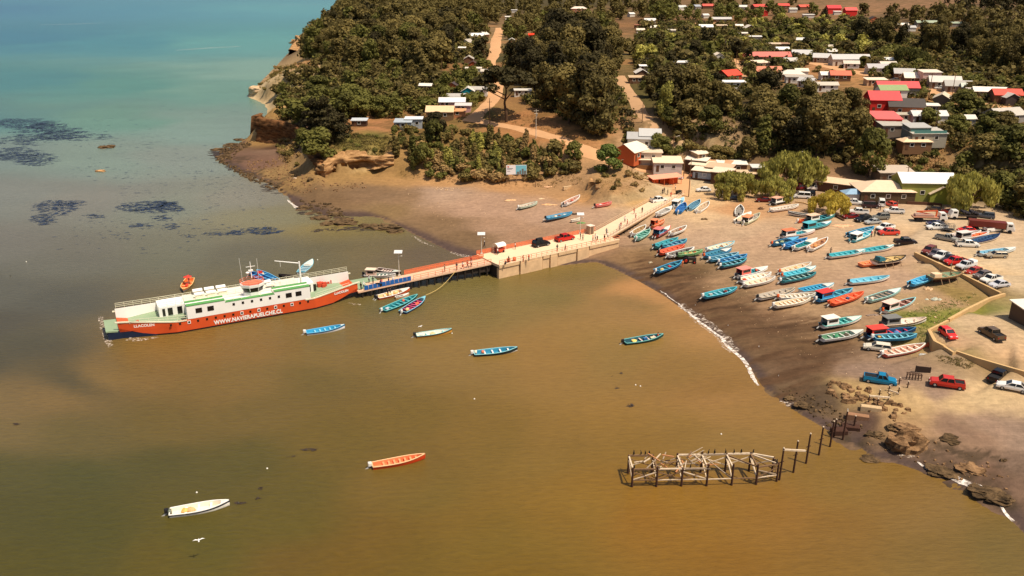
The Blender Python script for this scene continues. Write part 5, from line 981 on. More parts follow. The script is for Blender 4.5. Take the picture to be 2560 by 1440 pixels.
for s in (-1, 1):
    mi_ = 1 if s > 0 else 0; bul(m, X0, 0, s, lambda x: 1.36, lambda x: hull_ring(x)[2], mi=mi_); bul(m, 0, FLAT, s, lambda x: 1.36, lambda x: 2.55, n=1, mi=mi_); bul(m, FLAT, X1, s, lambda x: 1.36, lambda x: hull_ring(x)[2], mi=mi_)
m.build('bulwark', [org, wht], fer)
for s in (-1, 1):   # cream cap rails that sweep up to the tips
    for xa, xb in ((X0-.5, 2), (FLAT-2, X1+.5)):
        m = MB(); rr_ = []
        for k in range(9):
            x_ = xa + (xb-xa)*k/8; pa = hull_ring(max(X0, min(X1, x_))); y_, z_ = s*(pa[0]-.05), pa[2]+.08; rr_.append([(x_, y_-.14, z_-.11), (x_, y_+.14, z_-.11), (x_, y_+.14, z_+.11), (x_, y_-.14, z_+.11)])
        m.loft(rr_); m.build('cap_rail', mat('cream_rail_paint', (226, 220, 190), .6, var=.04), fer)
# deckhouses
m = MB(); nh0, nh1 = 2.2, FLAT - .9
m.box(nh0, nh0+7.3, -HB-.02, -3.2, 2.56, 5.15); m.box(nh1-7.3, nh1, -HB-.02, -3.2, 2.56, 5.15); m.box(nh0+7.3, nh1-7.3, -HB-.02, -3.2, 2.56, 4.72); m.build('near_deckhouse', wht, fer)
m = MB(); m.box(nh0, nh0+7.2, -HB-.06, -4.75, 5.17, 5.34); m.box(nh1-7.2, nh1, -HB-.06, -4.75, 5.17, 5.34); m.box(nh0, nh0+7.2, -3.7, -3.1, 5.17, 5.36); m.box(nh1-7.2, nh1, -3.7, -3.1, 5.17, 5.36); m.box(nh0+7.2, nh1-7.2, -HB-.05, -4.9, 4.73, 4.86); m.build('green_roof_band', mat('bright_green_paint', (92, 152, 84), .7, var=.08), fer)
m = MB(); m.box(nh0-4.5, nh1+2.5, .8, HB-.3, 1.43, 3.45); m.build('far_deckhouse', wht, fer)
for s, e in ((X0, FLAT/2), (X1, FLAT/2)):   # high white flank at both far ends, tapering to the tips
    m = MB(); N_ = 6; rs = []
    for k in range(N_ + 1):
        x_ = s + (e - s)*k/N_; y_ = hull_ring(x_)[0] - .13; rs.append([(x_, y_, 1.45), (x_, y_-.1, 1.45), (x_, y_-.1, hull_ring(x_)[2] + .55*(1 - k/N_)*0 + .6), (x_, y_, hull_ring(x_)[2] + .6)])
    m.loft(rs); m.build('far_bulwark', wht, fer)
m = MB(); m.box(nh0+.5, nh1-.5, -3.1, HB-.35, 3.46, 3.62); m.build('upper_deck', mat('white_deck_paint', (222, 214, 200), .8, var=.08), fer)
r1 = MB()
def rl(r, pts, h, n=2, sp=1.5):
    for a, b in zip(pts, pts[1:]):
        a, b = Vector(a), Vector(b); k_ = max(1, int((b-a).length / sp))
        for k in range(k_ + 1): p = a.lerp(b, k/k_); r.bar(p, p + Vector((0,0,h)), .05)
        for z in range(1, n+1): r.bar(a + Vector((0,0,h*z/n)), b + Vector((0,0,h*z/n)), .06)
rl(r1, [(X0+.2, HB-2.5, 3.9), (-.1, HB-.15, 2.95), (FLAT+.1, HB-.15, 2.95), (X1-.2, HB-2.5, 3.9)], 1.05, 3); rl(r1, [(nh0-4.4, .9, 3.46), (nh0+.4, .9, 3.46)], .9, 2)
rl(r1, [(nh0+7.3, -HB+.1, 4.87), (nh0+10.4, -HB+.1, 4.87)], .85, 2); rl(r1, [(nh1-10, -HB+.1, 4.87), (nh1-7.3, -HB+.1, 4.87)], .85, 2); rl(r1, [(nh0, -3.0, 5.45), (nh0+7, -3.0, 5.45)], .9, 2); rl(r1, [(nh1, -3.0, 5.45), (nh1-7, -3.0, 5.45)], .9, 2)
rl(r1, [(nh0, 1.4, 3.62), (nh1, 1.4, 3.62)], .9, 2)
rl(r1, [(X0+2, -HB+1.9, 2.9), (nh0-.2, -HB+.1, 2.5)], .9, 2); rl(r1, [(FLAT+.2, -HB+.1, 2.5), (X1-2, -HB+2.0, 2.9)], .9, 2)
r1.build('railing', mat('cream_rail_paint', (226, 220, 190), .6, var=.04), fer)
# windows
wd = mat('ship_window', (28, 22, 20), .2, var=0, spec=.6)
def win(x, y, z, w, h, nm='window', fr=None, side=-1):
    o = MB().box(x-w/2, x+w/2, y-.05, y+.03, z-h/2, z+h/2).build(nm, wd, fer)
    if fr:
        f = MB()
        for a in ((x-w/2-.1, x+w/2+.1, z+h/2, z+h/2+.1), (x-w/2-.1, x+w/2+.1, z-h/2-.1, z-h/2), (x-w/2-.1, x-w/2, z-h/2, z+h/2), (x+w/2, x+w/2+.1, z-h/2, z+h/2)): f.box(a[0], a[1], y-.07, y+.03, a[2], a[3])
        f.build('frame', wht, o)
yn = -HB-.02
for x in (nh0+2.2, nh0+4.4, nh1-4.4, nh1-2.4): win(x, yn, 4.05, 1.2, .95, 'window')
for k in range(6): win(nh0 + 8.8 + k * 1.78, yn, 4.1, .45, .5, 'window')
for k in range(17): win(-1.0 + k * (FLAT - .5) / 16, -HB - .01, 1.95, .38, .42, 'porthole', k in (2, 8, 10, 12, 14))
win(-5.4+2, -HB+.75, 1.5, .01, .01)
for k, (x, w) in enumerate(((-1.4, .5), (-.2, .9), (1.6, .9))): MB().box(x-w/2, x+w/2, 0.72, 0.79, 1.6, 3.1).build('door', wd, fer)
for x in (FLAT+.6, FLAT+1.8): MB().box(x-.3, x+.3, 0.72, 0.79, 1.6, 3.1).build('door', wd, fer)
# wheelhouse
wx0 = nh0 + 11.2; wh = []
oct_ = lambda r, sx=1.25: [(wx0 + 2 + r*sx*math.cos(R(22.5 + 45*k)), -3.3 + r*math.sin(R(22.5 + 45*k))) for k in range(8)]
m = MB(); m.loft([[(x, y, 4.3) for x, y in oct_(1.55)], [(x, y, 5.5) for x, y in oct_(1.6)]]); wb = m.build('wheelhouse', wht, fer)
m = MB(); m.loft([[(x, y, 5.5) for x, y in oct_(1.6)], [(x, y, 6.5) for x, y in oct_(1.8)]]); m.build('wheelhouse_windows', wd, wb)
m = MB()
for k in range(8): a, b_ = oct_(1.63)[k], oct_(1.83)[k]; m.bar((*a, 5.75), (*b_, 6.51), .12)
m.build('mullions', wht, wb)
m = MB(); m.loft([[(x, y, 6.51) for x, y in oct_(1.95)], [(x, y, 7.05) for x, y in oct_(2.0)]]); m.build('wheelhouse_roof', wht, wb)
m = MB(); m.loft([[(x, y, 7.06) for x, y in oct_(1.7)], [(x, y, 7.13) for x, y in oct_(1.7)]]); m.build('roof_deck', mat('salmon_paint', (222, 120, 90), .7, var=.05), wb)
r2 = MB()
for k in range(8):
    a, b_ = oct_(1.95)[k], oct_(1.95)[(k+1) % 8]; r2.bar((*a, 7.05), (*a, 7.8), .06)
    for z in (7.4, 7.8): r2.bar((*a, z), (*b_, z), .07)
r2.build('roof_railing', mat('salmon_paint', (222, 120, 90), .7, var=.05), wb)
m = MB(); mx_ = wx0 + 2.2; m.tube((mx_, -2.4, 7.8), (mx_, -2.4, 11.2), .12, .07); m.bar((mx_-.9, -2.4, 10.2), (mx_+.9, -2.4, 10.2), .1); m.box(mx_-.5, mx_+.4, -2.6, -2.2, 9.2, 9.5); m.tube((mx_-1, -2, 7.8), (mx_, -2.4, 9.6), .06); m.tube((mx_-2.0, -3.4, 7.8), (mx_-2.2, -3.5, 12.6), .03); m.tube((mx_+1.2, -3.4, 7.8), (mx_+1.2, -3.4, 12.0), .03); m.ball((mx_-.7, -2.4, 9.0), .4, .4, .2); m.build('mast', wht, fer)
m = MB(); m.add([(mx_+1.4, -1.6, 8.2), (mx_+2.4, -1.5, 8.1), (mx_+2.4, -1.5, 8.7), (mx_+1.4, -1.6, 8.8)], [(0,1,2,3)]); m.bar((mx_+1.4,-1.6,7.2), (mx_+1.4,-1.6,8.9), .05); m.build('flag', mat('red_flag_cloth', (200, 60, 52), .8, var=.2), fer)
for i in range(3):
    for j in range(2): 
        x = nh0 + 3.6 + i * 2.3; y = 2.6 + j * 2.4; z = 4.4
        m = MB(); m.loft([[(x + a, y + .52*math.cos(t), z + .34*math.sin(t)) for t in [k*math.pi/4 for k in range(8)]] for a in (-.95, -.85, .85, .95)]); rf = m.build('life_raft', wht, fer); MB().box(x-.8, x+.8, y-.4, y+.4, 3.62, 4.08).build('cradle', mat('cream_rail_paint', (226, 220, 190), .6, var=.04), rf)
for i, (x, y) in enumerate(((wx0+6.2, 4.2), (wx0+6.6, 1.9))): MB().loft([[(x + a, y + .5*math.cos(t), 4.2 + .32*math.sin(t)) for t in [k*math.pi/4 for k in range(8)]] for a in (-.9, -.8, .8, .9)]).build('life_raft', wht, fer)
m = MB(); cx = nh1 - .8; m.tube((cx, -2.0, 3.6), (cx, -2.0, 9.6), .22, .16); m.tube((cx, -2.0, 9.2), (cx-4.6, -.2, 9.9), .13, .08); m.bar((cx-3.6, -.6, 9.7), (cx-3.6, -.6, 8.6), .05); m.build('davit_crane', wht, fer)
# ramps
def ramp(xa, sgn, zend, nm, ln):
    m = MB(); w = 3.25; m.add([(xa, -w, 1.7), (xa, w, 1.7), (xa + sgn*ln, w, zend), (xa + sgn*ln, -w, zend), (xa, -w, 1.35), (xa, w, 1.35), (xa + sgn*ln, w, zend-.25), (xa + sgn*ln, -w, zend-.25)], [(0,1,2,3),(7,6,5,4),(0,4,5,1),(1,5,6,2),(2,6,7,3),(3,7,4,0)]); return m.build(nm, grn, fer)
ramp(X0 + .3, -1, 1.9, 'stern_ramp', 2.6); ramp(X1 - .3, 1, 1.75, 'bow_ramp', 6.0)
m = MB(); m.loft([[(x_, -w_, -.4), (x_, w_, -.4), (x_, w_, zt_), (x_, -w_, zt_)] for x_, w_, zt_ in ((X0-2.0, 3.1, 1.55), (X0+.4, 3.3, 1.7), (X0+3, 4.0, 1.0), (X0+6, 4.8, .35), (X0+9, 5.2, -.1))]); m.build('ramp_underside_shade', navy, fer)  # dark blue block added for the shade and reflection under the raked end
# machinery glimpsed on the open decks
m = MB(); rnd = random.Random(3)
for k in range(16):
    x = rnd.choice([rnd.uniform(X0+2, 1.6), rnd.uniform(FLAT+.4, X1-3)]); y = rnd.uniform(2.2, 4.2) if x > 3 else rnd.uniform(-1.5, .4); s = rnd.uniform(.2, .5); m.box(x-s, x+s, y-s*.6, y+s*.6, 1.43, 1.43 + s*2)
m.build('deck_gear', mat('red_gear_paint', (196, 74, 48), .7, var=.3), fer)
# lettering
def text3d(s, size, loc, par, m_, rot=(R(90), 0, 0), ext=.015, nm='lettering'):
    c = bpy.data.curves.new(nm, 'FONT'); c.body = s; c.size = size; c.extrude = ext; c.offset = size * .04; c.space_character = 1.06; o = bpy.data.objects.new(nm, c); COL.objects.link(o); dg = bpy.context.evaluated_depsgraph_get(); dg.update(); me_ = bpy.data.meshes.new_from_object(o.evaluated_get(dg)); bpy.data.objects.remove(o); me_.materials.clear(); me_.materials.append(m_); o = link(nm, me_, par); o.location = loc; o.rotation_euler = rot; return o
tx_ = text3d('WWW.NAVIERAPUELCHE.CL', 1.12, (6.9, -HB-.06, .55), fer, wht); tx_.scale = (.88, 1, 1)
ang_s = math.atan2(2.55, 10.0)
text3d('LLACOLEN', .72, (-7.4, -HB + 1.90, 2.05), fer, wht, (R(90), 0, -ang_s)); text3d('LLACOLEN', .66, (FLAT+4.4, -HB + 1.04, 2.0), fer, wht, (R(90), 0, ang_s))
# cart stall, kiosk, small things on the platform
k = thing('ticket_booth', 'small grey booth at the landward corner of the jetty platform', 'booth', onjet(JL*.93, JW-1.2), math.atan2(jx.y, jx.x)); MB().box(-.7,.7,-.7,.7,0,2.1).build('wall', mat('booth_board', (164, 136, 110), .8), k); MB().box(-.85,.85,-.85,.85,2.1,2.25).build('roof', mat('booth_roof', (226, 204, 184), .7), k); MB().box(-.35,.35,-.74,-.7,0,1.8).build('door', mat('booth_door', (110, 88, 70), .8), k)
k = thing('food_cart', 'white hooded food cart with red counter against the orange barrier', 'food cart', onjet(5.6, JW-1.3), math.atan2(jx.y, jx.x)+.1)
MB().box(-1.1,1.1,-.6,.6,.3,1.1).build('counter', mat('red_counter_paint', (190, 70, 44), .7), k)
m = MB(); m.loft([[(-1.3, 1.0*math.cos(t), 1.7 + .75*math.sin(t)) for t in [math.pi*j/8 for j in range(9)]], [(1.3, 1.0*math.cos(t), 1.7 + .75*math.sin(t)) for t in [math.pi*j/8 for j in range(9)]]], closed=False); m.build('canopy', mat('white_canvas', (238, 230, 218), .8, var=.05), k)
for x in (-1.2, 1.2):
    for y in (-.9, .9): MB().tube((x, y, 0), (x, y, 1.75), .04).build('post', wht, k)
for xx in (-.8, .8): MB().tube((xx, -.66, .3), (xx, -.6, .3), .3, n=12).build('wheel', blk, k)
for i, (xx, lb) in enumerate(((3.2, 'orange drum nearest the seaward corner of the platform'), (4.9, 'orange drum second from the seaward corner of the platform'))):
    b_ = MB(); b_.tube((0,0,0), (0,0,.95), .38, .38, 12); b_.tube((0,0,.3), (0,0,.36), .4, .4, 12); b_.tube((0,0,.62), (0,0,.68), .4, .4, 12); tag(b_.build('drum', orr, None, True, onjet(xx, .9)), lb, 'drum', 'orange drums on the platform')
# mooring rope and foam scum by the wall
p0 = onpier(9, PWD/2); p1 = Vector((*G(1064, 738, .9), .9)); m = MB(); N = 16; P_ = [p0.lerp(p1, k/N) + Vector((0, 0, -.9*math.sin(math.pi*k/N))) for k in range(N+1)]
for a, b_ in zip(P_, P_[1:]): m.tube(a, b_, .05, n=5)
tag(m.build('mooring_rope', mat('yellow_rope', (206, 176, 110), .9)), 'long pale yellow rope from the narrow pier down to a blue boat', 'rope')
# ---------------------------------------------------------------- boats
def gel(c): return mat('boat_paint', c, .45, var=.15, scale=2.5, spec=.3)
dirtyw = (224, 216, 200); _gel = None; ENG = mat('outboard_cowl', (36, 34, 36), .35, var=0); ENGW = mat('outboard_leg', (190, 186, 178), .5, var=0)
def hullf(t, L, Wd, shear, inset=0):
    """half width, keel z, rim z at t (0 stern .. 1 bow)"""
    w = Wd/2 * (0.80 + .20*math.sin(min(t, .45)/.45*math.pi/2)) * (1 - max(0, (t-.45)/.55)**2.3); return w, .0 + .30*max(0, (t-.7)/.3)**2, .72 + shear*max(0, (t-.25)/.75)**2
def boat(c, x0, y0, x1, y1, hull, inner, label, stripe=None, bottom=None, rim=None, deck=None, deckc=None, cabin=None, roof=None, seats=4, seatc=None, eng='d', cargo=(), group='fishing boats on the beach', cat='boat', name='fishing_boat', wid=None, water=False, lift=0, tilt=0, people=(), Lf=None, wz=None):
    (ua, va), (ub, vb) = px(c, x0, y0), px(c, x1, y1); 
    if water: A_, B_ = Vector((*G(ua, va, .55), 0)), Vector((*G(ub, vb, .9), 0)); z = -.22
    else: A_, B_ = T(ua, va, .55), T(ub, vb, .9); z = max(H(A_.x, A_.y), H(B_.x, B_.y), H((A_.x+B_.x)/2, (A_.y+B_.y)/2)) + lift
    if wz is not None: z = wz
    d = B_ - A_; L = Lf or max(3.0, min(10.5, math.hypot(d.x, d.y))); Wd = wid or min(2.35, L * .275); mid = (A_ + B_) / 2; rz = math.atan2(d.y, d.x)
    o = thing(name, label, cat, (mid.x, mid.y, z), rz, group); o.rotation_euler.x = R(tilt)
    sh = .42; N = 12; ts = [k/N for k in range(N)] + [.985]
    def ring(t, k, dz=0): w, zk, zr = hullf(t, L, Wd, sh); return w*k, zk, zr
    X = lambda t: -L/2 + L*t
    # outer shell with bottom, topsides and stripe bands
    m = MB(); rows = []
    for t in ts:
        w, zk, zr = hullf(t, L, Wd, sh); zc = zk + .30*(zr-zk); zs = zk + .62*(zr-zk)
        rows.append([(X(t), 0, zk), (X(t), w*.72, zk + .10), (X(t), w*.88, zc), (X(t), w*.96, zs), (X(t), w, zr)])
    fl = [[(x, -y, zz) for x, y, zz in r[::-1]] for r in rows]; rings = [fl[i][:-1] + rows[i] for i in range(len(rows))]   # port rim .. keel .. starboard rim
    tipz = rows[-1][4][2]; rings.append([(L/2 + .10*(abs(j-4)/4), 0, rings[-1][j][2]) for j in range(9)])
    n = 9; vs = [p for r in rings for p in r]; fs, mi = [], []
    for i in range(len(rings)-1):
        for k in range(n-1): fs.append((i*n+k, i*n+k+1, (i+1)*n+k+1, (i+1)*n+k)); mi.append({0: 1, 7: 1, 1: 0, 6: 0, 2: 2, 5: 2, 3: 2, 4: 2}[k])
    fs.append(tuple(range(n))); mi.append(0)
    m.v, m.f, m.m = vs, fs, mi; m.build('hull', [gel(hull), gel(stripe or hull), gel(bottom or hull)], o)
    # inner shell
    m = MB(); inn = []
    for t in ts: w, zk, zr = hullf(t, L, Wd, sh); w -= .07; w = max(w, .02); f = max(zk + .22, .24); inn.append([(X(t)+.04, -w, zr-.02), (X(t)+.04, -w*.82, f), (X(t)+.04, w*.82, f), (X(t)+.04, w, zr-.02)])
    m.loft(inn, closed=False); m.f.append((0, 3, 2, 1)); m.m.append(0); m.build('inner_hull', gel(inner), o)
    # gunwale
    m = MB()
    for s in (-1, 1):
        for a, b_ in zip(ts, ts[1:] + [1.0]):
            wa, _, za = hullf(a, L, Wd, sh); wb_, _, zb = hullf(min(b_, .985), L, Wd, sh); wb_ = wb_ if b_ < 1 else .02; m.bar((X(a), s*wa, za), (X(min(b_, 1.0)), s*wb_, zb), .15, .09)
    w, _, zr = hullf(0, L, Wd, sh); m.bar((X(0), -w, zr), (X(0), w, zr), .12, .09); m.build('gunwale', gel(rim or seatc or hull), o)
    d0 = deck or 0
    for k in range(seats):
        t = .16 + (.72 - d0*.6) * (k + .5) / seats
        if cabin and t < .42: continue
        w, zk, zr = hullf(t, L, Wd, sh); MB().box(X(t)-.14, X(t)+.14, -w+.08, w-.08, zr-.27, zr-.21).build('thwart', gel(seatc or rim or inner), o)
    if deck:
        m = MB(); rr_ = []
        for k in range(7): t = 1 - deck + deck*k/6; t = min(t, .985); w, _, zr = hullf(t, L, Wd, sh); rr_.append([(X(t), -w+.02, zr+.03), (X(t), 0, zr+.10), (X(t), w-.02, zr+.03)])
        m.loft(rr_, closed=False); t = 1 - deck; w, zk, zr = hullf(t, L, Wd, sh); m.add([(X(t), -w+.02, zr+.03), (X(t), w-.02, zr+.03), (X(t), w*.8, .25), (X(t), -w*.8, .25)], [(0,1,2,3)]); m.build('foredeck', gel(deckc or dirtyw), o)
    if cabin:
        w = Wd/2 * .80; xa, xb = -L/2 + .45, -L/2 + L*.36; m = MB(); m.add([(xa,-w,.3),(xb,-w,.3),(xb,w,.3),(xa,w,.3),(xa,-w*.9,1.95),(xb-.25,-w*.9,1.95),(xb-.25,w*.9,1.95),(xa,w*.9,1.95)], [(0,1,5,4),(1,2,6,5),(2,3,7,6),(4,5,6,7)]); cb = m.build('cabin', gel(cabin), o)
        MB().box(xa-.2, xb+.05, -w-.08, w+.08, 1.96, 2.06).build('roof', gel(roof or cabin), cb)
        for s in (-1, 1): MB().box(xa+.4, xb-.45, s*w*.94-.03, s*w*.94+.03, 1.2, 1.7).build('window', glass_m, cb)
        MB().add([(xb-.07,-w*.7,1.15),(xb-.07,w*.7,1.15),(xb-.20,w*.7,1.75),(xb-.20,-w*.7,1.75)], [(0,1,2,3)]).build('windscreen', glass_m, cb)
        if (roof or cabin)[0] > 150 and sum(cabin) % 2: m = MB(); m.tube((xa+.3, -.5, 2.1), (xa+1.5, .6, 2.15), .2, n=8); m.build('float', gel((230, 222, 210)), cb)
    if eng:
        for s in ((0,) if eng in 'dwo' else (-.35, .35)):
            m = MB(); up = .0; m.loft([[(-L/2-.62+a, s+q*b_, .62+zz) for q, zz in ((-1,0),(1,0),(1,.42),(.55,.62),(-.55,.62),(-1,.42))] for a, b_ in ((0,.14),(.10,.20),(.42,.20),(.52,.14))]); e = m.build('outboard_motor', gel((206, 92, 44)) if eng == 'o' else gel((220, 214, 206)) if eng == 'w' else ENG, o)
            m = MB(); m.bar((-L/2-.30, s, .66), (-L/2-.95, s, -.02 + (.18 if not water else .1)), .14, .18); m.ball((-L/2-1.0, s, .12), .22, .10, .12, 6, 4); m.build('leg', ENGW, e)
    for kd, t, yy, cc in cargo:
        w, zk, zr = hullf(t, L, Wd, sh); p = (X(t), yy*w*.6, .30)
        if kd == 'net': m = MB(); m.ball((p[0], p[1], .5), .55, .42, .35, 8, 5, 0, .25); q = m.build('fishing_net', mat('net_pile', cc, .95, var=.3, scale=6), None)
        elif kd == 'buoy': m = MB(); m.ball((p[0], p[1], .72), .32, .32, .32, 8, 6); q = m.build('buoy', gel(cc), None, True)
        elif kd == 'box': m = MB(); m.box(p[0]-.35, p[0]+.35, p[1]-.25, p[1]+.25, .34, .72); m.box(p[0]-.38, p[0]+.38, p[1]-.28, p[1]+.28, .68, .74); q = m.build('fish_crate', gel(cc), None)
        elif kd == 'drum': m = MB(); m.tube((p[0], p[1], .34), (p[0], p[1], 1.0), .26, n=10); m.tube((p[0], p[1], .6), (p[0], p[1], .65), .28, n=10); q = m.build('barrel', gel(cc), None, True)
        q.matrix_world = Matrix.Translation(o.location) @ Matrix.Rotation(rz, 4, 'Z'); CARGO.append((q, kd, cc, label))
    return o, mid, rz, L
CARGO = []
CW = (244, 240, 230); LB = (150, 196, 212); BL = (56, 124, 180); DB = (36, 84, 150); TL = (58, 140, 148); TQ = (92, 178, 188); GR = (96, 176, 140); OR = (224, 92, 50); NV = (28, 40, 78); GY = (170, 168, 158); RD = (204, 66, 50); CR_ = (232, 206, 174); BK = (42, 40, 42); BRO = (160, 78, 48); DT = (22, 84, 92)
L_ = []
def b(*a, **k): L_.append((a, k))
b('c3',640,395,765,278,(214,212,204),LB,'light blue boat with white cabin beside the bridge foot',cabin=(226,218,206),roof=(236,226,210),deck=.35,deckc=LB,eng='w')
b('c3',695,468,782,345,BL,DB,'deep blue boat with blue thwarts between the cabin boat and the light blue one',rim=BL,seatc=(90,160,210),eng='w',seats=5)
b('c3',828,425,972,308,LB,(54,96,120),'light blue boat with many dark gaps between its thwarts near the lone pole',seatc=LB,seats=7)
b('c3',938,455,1088,328,CW,(198,172,140),'cream boat right of the many thwarted light blue boat',eng='w')
b('c3',435,515,612,392,CW,(178,170,160),'white boat with white foredeck lying along the bridge',deck=.3,eng='w')
b('c3',1468,500,1492,372,CW,(150,142,132),'small white tender with grey inside pointing up the beach',seats=3,cat='dinghy',name='tender')
b('c3',1445,580,1625,465,CW,CR_,'white boat with white foredeck behind the orange canopied boat',deck=.42)
b('c3',1520,618,1755,468,(206,206,170),(170,160,146),'pale green white boat with an orange canopy over its stern',cabin=(230,218,204),roof=(226,142,96),eng='w')
b('c3',1895,355,2185,270,BK,(110,112,112),'black hulled boat with white cabin and salmon roof near the white wagon',cabin=(236,228,216),roof=(226,168,140),rim=(196,196,190),stripe=BK)
b('c3',1885,440,2235,368,CW,(206,190,170),'long white open boat in front of the black hulled one',bottom=(190,120,110),seats=6,eng='w')
b('c3',2420,505,2100,462,(206,202,194),(120,112,100),'white and black boat with its bow pointing left near the golden willow',stripe=BK,eng=None)
b('c3',2240,580,2345,545,OR,(216,120,70),'small orange dinghy beside the turquoise boats by the golden willow',seats=2,cat='dinghy',name='dinghy',eng='w')
b('s',2012,556,2092,535,TL,DT,'teal boat with white foredeck and orange topped cabin under the golden willow',deck=.22,cabin=(232,222,206),roof=(230,190,160),seatc=TQ)
b('s',2004,576,2083,553,TQ,TL,'turquoise boat with red bottom in front of the teal cabin boat',bottom=(186,70,46),deck=.28,deckc=(206,222,222),seatc=TQ,cabin=TL,roof=TQ)
b('c3',110,765,278,632,CW,(170,140,100),'cream boat with tan inside closest to the trestle bridge',eng='w')
b('c3',165,820,332,685,(150,206,186),(60,120,104),'pale green boat beside the cream one by the bridge',eng='w',seatc=(170,220,200))
b('c3',350,665,520,558,(222,110,60),(216,130,80),'orange boat with orange cabin behind the red roofed cabin boat',cabin=(206,84,48),roof=(236,140,96),rim=(236,170,130))
b('c3',400,785,592,640,(206,70,44),(70,110,140),'red hulled boat with blue cabin, pink roof and white foredeck',cabin=(110,170,200),roof=(226,120,110),deck=.38,stripe=(120,180,210),eng='2')
b('c3',598,765,800,640,CW,(166,142,120),'white boat with brown inside alone right of the red hulled cabin boat',eng='w',seats=3,cargo=[('net',.6,0,(190,90,60))])
b('c3',395,925,695,792,(60,150,150),TL,'teal green boat topmost of the five lying close together by the bridge',bottom=(40,120,90),seatc=TQ,cargo=[('net',.7,0,(90,70,60))])
b('c3',490,935,805,812,(60,130,180),(50,90,120),'blue boat second in the close group of five by the bridge',rim=TQ,seatc=LB)
b('c3',455,1010,775,882,(214,74,44),(206,96,66),'orange red boat in the middle of the close group of five',rim=(232,120,90),eng='d')
b('c3',568,1042,898,918,CW,(120,112,104),'white boat with grey inside below the orange red one',eng='w',cargo=[('net',.75,0,(50,46,44))])
b('c3',690,1045,1003,968,(120,170,110),(96,104,70),'green rimmed boat full of gear hitched to the tractor',rim=(150,200,140),cargo=[('net',.5,0,(190,150,90)),('net',.7,0,(176,84,50)),('box',.3,0,(220,190,120))],lift=.35)
b('c3',415,1262,742,1088,(40,116,160),(40,80,100),'blue boat with white and blue striped hull left of the tractor',stripe=(34,96,140),bottom=(206,200,186),rim=(70,160,200),seatc=TQ,cargo=[('net',.2,0,(206,180,120)),('box',.5,0,(190,60,56))],eng='w')
b('c3',1075,968,1415,842,(206,216,212),CR_,'cream floored boat with pale blue rim at the top of the blue five',rim=(130,198,210),seats=4,cargo=[('net',.5,0,(150,110,80))],eng='w')
b('c3',1035,1045,1375,928,(60,140,180),(70,130,150),'blue boat with white foredeck and orange motor in the blue five',deck=.32,eng='o')
b('c3',1105,1088,1468,985,(96,176,206),(60,110,130),'light blue boat third down in the blue five',rim=LB,seatc=(160,210,220),eng='w')
b('c3',1225,1120,1575,1008,BL,(38,84,120),'bright blue boat fourth down in the blue five',rim=(70,160,214),seatc=LB,eng='w')
b('c3',1245,1172,1568,1062,(50,110,130),(34,66,70),'dark teal boat with red bottom, lowest of the blue five',bottom=(170,80,60),rim=TQ,seatc=LB,eng='w')
b('c3',1448,1300,1838,1165,CW,TL,'white boat with red pink cabin frame, teal inside and white foredeck',deck=.33,cabin=(226,110,96),roof=(236,140,124),eng='d',cargo=[('buoy',.62,0,(226,90,60))])
b('c3',1490,1358,1885,1240,CW,(226,206,180),'white cream floored boat between the red cabin boat and its twin',rim=(240,236,226),eng='d',cargo=[('box',.12,0,(216,80,50))],seats=5)
b('c3',1545,1412,1938,1292,(226,220,208),(222,200,174),'lower white cream floored boat nearest the wet sand by the red cabin boat',eng='w',seats=4)
b('c3',2005,788,2458,688,(226,216,208),(60,150,160),'long white boat with orange roofed cabin above the row of five beached boats',bottom=(176,80,70),cabin=(232,220,208),roof=(226,120,80),deck=.3,eng='d')
b('c3',1905,880,2235,785,(56,130,170),(54,80,90),'blue boat with cluttered stern left in the row below the orange roofed cabin boat',deck=.36,deckc=(96,170,206),cargo=[('net',.15,0,(220,210,180)),('net',.35,0,(150,160,120))],eng='o')
b('c3',2055,920,2345,798,(50,120,180),(38,90,140),'blue boat second in the row below the orange roofed cabin boat',rim=(80,160,210),eng='w',cargo=[('net',.5,0,(40,44,50))])
b('c3',2185,940,2472,800,(226,222,212),(50,140,140),'white rimmed teal floored boat with long white foredeck in the row of five',deck=.4,eng='w',bottom=(170,150,140))
b('s',2023,626,2070,594,CW,(190,140,100),'white and brown boat with wooden gear right end of the row of five',cargo=[('net',.3,0,(216,150,80)),('net',.7,0,(110,70,56))],eng='w')
b('c3',2005,1240,2398,1112,(206,212,204),(216,186,150),'cream boat with buff nets and red rudder box, upper of three mid beach',rim=(220,216,204),cargo=[('net',.5,0,(226,180,120)),('net',.35,0,(220,190,150))],eng='o')
b('c3',2035,1292,2455,1162,CW,(70,170,186),'white boat with turquoise inside, middle of three mid beach',deck=.25,rim=(120,200,210),eng='o')
b('c3',2015,1362,2458,1238,(50,130,140),(46,70,70),'dark teal boat with red bottom, lower of three mid beach',bottom=(170,76,60),rim=TL,seatc=(170,200,190),eng='w',seats=5)
b('c5',715,652,1138,508,(60,150,170),TL,'turquoise boat with rust red bottom alone at the edge of the dark sand',bottom=(176,84,40),rim=(90,190,206),seatc=LB,cargo=[('net',.65,0,(110,50,46)),('box',.2,0,(180,180,170))],seats=5,eng='w')
b('c5',1415,655,1880,515,(226,220,210),(176,166,152),'white boat with thin teal stripe and beige thwarts left of the cream pair',stripe=(60,110,110),seats=5,seatc=(196,176,150))
b('c5',1955,565,2378,458,(232,226,214),(44,130,170),'white boat with blue inside and white foredeck above the red roofed cabin boat',deck=.28,seatc=(90,180,206),seats=5,eng=None)
b('c5',1680,652,2148,585,(232,226,210),(196,180,156),'upper of the cream open boats with white ribs',seats=6,seatc=(236,230,214),eng='o')
b('c5',1620,760,2080,640,(236,228,208),(206,176,140),'lower of the cream open boats beside the anchor chain',seats=6,seatc=(240,232,214),rim=(240,232,210),eng='w')
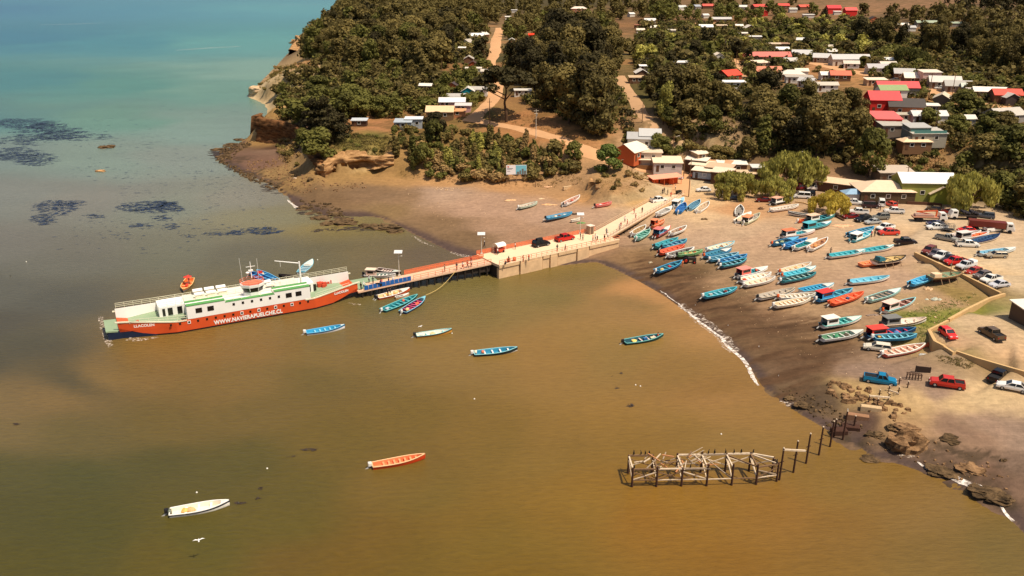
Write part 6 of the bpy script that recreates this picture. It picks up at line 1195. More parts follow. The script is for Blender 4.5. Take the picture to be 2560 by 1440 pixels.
b('c6',10,580,468,420,(40,120,180),(50,110,130),'blue boat with bright red cabin roof and teal thwarts',stripe=(200,216,220),cabin=(60,140,190),roof=(220,60,50),rim=(90,180,206),seatc=(120,200,210),eng='w')
b('c6',190,625,610,462,(224,84,46),(222,96,60),'orange boat with orange thwarts in front of the red roofed blue boat',rim=(236,110,70),seatc=(240,150,110),cargo=[('box',.5,0,(60,90,120))],eng='o')
b('c6',655,578,1092,418,(160,190,184),(96,100,92),'grey green boat with brown thwarts and pale foredeck left of the pink cabined boat',deck=.3,deckc=(214,214,206),seatc=(190,160,136),rim=(150,200,190),cargo=[('box',.12,0,(236,220,200))],eng='w')
b('c6',850,712,1288,535,(226,222,212),(110,72,62),'white boat with pink cabin roof and teal bow well',stripe=(190,206,196),bottom=(60,80,70),cabin=(226,200,186),roof=(240,196,178),seatc=(236,190,170),rim=(150,206,206),eng='o')
b('c6',70,918,578,780,(236,230,220),(30,120,116),'white boat with teal inside, cream cabin roof and a white float on it',stripe=CW,bottom=(50,90,80),cabin=(226,216,206),roof=(240,228,208),deck=.3,seatc=(130,206,196),eng='d')
b('c6',65,1092,605,955,(236,232,222),(90,130,100),'white boat with green gear inside below the cream cabined boat',stripe=CW,bottom=(50,60,54),deck=.26,seatc=(200,200,190),cargo=[('net',.35,0,(80,150,110)),('net',.6,0,(90,80,66))],eng='d')
b('c6',840,900,1412,798,(226,216,206),(232,214,198),'white boat with grey cabin box beside the grass patch',stripe=(110,70,60),cabin=(140,136,130),roof=(120,118,112),seats=4,seatc=(220,196,170),eng='d')
b('c6',640,1050,1278,925,(30,60,96),(30,62,100),'navy boat with bright red cabin and red thwarts',cabin=(220,66,52),roof=(230,70,54),seatc=(214,60,70),rim=(60,110,150),cargo=[('net',.6,0,(90,120,170))],seats=5)
b('c6',735,1110,1288,1008,(50,130,170),(60,110,120),'blue teal boat with yellow and navy gear in its stern',seatc=(120,190,206),cargo=[('box',.1,0,(226,170,80)),('box',.04,0,(30,40,90))],seats=5,eng='w')
b('c6',865,1262,1398,1130,(200,90,76),(196,150,126),'white rimmed boat with brick red hull beside the white wagon',stripe=(236,226,212),bottom=(130,60,50),rim=(240,230,216),seatc=(236,224,206),seats=5,eng='w')
b('c6',430,348,938,260,(226,226,218),(110,180,200),'white hulled boat with sky blue inside lying alone mid beach',rim=(140,200,214),seatc=(150,204,214),bottom=(150,90,80),seats=4)
b('c6',1205,395,1512,242,(60,150,196),(70,160,200),'sky blue boat touching the wooden trawler on its cradle',rim=(110,190,220),seatc=(130,200,224))
b('c4',570,1142,985,1058,(226,116,66),(232,140,90),'long flat orange boat behind the propped black and white boat',rim=(236,160,120),seats=5,eng=None)
b('c4',165,1038,628,948,(230,224,216),(50,150,160),'white boat with teal inside, left of its near twin on the upper beach',deck=.22,seatc=(120,200,206),bottom=(176,150,140))
b('c4',560,968,992,892,(230,224,214),(50,140,150),'white boat with teal inside, right of its near twin on the upper beach',deck=.2,seatc=(110,196,200),bottom=(176,130,120),eng=None)
b('c4',395,765,765,645,(50,134,184),(44,100,130),'blue boat behind the turquoise one beside the white pickup',rim=(80,170,206),seatc=(130,196,210),seats=6)
b('c4',460,828,722,700,(90,190,206),(60,170,186),'turquoise boat with white stern canopy beside two standing people',rim=(210,226,226),cabin=(226,224,216),roof=(236,230,220))
b('c4',1700,768,2112,705,(232,226,216),(196,180,170),'pale boat rearmost of the three in front of the red truck',seats=5,eng=None)
b('c4',1800,800,2218,722,(236,230,220),(226,120,70),'white and orange boat middle of the three in front of the red truck',rim=(240,234,226),seatc=(236,140,90),cabin=(170,160,150),roof=(214,206,196),eng=None)
b('c4',1995,850,2378,738,(226,220,210),(60,90,120),'long navy and white boat nearest of the three in front of the red truck',stripe=(24,44,96),rim=(28,44,90),seats=6,eng=None)
b('c4',2085,1000,2560,920,(206,212,210),(120,170,190),'grey blue boat behind the beige car at the right edge',deck=.25,cargo=[('box',.8,0,(190,120,80)),('net',.3,0,(140,150,150))])
UPB = 'boats on the left beach'
b('s',1298,521,1343,505,(196,210,190),(200,180,160),'white and green boat, leftmost on the sand behind the jetty',bottom=(120,150,120),group=UPB,eng='w')
b('s',1409,513,1450,491,CW,(190,150,130),'white and red boat near the low stone terraces',group=UPB,cargo=[('net',.5,0,(180,80,60)),('box',.2,0,(230,220,210))])
b('s',1366,551,1430,531,(70,160,200),(110,150,170),'blue boat with cluttered deck beside the dark tarpaulin behind the jetty',group=UPB,bottom=(150,120,90),cargo=[('net',.35,0,(220,200,170)),('net',.5,0,(130,90,80)),('box',.7,0,(220,220,210))])
b('s',1489,516,1529,505,(214,120,110),(206,80,60),'small pink and red boat below the dry knoll',group=UPB,rim=(230,150,140),cargo=[('box',.6,0,(200,60,50)),('box',.3,0,(236,220,210))],eng='d')
b('s',1430,552,1449,545,(236,226,206),(226,206,180),'tiny white rowing dinghy on the sand beside the green net',group=UPB,cat='dinghy',name='dinghy',eng=None,seats=2,Lf=2.8)
WB = 'boats afloat'
b('s',424,1278,572,1250,(236,228,214),(236,220,196),'white boat with dark stripe and grey motor cover moored at the lower left',stripe=(34,44,60),rim=(240,234,224),deck=.14,water=True,group=WB,cargo=[('net',.25,0,(226,180,100)),('net',.35,0,(210,170,120)),('drum',-.0,0,(110,116,100))],seats=3)
b('s',931,1161,1062,1134,(196,60,24),(232,120,76),'orange boat with many orange ribs moored in the open water',stripe=(206,72,30),rim=(246,190,140),seatc=(244,150,104),water=True,group=WB,seats=7,wid=1.7,eng='w')
b('s',766,829,861,811,(226,224,222),(50,150,190),'white boat with blue inside moored right in front of the ferry bow',stripe=(40,90,140),rim=(110,180,214),seatc=(140,196,214),deck=.1,water=True,group=WB,seats=5,eng='w')
b('s',1041,836,1129,821,(196,140,60),(236,222,206),'cream boat with dark stripe and ochre bottom moored in mid water',stripe=(70,50,50),rim=(150,200,196),water=True,group=WB,seats=3,cargo=[('box',.12,0,(240,226,210)),('net',.45,0,(216,190,140))],eng='d')
b('s',1185,881,1293,867,(30,46,50),(50,130,160),'black sided boat with sky blue rim, orange float and white motor cover',stripe=(26,40,44),bottom=(214,206,190),rim=(140,200,206),seatc=(226,220,214),water=True,group=WB,seats=4,cargo=[('buoy',.2,0,(226,120,84)),('drum',.04,.5,(240,220,190))],eng='w')
fb = ('s',1561,853,1658,834)
b(*fb,(20,60,60),(40,80,90),'dark green boat with crew member and yellow nets off the beach',stripe=(20,70,66),bottom=(170,160,110),rim=(110,176,170),seatc=(214,186,176),water=True,group=WB,seats=4,cargo=[('net',.25,0,(240,200,110)),('box',.72,0,(236,214,170)),('box',.55,.3,(60,110,160))])
b('c1',885,355,820,462,(120,110,100),(220,110,56),'small orange boat with red parasol behind the ferry stern',rim=(240,190,120),stripe=(214,130,60),water=True,group=WB,seats=3,cargo=[('net',.5,0,(206,70,50))])
b('c1',1660,385,1445,292,(40,80,150),(36,70,130),'darker blue boat with red bundles tied behind the ferry',rim=(80,150,200),water=True,group=WB,seats=4,cargo=[('box',.5,0,(150,60,90))])
b('c1',1700,380,1515,278,(50,120,190),(60,140,190),'brighter blue boat with a round cream basket tied behind the ferry',rim=(110,180,214),water=True,group=WB,seats=2,cargo=[('drum',.7,0,(236,200,150))])
b('c1',1925,300,2038,178,(226,224,218),(90,150,170),'white bowed blue boat with slatted thwarts beyond the ferry crane',deck=.42,rim=(140,196,206),seatc=(200,214,214),water=True,group=WB,seats=4)
b('c1',1935,345,1720,320,(36,28,28),(60,50,46),'black inflatable with a metal canopy frame beyond the ferry',rim=(40,32,32),water=True,group=WB,seats=2,seatc=(90,80,72))
b('cJ',640,110,1250,185,(60,50,46),(96,74,64),'white rimmed brown boat rafted on the far side of the pier',rim=(232,214,200),deck=.3,deckc=(196,206,190),seatc=(236,206,190),water=True,group=WB,seats=5,eng=None)
b('cJ',330,255,1120,245,(226,216,206),(110,130,120),'white boat with pink cabin top rafted on the far side of the pier',rim=(236,226,216),cabin=(206,170,150),roof=(232,206,180),water=True,group=WB,seats=6)
b('cJ',655,840,1478,605,(200,84,44),(226,180,130),'large orange hulled white boat unloading baskets beside the pier',stripe=(206,90,50),rim=(240,232,222),deck=.27,water=True,group=WB,seats=3,cargo=[('drum',.2,-.4,(236,214,180)),('drum',.28,.3,(226,170,90)),('drum',.36,-.2,(240,210,150)),('drum',.45,.3,(236,220,190)),('drum',.52,-.3,(226,180,110)),('box',.6,.2,(240,200,140))],wid=2.3,eng='2')
b('cJ',1128,835,1450,745,(206,160,120),(90,90,80),'tiny white skiff beside the orange hulled boat',rim=(244,236,222),deck=.42,stripe=(226,196,160),water=True,group=WB,seats=1,eng=None,cat='dinghy',name='dinghy')
b('cJ',790,1170,1682,775,(30,80,84),(30,110,120),'long teal boat with orange buoy lashed to the magenta one',rim=(110,190,186),seatc=(100,180,184),bottom=(170,160,120),water=True,group=WB,seats=6,cargo=[('buoy',.62,.6,(230,100,70)),('box',.12,0,(200,206,210))],eng='w')
b('cJ',1300,1215,1885,822,(24,36,80),(70,30,50),'navy boat with magenta thwarts and orange bundle lashed to the long teal one',rim=(130,190,206),stripe=(24,40,96),bottom=(206,196,180),seatc=(226,90,130),water=True,group=WB,seats=6,deck=.14,deckc=(120,180,190),cargo=[('net',.62,0,(226,106,76)),('net',.2,0,(226,190,130))],eng='w')
BO = {}
for a, k in L_:
    if 'eng' in k and k['eng'] is None: k = dict(k)
    r_ = boat(*a, **k); BO[a[7]] = r_
# things lying in boats are objects of their own
WORD = {'net': 'heaped fishing net', 'buoy': 'round float', 'box': 'fish crate', 'drum': 'barrel'}; CATG = {'net': 'fishing net', 'buoy': 'buoy', 'box': 'crate', 'drum': 'barrel'}
def cname(c):
    r, g, b_ = c; mx_, mn = max(c), min(c)
    if mx_ < 80: return 'dark'
    if mx_ - mn < 30: return 'white' if mx_ > 190 else 'grey'
    if r > 190 and g > 165 and b_ > 110: return 'cream'
    if r > 200 and g > 150: return 'yellow'
    if r >= g >= b_: return 'orange' if r > 205 and g > 84 else 'red' if g < 84 and r > 150 else 'brown'
    if r > g and b_ > g: return 'magenta'
    return 'green' if g > b_ else 'blue'
seen = {}
for o, kd, cc, lb in CARGO:
    short = ' '.join(lb.split()[:10]); L2 = cname(cc) + ' ' + WORD[kd] + ' in the ' + short
    seen[L2] = seen.get(L2, 0) + 1
    tag(o, L2 if seen[L2] == 1 else cname(cc) + ' ' + {2: 'middle ', 3: 'forward '}.get(seen[L2], 'last ') + WORD[kd] + ' in the ' + ' '.join(lb.split()[:9]), CATG[kd], 'gear lying in the boats')
# two wooden boats on cradles
def trawler(c, x0, y0, x1, y1, hullc, inner, stripe, label, mast=False):
    o, mid, rz, L = boat(c, x0, y0, x1, y1, hullc, inner, label, stripe=stripe, rim=stripe, seats=3, eng=None, wid=3.0, lift=.7, name='wooden_boat', group='wooden boats on props')
    m = MB(); 
    for x in (-L*.28, -L*.05, L*.2):
        for s in (-1, 1): m.bar((x, s*2.0, -.75), (x, s*1.2, .55), .1)
    m.build('prop', wood, o); MB().box(-L*.35, L*.3, -.15, .15, -.7, 0).build('keel', mat('keel_paint', (70, 40, 34), .8), o)
    if mast: m = MB(); m.tube((L*.12, 0, .4), (L*.1, 0, 4.2), .08, .05); m.tube((-L*.2, .4, .4), (-L*.2, .4, 2.6), .05); m.build('mast', wood, o); MB().box(-L*.42, -L*.2, -.7, .7, .5, 1.3).build('cabin', gel((236, 200, 160)), o)
    else: m = MB(); m.add([(-L*.42,-.9,.8),(-L*.22,-.9,.8),(-L*.22,.9,.8),(-L*.42,.9,.8),(-L*.40,-.8,1.7),(-L*.24,-.8,1.5),(-L*.24,.8,1.5),(-L*.40,.8,1.7)], [(4,5,6,7),(0,1,5,4),(1,2,6,5),(2,3,7,6),(3,0,4,7)]); m.build('wheelhouse', gel((50, 110, 120)), o)
    return o
trawler('c4',735,1150,1142,1062,(226,214,200),(206,176,120),(40,40,40),'broad white and black wooden boat propped on poles on the upper beach')
trawler('c6',1440,350,1872,250,(90,80,60),(130,150,120),(170,130,90),'old brown wooden trawler with mast propped beside the retaining wall', True)
# ---------------------------------------------------------------- vehicles
TYRE = mat('tyre_rubber', (26, 24, 24), .85, var=0); RIM = mat('wheel_rim', (170, 168, 164), .4, metal=.3, var=0); CG = mat('car_glass', (24, 26, 28), .12, var=0, spec=.7); HLM = mat('headlamp_glass', (230, 228, 220), .2, var=0); TLM = mat('tail_lamp', (150, 20, 16), .3, var=0); TRIM = mat('black_trim', (30, 28, 28), .7, var=0)
PR = {}   # kind -> list of (name, mesh, uses body colour)
def sect(x, w, zb, zt, k=.93): return [(x, -w*.96, zb), (x, -w, (zb+zt)*.5), (x, -w*k, zt), (x, w*k, zt), (x, w, (zb+zt)*.5), (x, w*.96, zb)]
def car_proto(kind):
    P = []; L, Wd, belt, roof = {'sedan': (4.4,1.72,.92,1.42), 'hatch': (3.9,1.68,.95,1.47), 'suv': (4.5,1.85,1.08,1.72), 'pickup': (5.1,1.8,1.05,1.72), 'double': (5.2,1.85,1.08,1.76), 'van': (4.6,1.75,1.1,1.95), 'wagon': (4.6,1.75,.95,1.48)}[kind]
    h = L/2; w = Wd/2; m = MB(); hood = belt - .10
    if kind in ('sedan', 'hatch', 'wagon'):
        top = [(-h,.62),(-h+.12,belt-.05),(-h+.7,belt),(0,belt),(h-1.15,belt),(h-.35,hood-.05),(h-.02,.62)]
    elif kind == 'van': top = [(-h,.7),(-h+.05,belt),(0,belt),(h-.75,belt),(h-.3,belt-.15),(h,.7)]
    elif kind in ('pickup', 'double'): top = [(-h,.75),(-h+.05,belt),(-.9,belt),(0,belt),(h-1.3,belt),(h-.3,hood),(h,.75)]
    else: top = [(-h,.7),(-h+.08,belt),(0,belt),(h-1.2,belt),(h-.3,hood),(h,.7)]
    m.loft([sect(x, w*(.93 if i in (0, len(top)-1) else 1), .30, z) for i, (x, z) in enumerate(top)])
    cab = {'sedan': [(-h+.55,-h+1.15,h-1.95,h-1.2)], 'hatch': [(-h+.1,-h+.4,h-1.75,h-1.05)], 'wagon': [(-h+.1,-h+.35,h-1.95,h-1.25)], 'suv': [(-h+.1,-h+.35,h-1.95,h-1.3)], 'pickup': [(-.45,-.30,.75,1.25)], 'double': [(-1.0,-.85,.75,1.3)], 'van': [(-h+.05,-h+.12,h-1.3,h-.75)]}[kind][0]
    x0, x1, x2, x3 = cab; wr = w*.80
    # roof and pillars in body colour, glass set in between
    z0 = belt - .01; zr = roof
    m.add([(x1,-wr,zr-.05),(x2,-wr,zr-.05),(x2,wr,zr-.05),(x1,wr,zr-.05),(x1+.06,-wr+.06,zr),(x2-.06,-wr+.06,zr),(x2-.06,wr-.06,zr),(x1+.06,wr-.06,zr)], [(4,5,6,7),(0,1,5,4),(1,2,6,5),(2,3,7,6),(3,0,4,7)])
    for s in (-1, 1):
        for (a, b_) in (((x0, s*w*.93, z0), (x1, s*wr, zr-.03)), ((x3, s*w*.93, z0), (x2, s*wr, zr-.03)), (((x0+x3)/2, s*w*.935, z0), ((x1+x2)/2, s*wr, zr-.03))): m.bar(a, b_, .09, .09)
    if kind in ('pickup', 'double'):
        bx0, bx1 = -h+.1, x0-.05; m.add([(bx0,-w+.1,belt+.001),(bx1,-w+.1,belt+.001),(bx1,w-.1,belt+.001),(bx0,w-.1,belt+.001)], [(0,1,2,3)])
        for y0_, y1_ in ((-w*.94, -w*.94+.08), (w*.94-.08, w*.94)): m.box(bx0, bx1, y0_, y1_, belt, belt+.12)
        m.box(bx0-.04, bx0+.04, -w*.9, w*.9, belt, belt+.12)
    P.append(('body', m, 1))
    g = MB(); e = .015; g.add([(x3-.03,-w*.86,z0+.02),(x3-.03,w*.86,z0+.02),(x2+.03,wr*.94,zr-.08),(x2+.03,-wr*.94,zr-.08)], [(0,1,2,3)]); P.append(('windscreen', g, 0))
    g = MB(); g.add([(x0+.03,w*.86,z0+.02),(x0+.03,-w*.86,z0+.02),(x1-.03,-wr*.94,zr-.08),(x1-.03,wr*.94,zr-.08)], [(0,1,2,3)]); P.append(('rear_window', g, 0))
    for s in (-1, 1):
        g = MB(); g.add([(x0+.1, s*w*.92, z0+.02), (x3-.1, s*w*.92, z0+.02), (x2, s*wr*1.0, zr-.08), (x1, s*wr*1.0, zr-.08)], [(0,1,2,3) if s < 0 else (3,2,1,0)]); P.append(('side_window', g, 0))
    if kind in ('pickup', 'double'): g = MB(); g.box(-h+.2, x0-.12, -w+.2, w-.2, belt+.005, belt+.03); P.append(('load_bed', g, 3))
    r = .34 if kind not in ('sedan', 'hatch') else .30
    for sx in (-1, 1):
        for s in (-1, 1):
            cx = sx * (h - .78); g = MB(); g.tube((cx, s*(w-.16), r), (cx, s*(w+.02), r), r, r, 14); rm = MB(); rm.tube((cx, s*(w+.01), r), (cx, s*(w+.035), r), r*.6, r*.55, 10); P.append(('wheel', g, 2, rm))
    for s in (-1, 1):
        g = MB(); g.box(h-.10, h+.01, s*w*.62-.18, s*w*.62+.18, .62, .78); P.append(('headlight', g, 4)); g = MB(); g.box(-h-.01, -h+.06, s*w*.72-.12, s*w*.72+.12, .66, .88); P.append(('tail_light', g, 5))
    for sx in (-1, 1): g = MB(); g.box(*(sorted((sx*(h-.03), sx*(h+.09)))), -w*.9, w*.9, .30, .50); P.append(('bumper', g, 3 if kind in ('suv', 'double', 'pickup') else 1))
    return P
MT = {0: CG, 2: TYRE, 3: TRIM, 4: HLM, 5: TLM}
def cpaint(c): return mat('car_paint', c, .28, metal=.1, var=.03, spec=.5)
def car(c, x, y, ang, kind, col, label, cat=None, z=None, group='parked vehicles', pos=None, extra=None, roofc=None):
    if kind not in PR:
        PR[kind] = [(p[0], p[1].mesh(p[0], MT.get(p[2], TRIM)), p[2], p[3].mesh('rim', RIM) if len(p) > 3 else None) for p in car_proto(kind)]
    p = Vector(pos) if pos is not None else T(*px(c, x, y), .7)
    o = thing({'pickup': 'pickup_truck', 'double': 'pickup_truck', 'suv': 'suv', 'van': 'van'}.get(kind, 'car'), label, cat or {'pickup': 'pickup truck', 'double': 'pickup truck', 'suv': 'suv', 'van': 'van'}.get(kind, 'car'), p, R(ang), group)
    for nm, me_, k, rm in PR[kind]:
        q = link(nm, me_, o)
        if k == 1: q.material_slots[0].link = 'OBJECT'; q.material_slots[0].material = cpaint(col)
        if rm: link('rim', rm, q)
    if extra == 'canopy': MB().loft([sect(xx, .85, 1.02, 1.72, .82) for xx in (-2.5, -1.2)]).build('canopy', cpaint((236,232,224)), o)
    if extra == 'roofbox': MB().loft([[(xx, -.5*k_, 1.76), (xx, .5*k_, 1.76), (xx, .42*k_, 2.08), (xx, -.42*k_, 2.08)] for xx, k_ in ((-1.4,.8),(-1.2,1),(0,1),(.3,.7))]).build('roof_box', TRIM, o)
    if extra == 'rack': 
        m = MB()
        for zz in (1.3, 1.6, 1.9):
            for s in (-.85, .85): m.bar((-2.5, s, zz), (-1.1, s, zz), .05)
            m.bar((-2.5, -.85, zz), (-2.5, .85, zz), .05)
        for xx in (-2.5, -1.8, -1.1):
            for s in (-.85, .85): m.bar((xx, s, 1.05), (xx, s, 1.9), .05)
        m.build('rack', mat('grey_rack_paint', (110, 106, 100), .6), o)
    return o
WHT, SLV, DGR, BLK, DRD, REDC, MAR = (236,232,224), (176,176,172), (84,84,88), (26,24,28), (130,28,30), (200,36,28), (92,30,32)
CARS = [('c4',480,335,-20,'pickup',WHT,'white flatbed pickup beside the pale blue canopy stall'),('c4',700,375,-8,'van',(58,30,32),'dark maroon van parked before the restaurant'),('c4',840,345,70,'van',WHT,'white van facing the restaurant beside the dark maroon van'),
 ('c4',955,352,110,'hatch',(214,84,66),'faded red hatchback right of the white van at the restaurant'),('c4',1000,445,168,'double',(226,222,214),'white double cab pickup alone in front of the restaurant','',),
 ('c4',545,455,165,'double',WHT,'white double cab pickup behind the dark red sedan'),('c4',450,508,182,'sedan',DRD,'dark red sedan nearest the golden willow'),('c4',600,545,200,'suv',(30,32,36),'black suv beside the dark red sedan'),
 ('c4',830,520,190,'suv',(120,116,106),'grey brown suv behind the silver sedan'),('c4',730,578,194,'sedan',SLV,'silver sedan in front of the black suv'),('c4',890,655,205,'double',WHT,'white pickup whose bonnet meets the blue boat'),('c4',930,718,184,'double',(214,66,50),'tomato red pickup in front of the white pickup and blue boat'),
 ('c4',1145,835,-2,'double',(36,24,24),'black pickup alone in the middle of the dirt lot'),('c4',1510,412,150,'hatch',(90,74,58),'olive brown car in the shade left of the tall willow'),('c4',1705,450,120,'hatch',(190,46,34),'bright red hatchback in the shade under the tall willow'),
 ('c4',2170,505,150,'suv',(86,90,98),'steel grey suv under the trees right of the loaded truck'),('c4',1530,600,175,'sedan',(34,44,74),'navy sedan behind the white pickup with the rack'),('c4',1550,650,180,'pickup',WHT,'white pickup with a grey side rack and trailer'),
 ('c4',1930,682,172,'sedan',(206,40,34),'bright red sedan parked below the long red truck'),('c4',1670,790,-40,'pickup',(150,146,136),'grey pickup with white roof left of the navy and white boat'),('c4',1940,868,-8,'double',(236,230,218),'white pickup nearest the navy and white boat'),
 ('c4',2310,1005,176,'wagon',(176,160,134),'beige estate car in front of the grey blue boat'),('s',2484,572,10,'pickup',WHT,'white pickup cut off at the upper right by the red truck'),('c4',1445,950,220,'suv',(120,56,48),'maroon suv at the top end of the row along the wall'),
 ('c4',1515,985,218,'hatch',(96,86,92),'grey hatchback second in the row along the wall'),('c4',1610,1015,216,'double',(222,220,214),'white pickup third in the row along the wall'),('c4',1695,1045,214,'sedan',(46,48,58),'charcoal sedan fourth in the row along the wall'),('c4',1785,1088,194,'double',(206,44,38),'red pickup in the middle of the row along the wall'),
 ('c4',1925,1138,206,'pickup',(206,206,204),'grey white pickup with tall white canopy in the row along the wall'),('c4',2020,1212,204,'hatch',(170,50,38),'dark red hatchback right of the canopied pickup'),('c4',2130,1258,202,'hatch',(110,98,92),'bronze grey hatchback in the row along the wall'),('c4',2245,1315,204,'pickup',(236,230,218),'cream white pickup second from the right end of the row'),('c4',2350,1378,194,'sedan',(206,204,206),'silver white sedan at the right end of the row along the wall'),
 ('c3',440,305,28,'double',WHT,'white pickup with red cargo driving onto the bridge'),('c3',1020,168,185,'sedan',WHT,'white sedan left of the low willow'),('c3',2280,255,165,'van',(236,232,226),'white small van right of the middle willow'),('c3',2350,215,160,'suv',(30,26,28),'black suv behind the small white van'),
 ('s',1734,438,100,'hatch',(206,56,50),'red hatchback parked beside the plank sheds'),('s',1690,442,160,'sedan',(226,222,216),'silver white sedan above the orange shelter'),('c3',1740,152,170,'suv',(96,96,88),'grey suv between the low willow and the middle willow'),('c3',1390,275,172,'sedan',(60,60,64),'dark sedan half under the low willow'),('c3',1790,300,172,'sedan',(110,30,26),'dark red sedan in the shade of the middle willow'),
 ('c3',2240,145,10,'pickup',(120,28,34),'maroon pickup under the largest willow'),('c3',2440,150,0,'pickup',(226,216,206),'white flatbed truck by the maroon van under the trees'),('c3',2530,95,250,'van',(96,40,34),'maroon van at the end of the long brown shed'),
 ('c6',790,1160,160,'wagon',(226,214,190),'cream estate car parked among the boats at the lower beach'),('c6',1690,980,275,'hatch',(226,50,44),'bright red hatchback on the loop road beside the wall'),('c6',2250,985,100,'double',(96,76,54),'brown pickup with pale roof at the loop road'),
 ('c7',1690,172,-22,'pickup',(16,120,160),'bright teal pickup at the head of the ruined pier'),('c7',2120,195,158,'double',(196,50,36),'red pickup with loaded bed on the lower sand'),('c7',2450,150,40,'double',(26,24,26),'black pickup at the lower right edge of the beach'),('c7',2540,215,150,'sedan',WHT,'white car cut off by the right edge below the black pickup'),
 ('cB',1580,985,168,'sedan',(236,230,222),'white sedan parked on the upper street'),('cB',2030,1048,165,'suv',(60,60,66),'dark suv under the small grey cabin'),('cB',1070,893,178,'sedan',(110,100,90),'grey car driving along the upper street')]
for r_ in CARS:
    c, x, y, a, k, cl, lb = r_[:7]; car(c, x, y, a, k, cl, lb, extra='canopy' if 'canopy' in lb and 'tall white' in lb else 'rack' if 'side rack' in lb else None, group='row of cars along the wall' if 'row' in lb else 'parked vehicles')
ja = math.degrees(math.atan2(jx.y, jx.x)); car(None,0,0,ja,'suv',(20,20,24),'black suv with a roof box on the jetty platform',pos=onjet(JL*.47, JW-2.6),extra='roofbox',group='vehicles on the jetty'); car(None,0,0,ja,'double',(190,34,26),'red double cab pickup on the jetty platform',pos=onjet(JL*.68, JW-2.2),group='vehicles on the jetty')
# trucks
def truck(c, x, y, ang, L, cabc, bedc, label, load=None):
    p = T(*px(c, x, y), 1.0); o = thing('truck', label, 'truck', p, R(ang), 'lorries on the dirt lot'); h = L/2
    m = MB(); m.loft([sect(xx, 1.1, .6, zz, .95) for xx, zz in ((h-1.9,2.5),(h-.5,2.5),(h-.12,1.6),(h,1.2))]); m.build('cab', cpaint(cabc), o)
    MB().add([(h-.42,-.9,1.65),(h-.42,.9,1.65),(h-.52,.9,2.35),(h-.52,-.9,2.35)],[(0,1,2,3)]).build('windscreen', CG, o)
    for s in (-1, 1): MB().box(h-1.6, h-.7, s*1.06-.03, s*1.06+.03, 1.6, 2.25).build('side_window', CG, o)
    MB().box(-h, h-2.0, -1.1, 1.1, .95, 1.1).build('chassis', TRIM, o)
    if load == 'box': MB().box(-h, h-2.1, -1.2, 1.2, 1.12, 2.6).build('cargo_box', cpaint(bedc), o)
    elif load == 'crane':
        MB().box(-h, h-2.2, -1.15, 1.15, 1.12, 1.35).build('flatbed', cpaint(bedc), o); m = MB(); m.bar((h-2.6,0,1.3),(h-2.6,0,3.0),.35); m.bar((h-2.6,0,2.9),(-h+.8,0,2.5),.3); m.bar((-h+1,0,2.5),(h-3.4,.3,1.7),.22); m.build('crane_arm', cpaint((226,100,50)), o); MB().box(-h+.5,h-3.4,-.9,.9,1.36,1.9).build('load', cpaint((190,150,130)), o)
    else:
        MB().box(-h, h-2.1, -1.15, 1.15, 1.12, 1.3).build('flatbed', cpaint(bedc), o); m = MB()
        for k in range(18): m.ball((-h+.6+ (k % 6)*.72, -.7+.7*(k//6), 1.75+.2*((k*7) % 3)), .42, .42, .4, 6, 4, 0, .2)
        m.build('sacks', mat('dark_sacks', (52, 48, 52), .9, var=.6, scale=3), o)
    for xx in (h-1.1, -h+1.2, -h+2.1):
        for s in (-1, 1): MB().tube((xx, s*.8, .48), (xx, s*1.12, .48), .48, .48, 14).build('wheel', TYRE, o)
truck('c4',1450,530,-8,8.5,WHT,(206,150,120),'crane truck with orange arm and white cab facing right','crane')
truck('c4',1890,505,174,7.5,WHT,(70,60,58),'white cabbed lorry loaded with dark sacks')
truck('c4',2240,655,-22,10.5,WHT,(120,50,40),'long lorry with rust red box and white cab at the right','box')
# tractor with red wheels
p = T(*px('c3', 830, 1085), .5); o = thing('tractor', 'old tractor with red wheel hubs hauling the green rimmed boat', 'tractor', p, R(-10)); MB().box(-.2,1.7,-.35,.35,.7,1.35).build('bonnet', cpaint((70,60,50)), o); MB().box(-1.0,-.2,-.3,.3,.6,1.0).build('seat', TRIM, o); MB().tube((1.2,0,1.3),(1.2,0,2.1),.06).build('exhaust', TRIM, o)
for xx, r_, s in ((-.7,.75,-1),(-.7,.75,1),(1.3,.42,-1),(1.3,.42,1)): q_ = MB().tube((xx, s*.55, r_),(xx, s*.9, r_), r_, r_, 18).build('wheel', TYRE, o); MB().tube((xx, s*.88, r_),(xx, s*.93, r_), r_*.5, r_*.45, 12).build('hub', cpaint((206,60,40)), q_)
p = T(*px('c4', 1690, 690), .4); o = thing('trailer', 'small grey caged trailer beside the white pickup with the rack', 'trailer', p, R(-15)); m = MB()
for zz in (.7, 1.1, 1.5, 1.9):
    for s in (-.8, .8): m.bar((-1.3, s, zz), (1.3, s, zz), .06)
    for s in (-1.3, 1.3): m.bar((s, -.8, zz), (s, .8, zz), .06)
for xx in (-1.3, -.4, .4, 1.3):
    for s in (-.8, .8): m.bar((xx, s, .6), (xx, s, 1.9), .06)
m.build('cage', mat('grey_rack_paint', (110, 106, 100), .6), o); MB().box(-1.3,1.3,-.8,.8,.5,.62).build('floor', TRIM, o)
for s in (-1, 1): MB().tube((0, s*.82, .32), (0, s*1.0, .32), .32, .32, 12).build('wheel', TYRE, o)
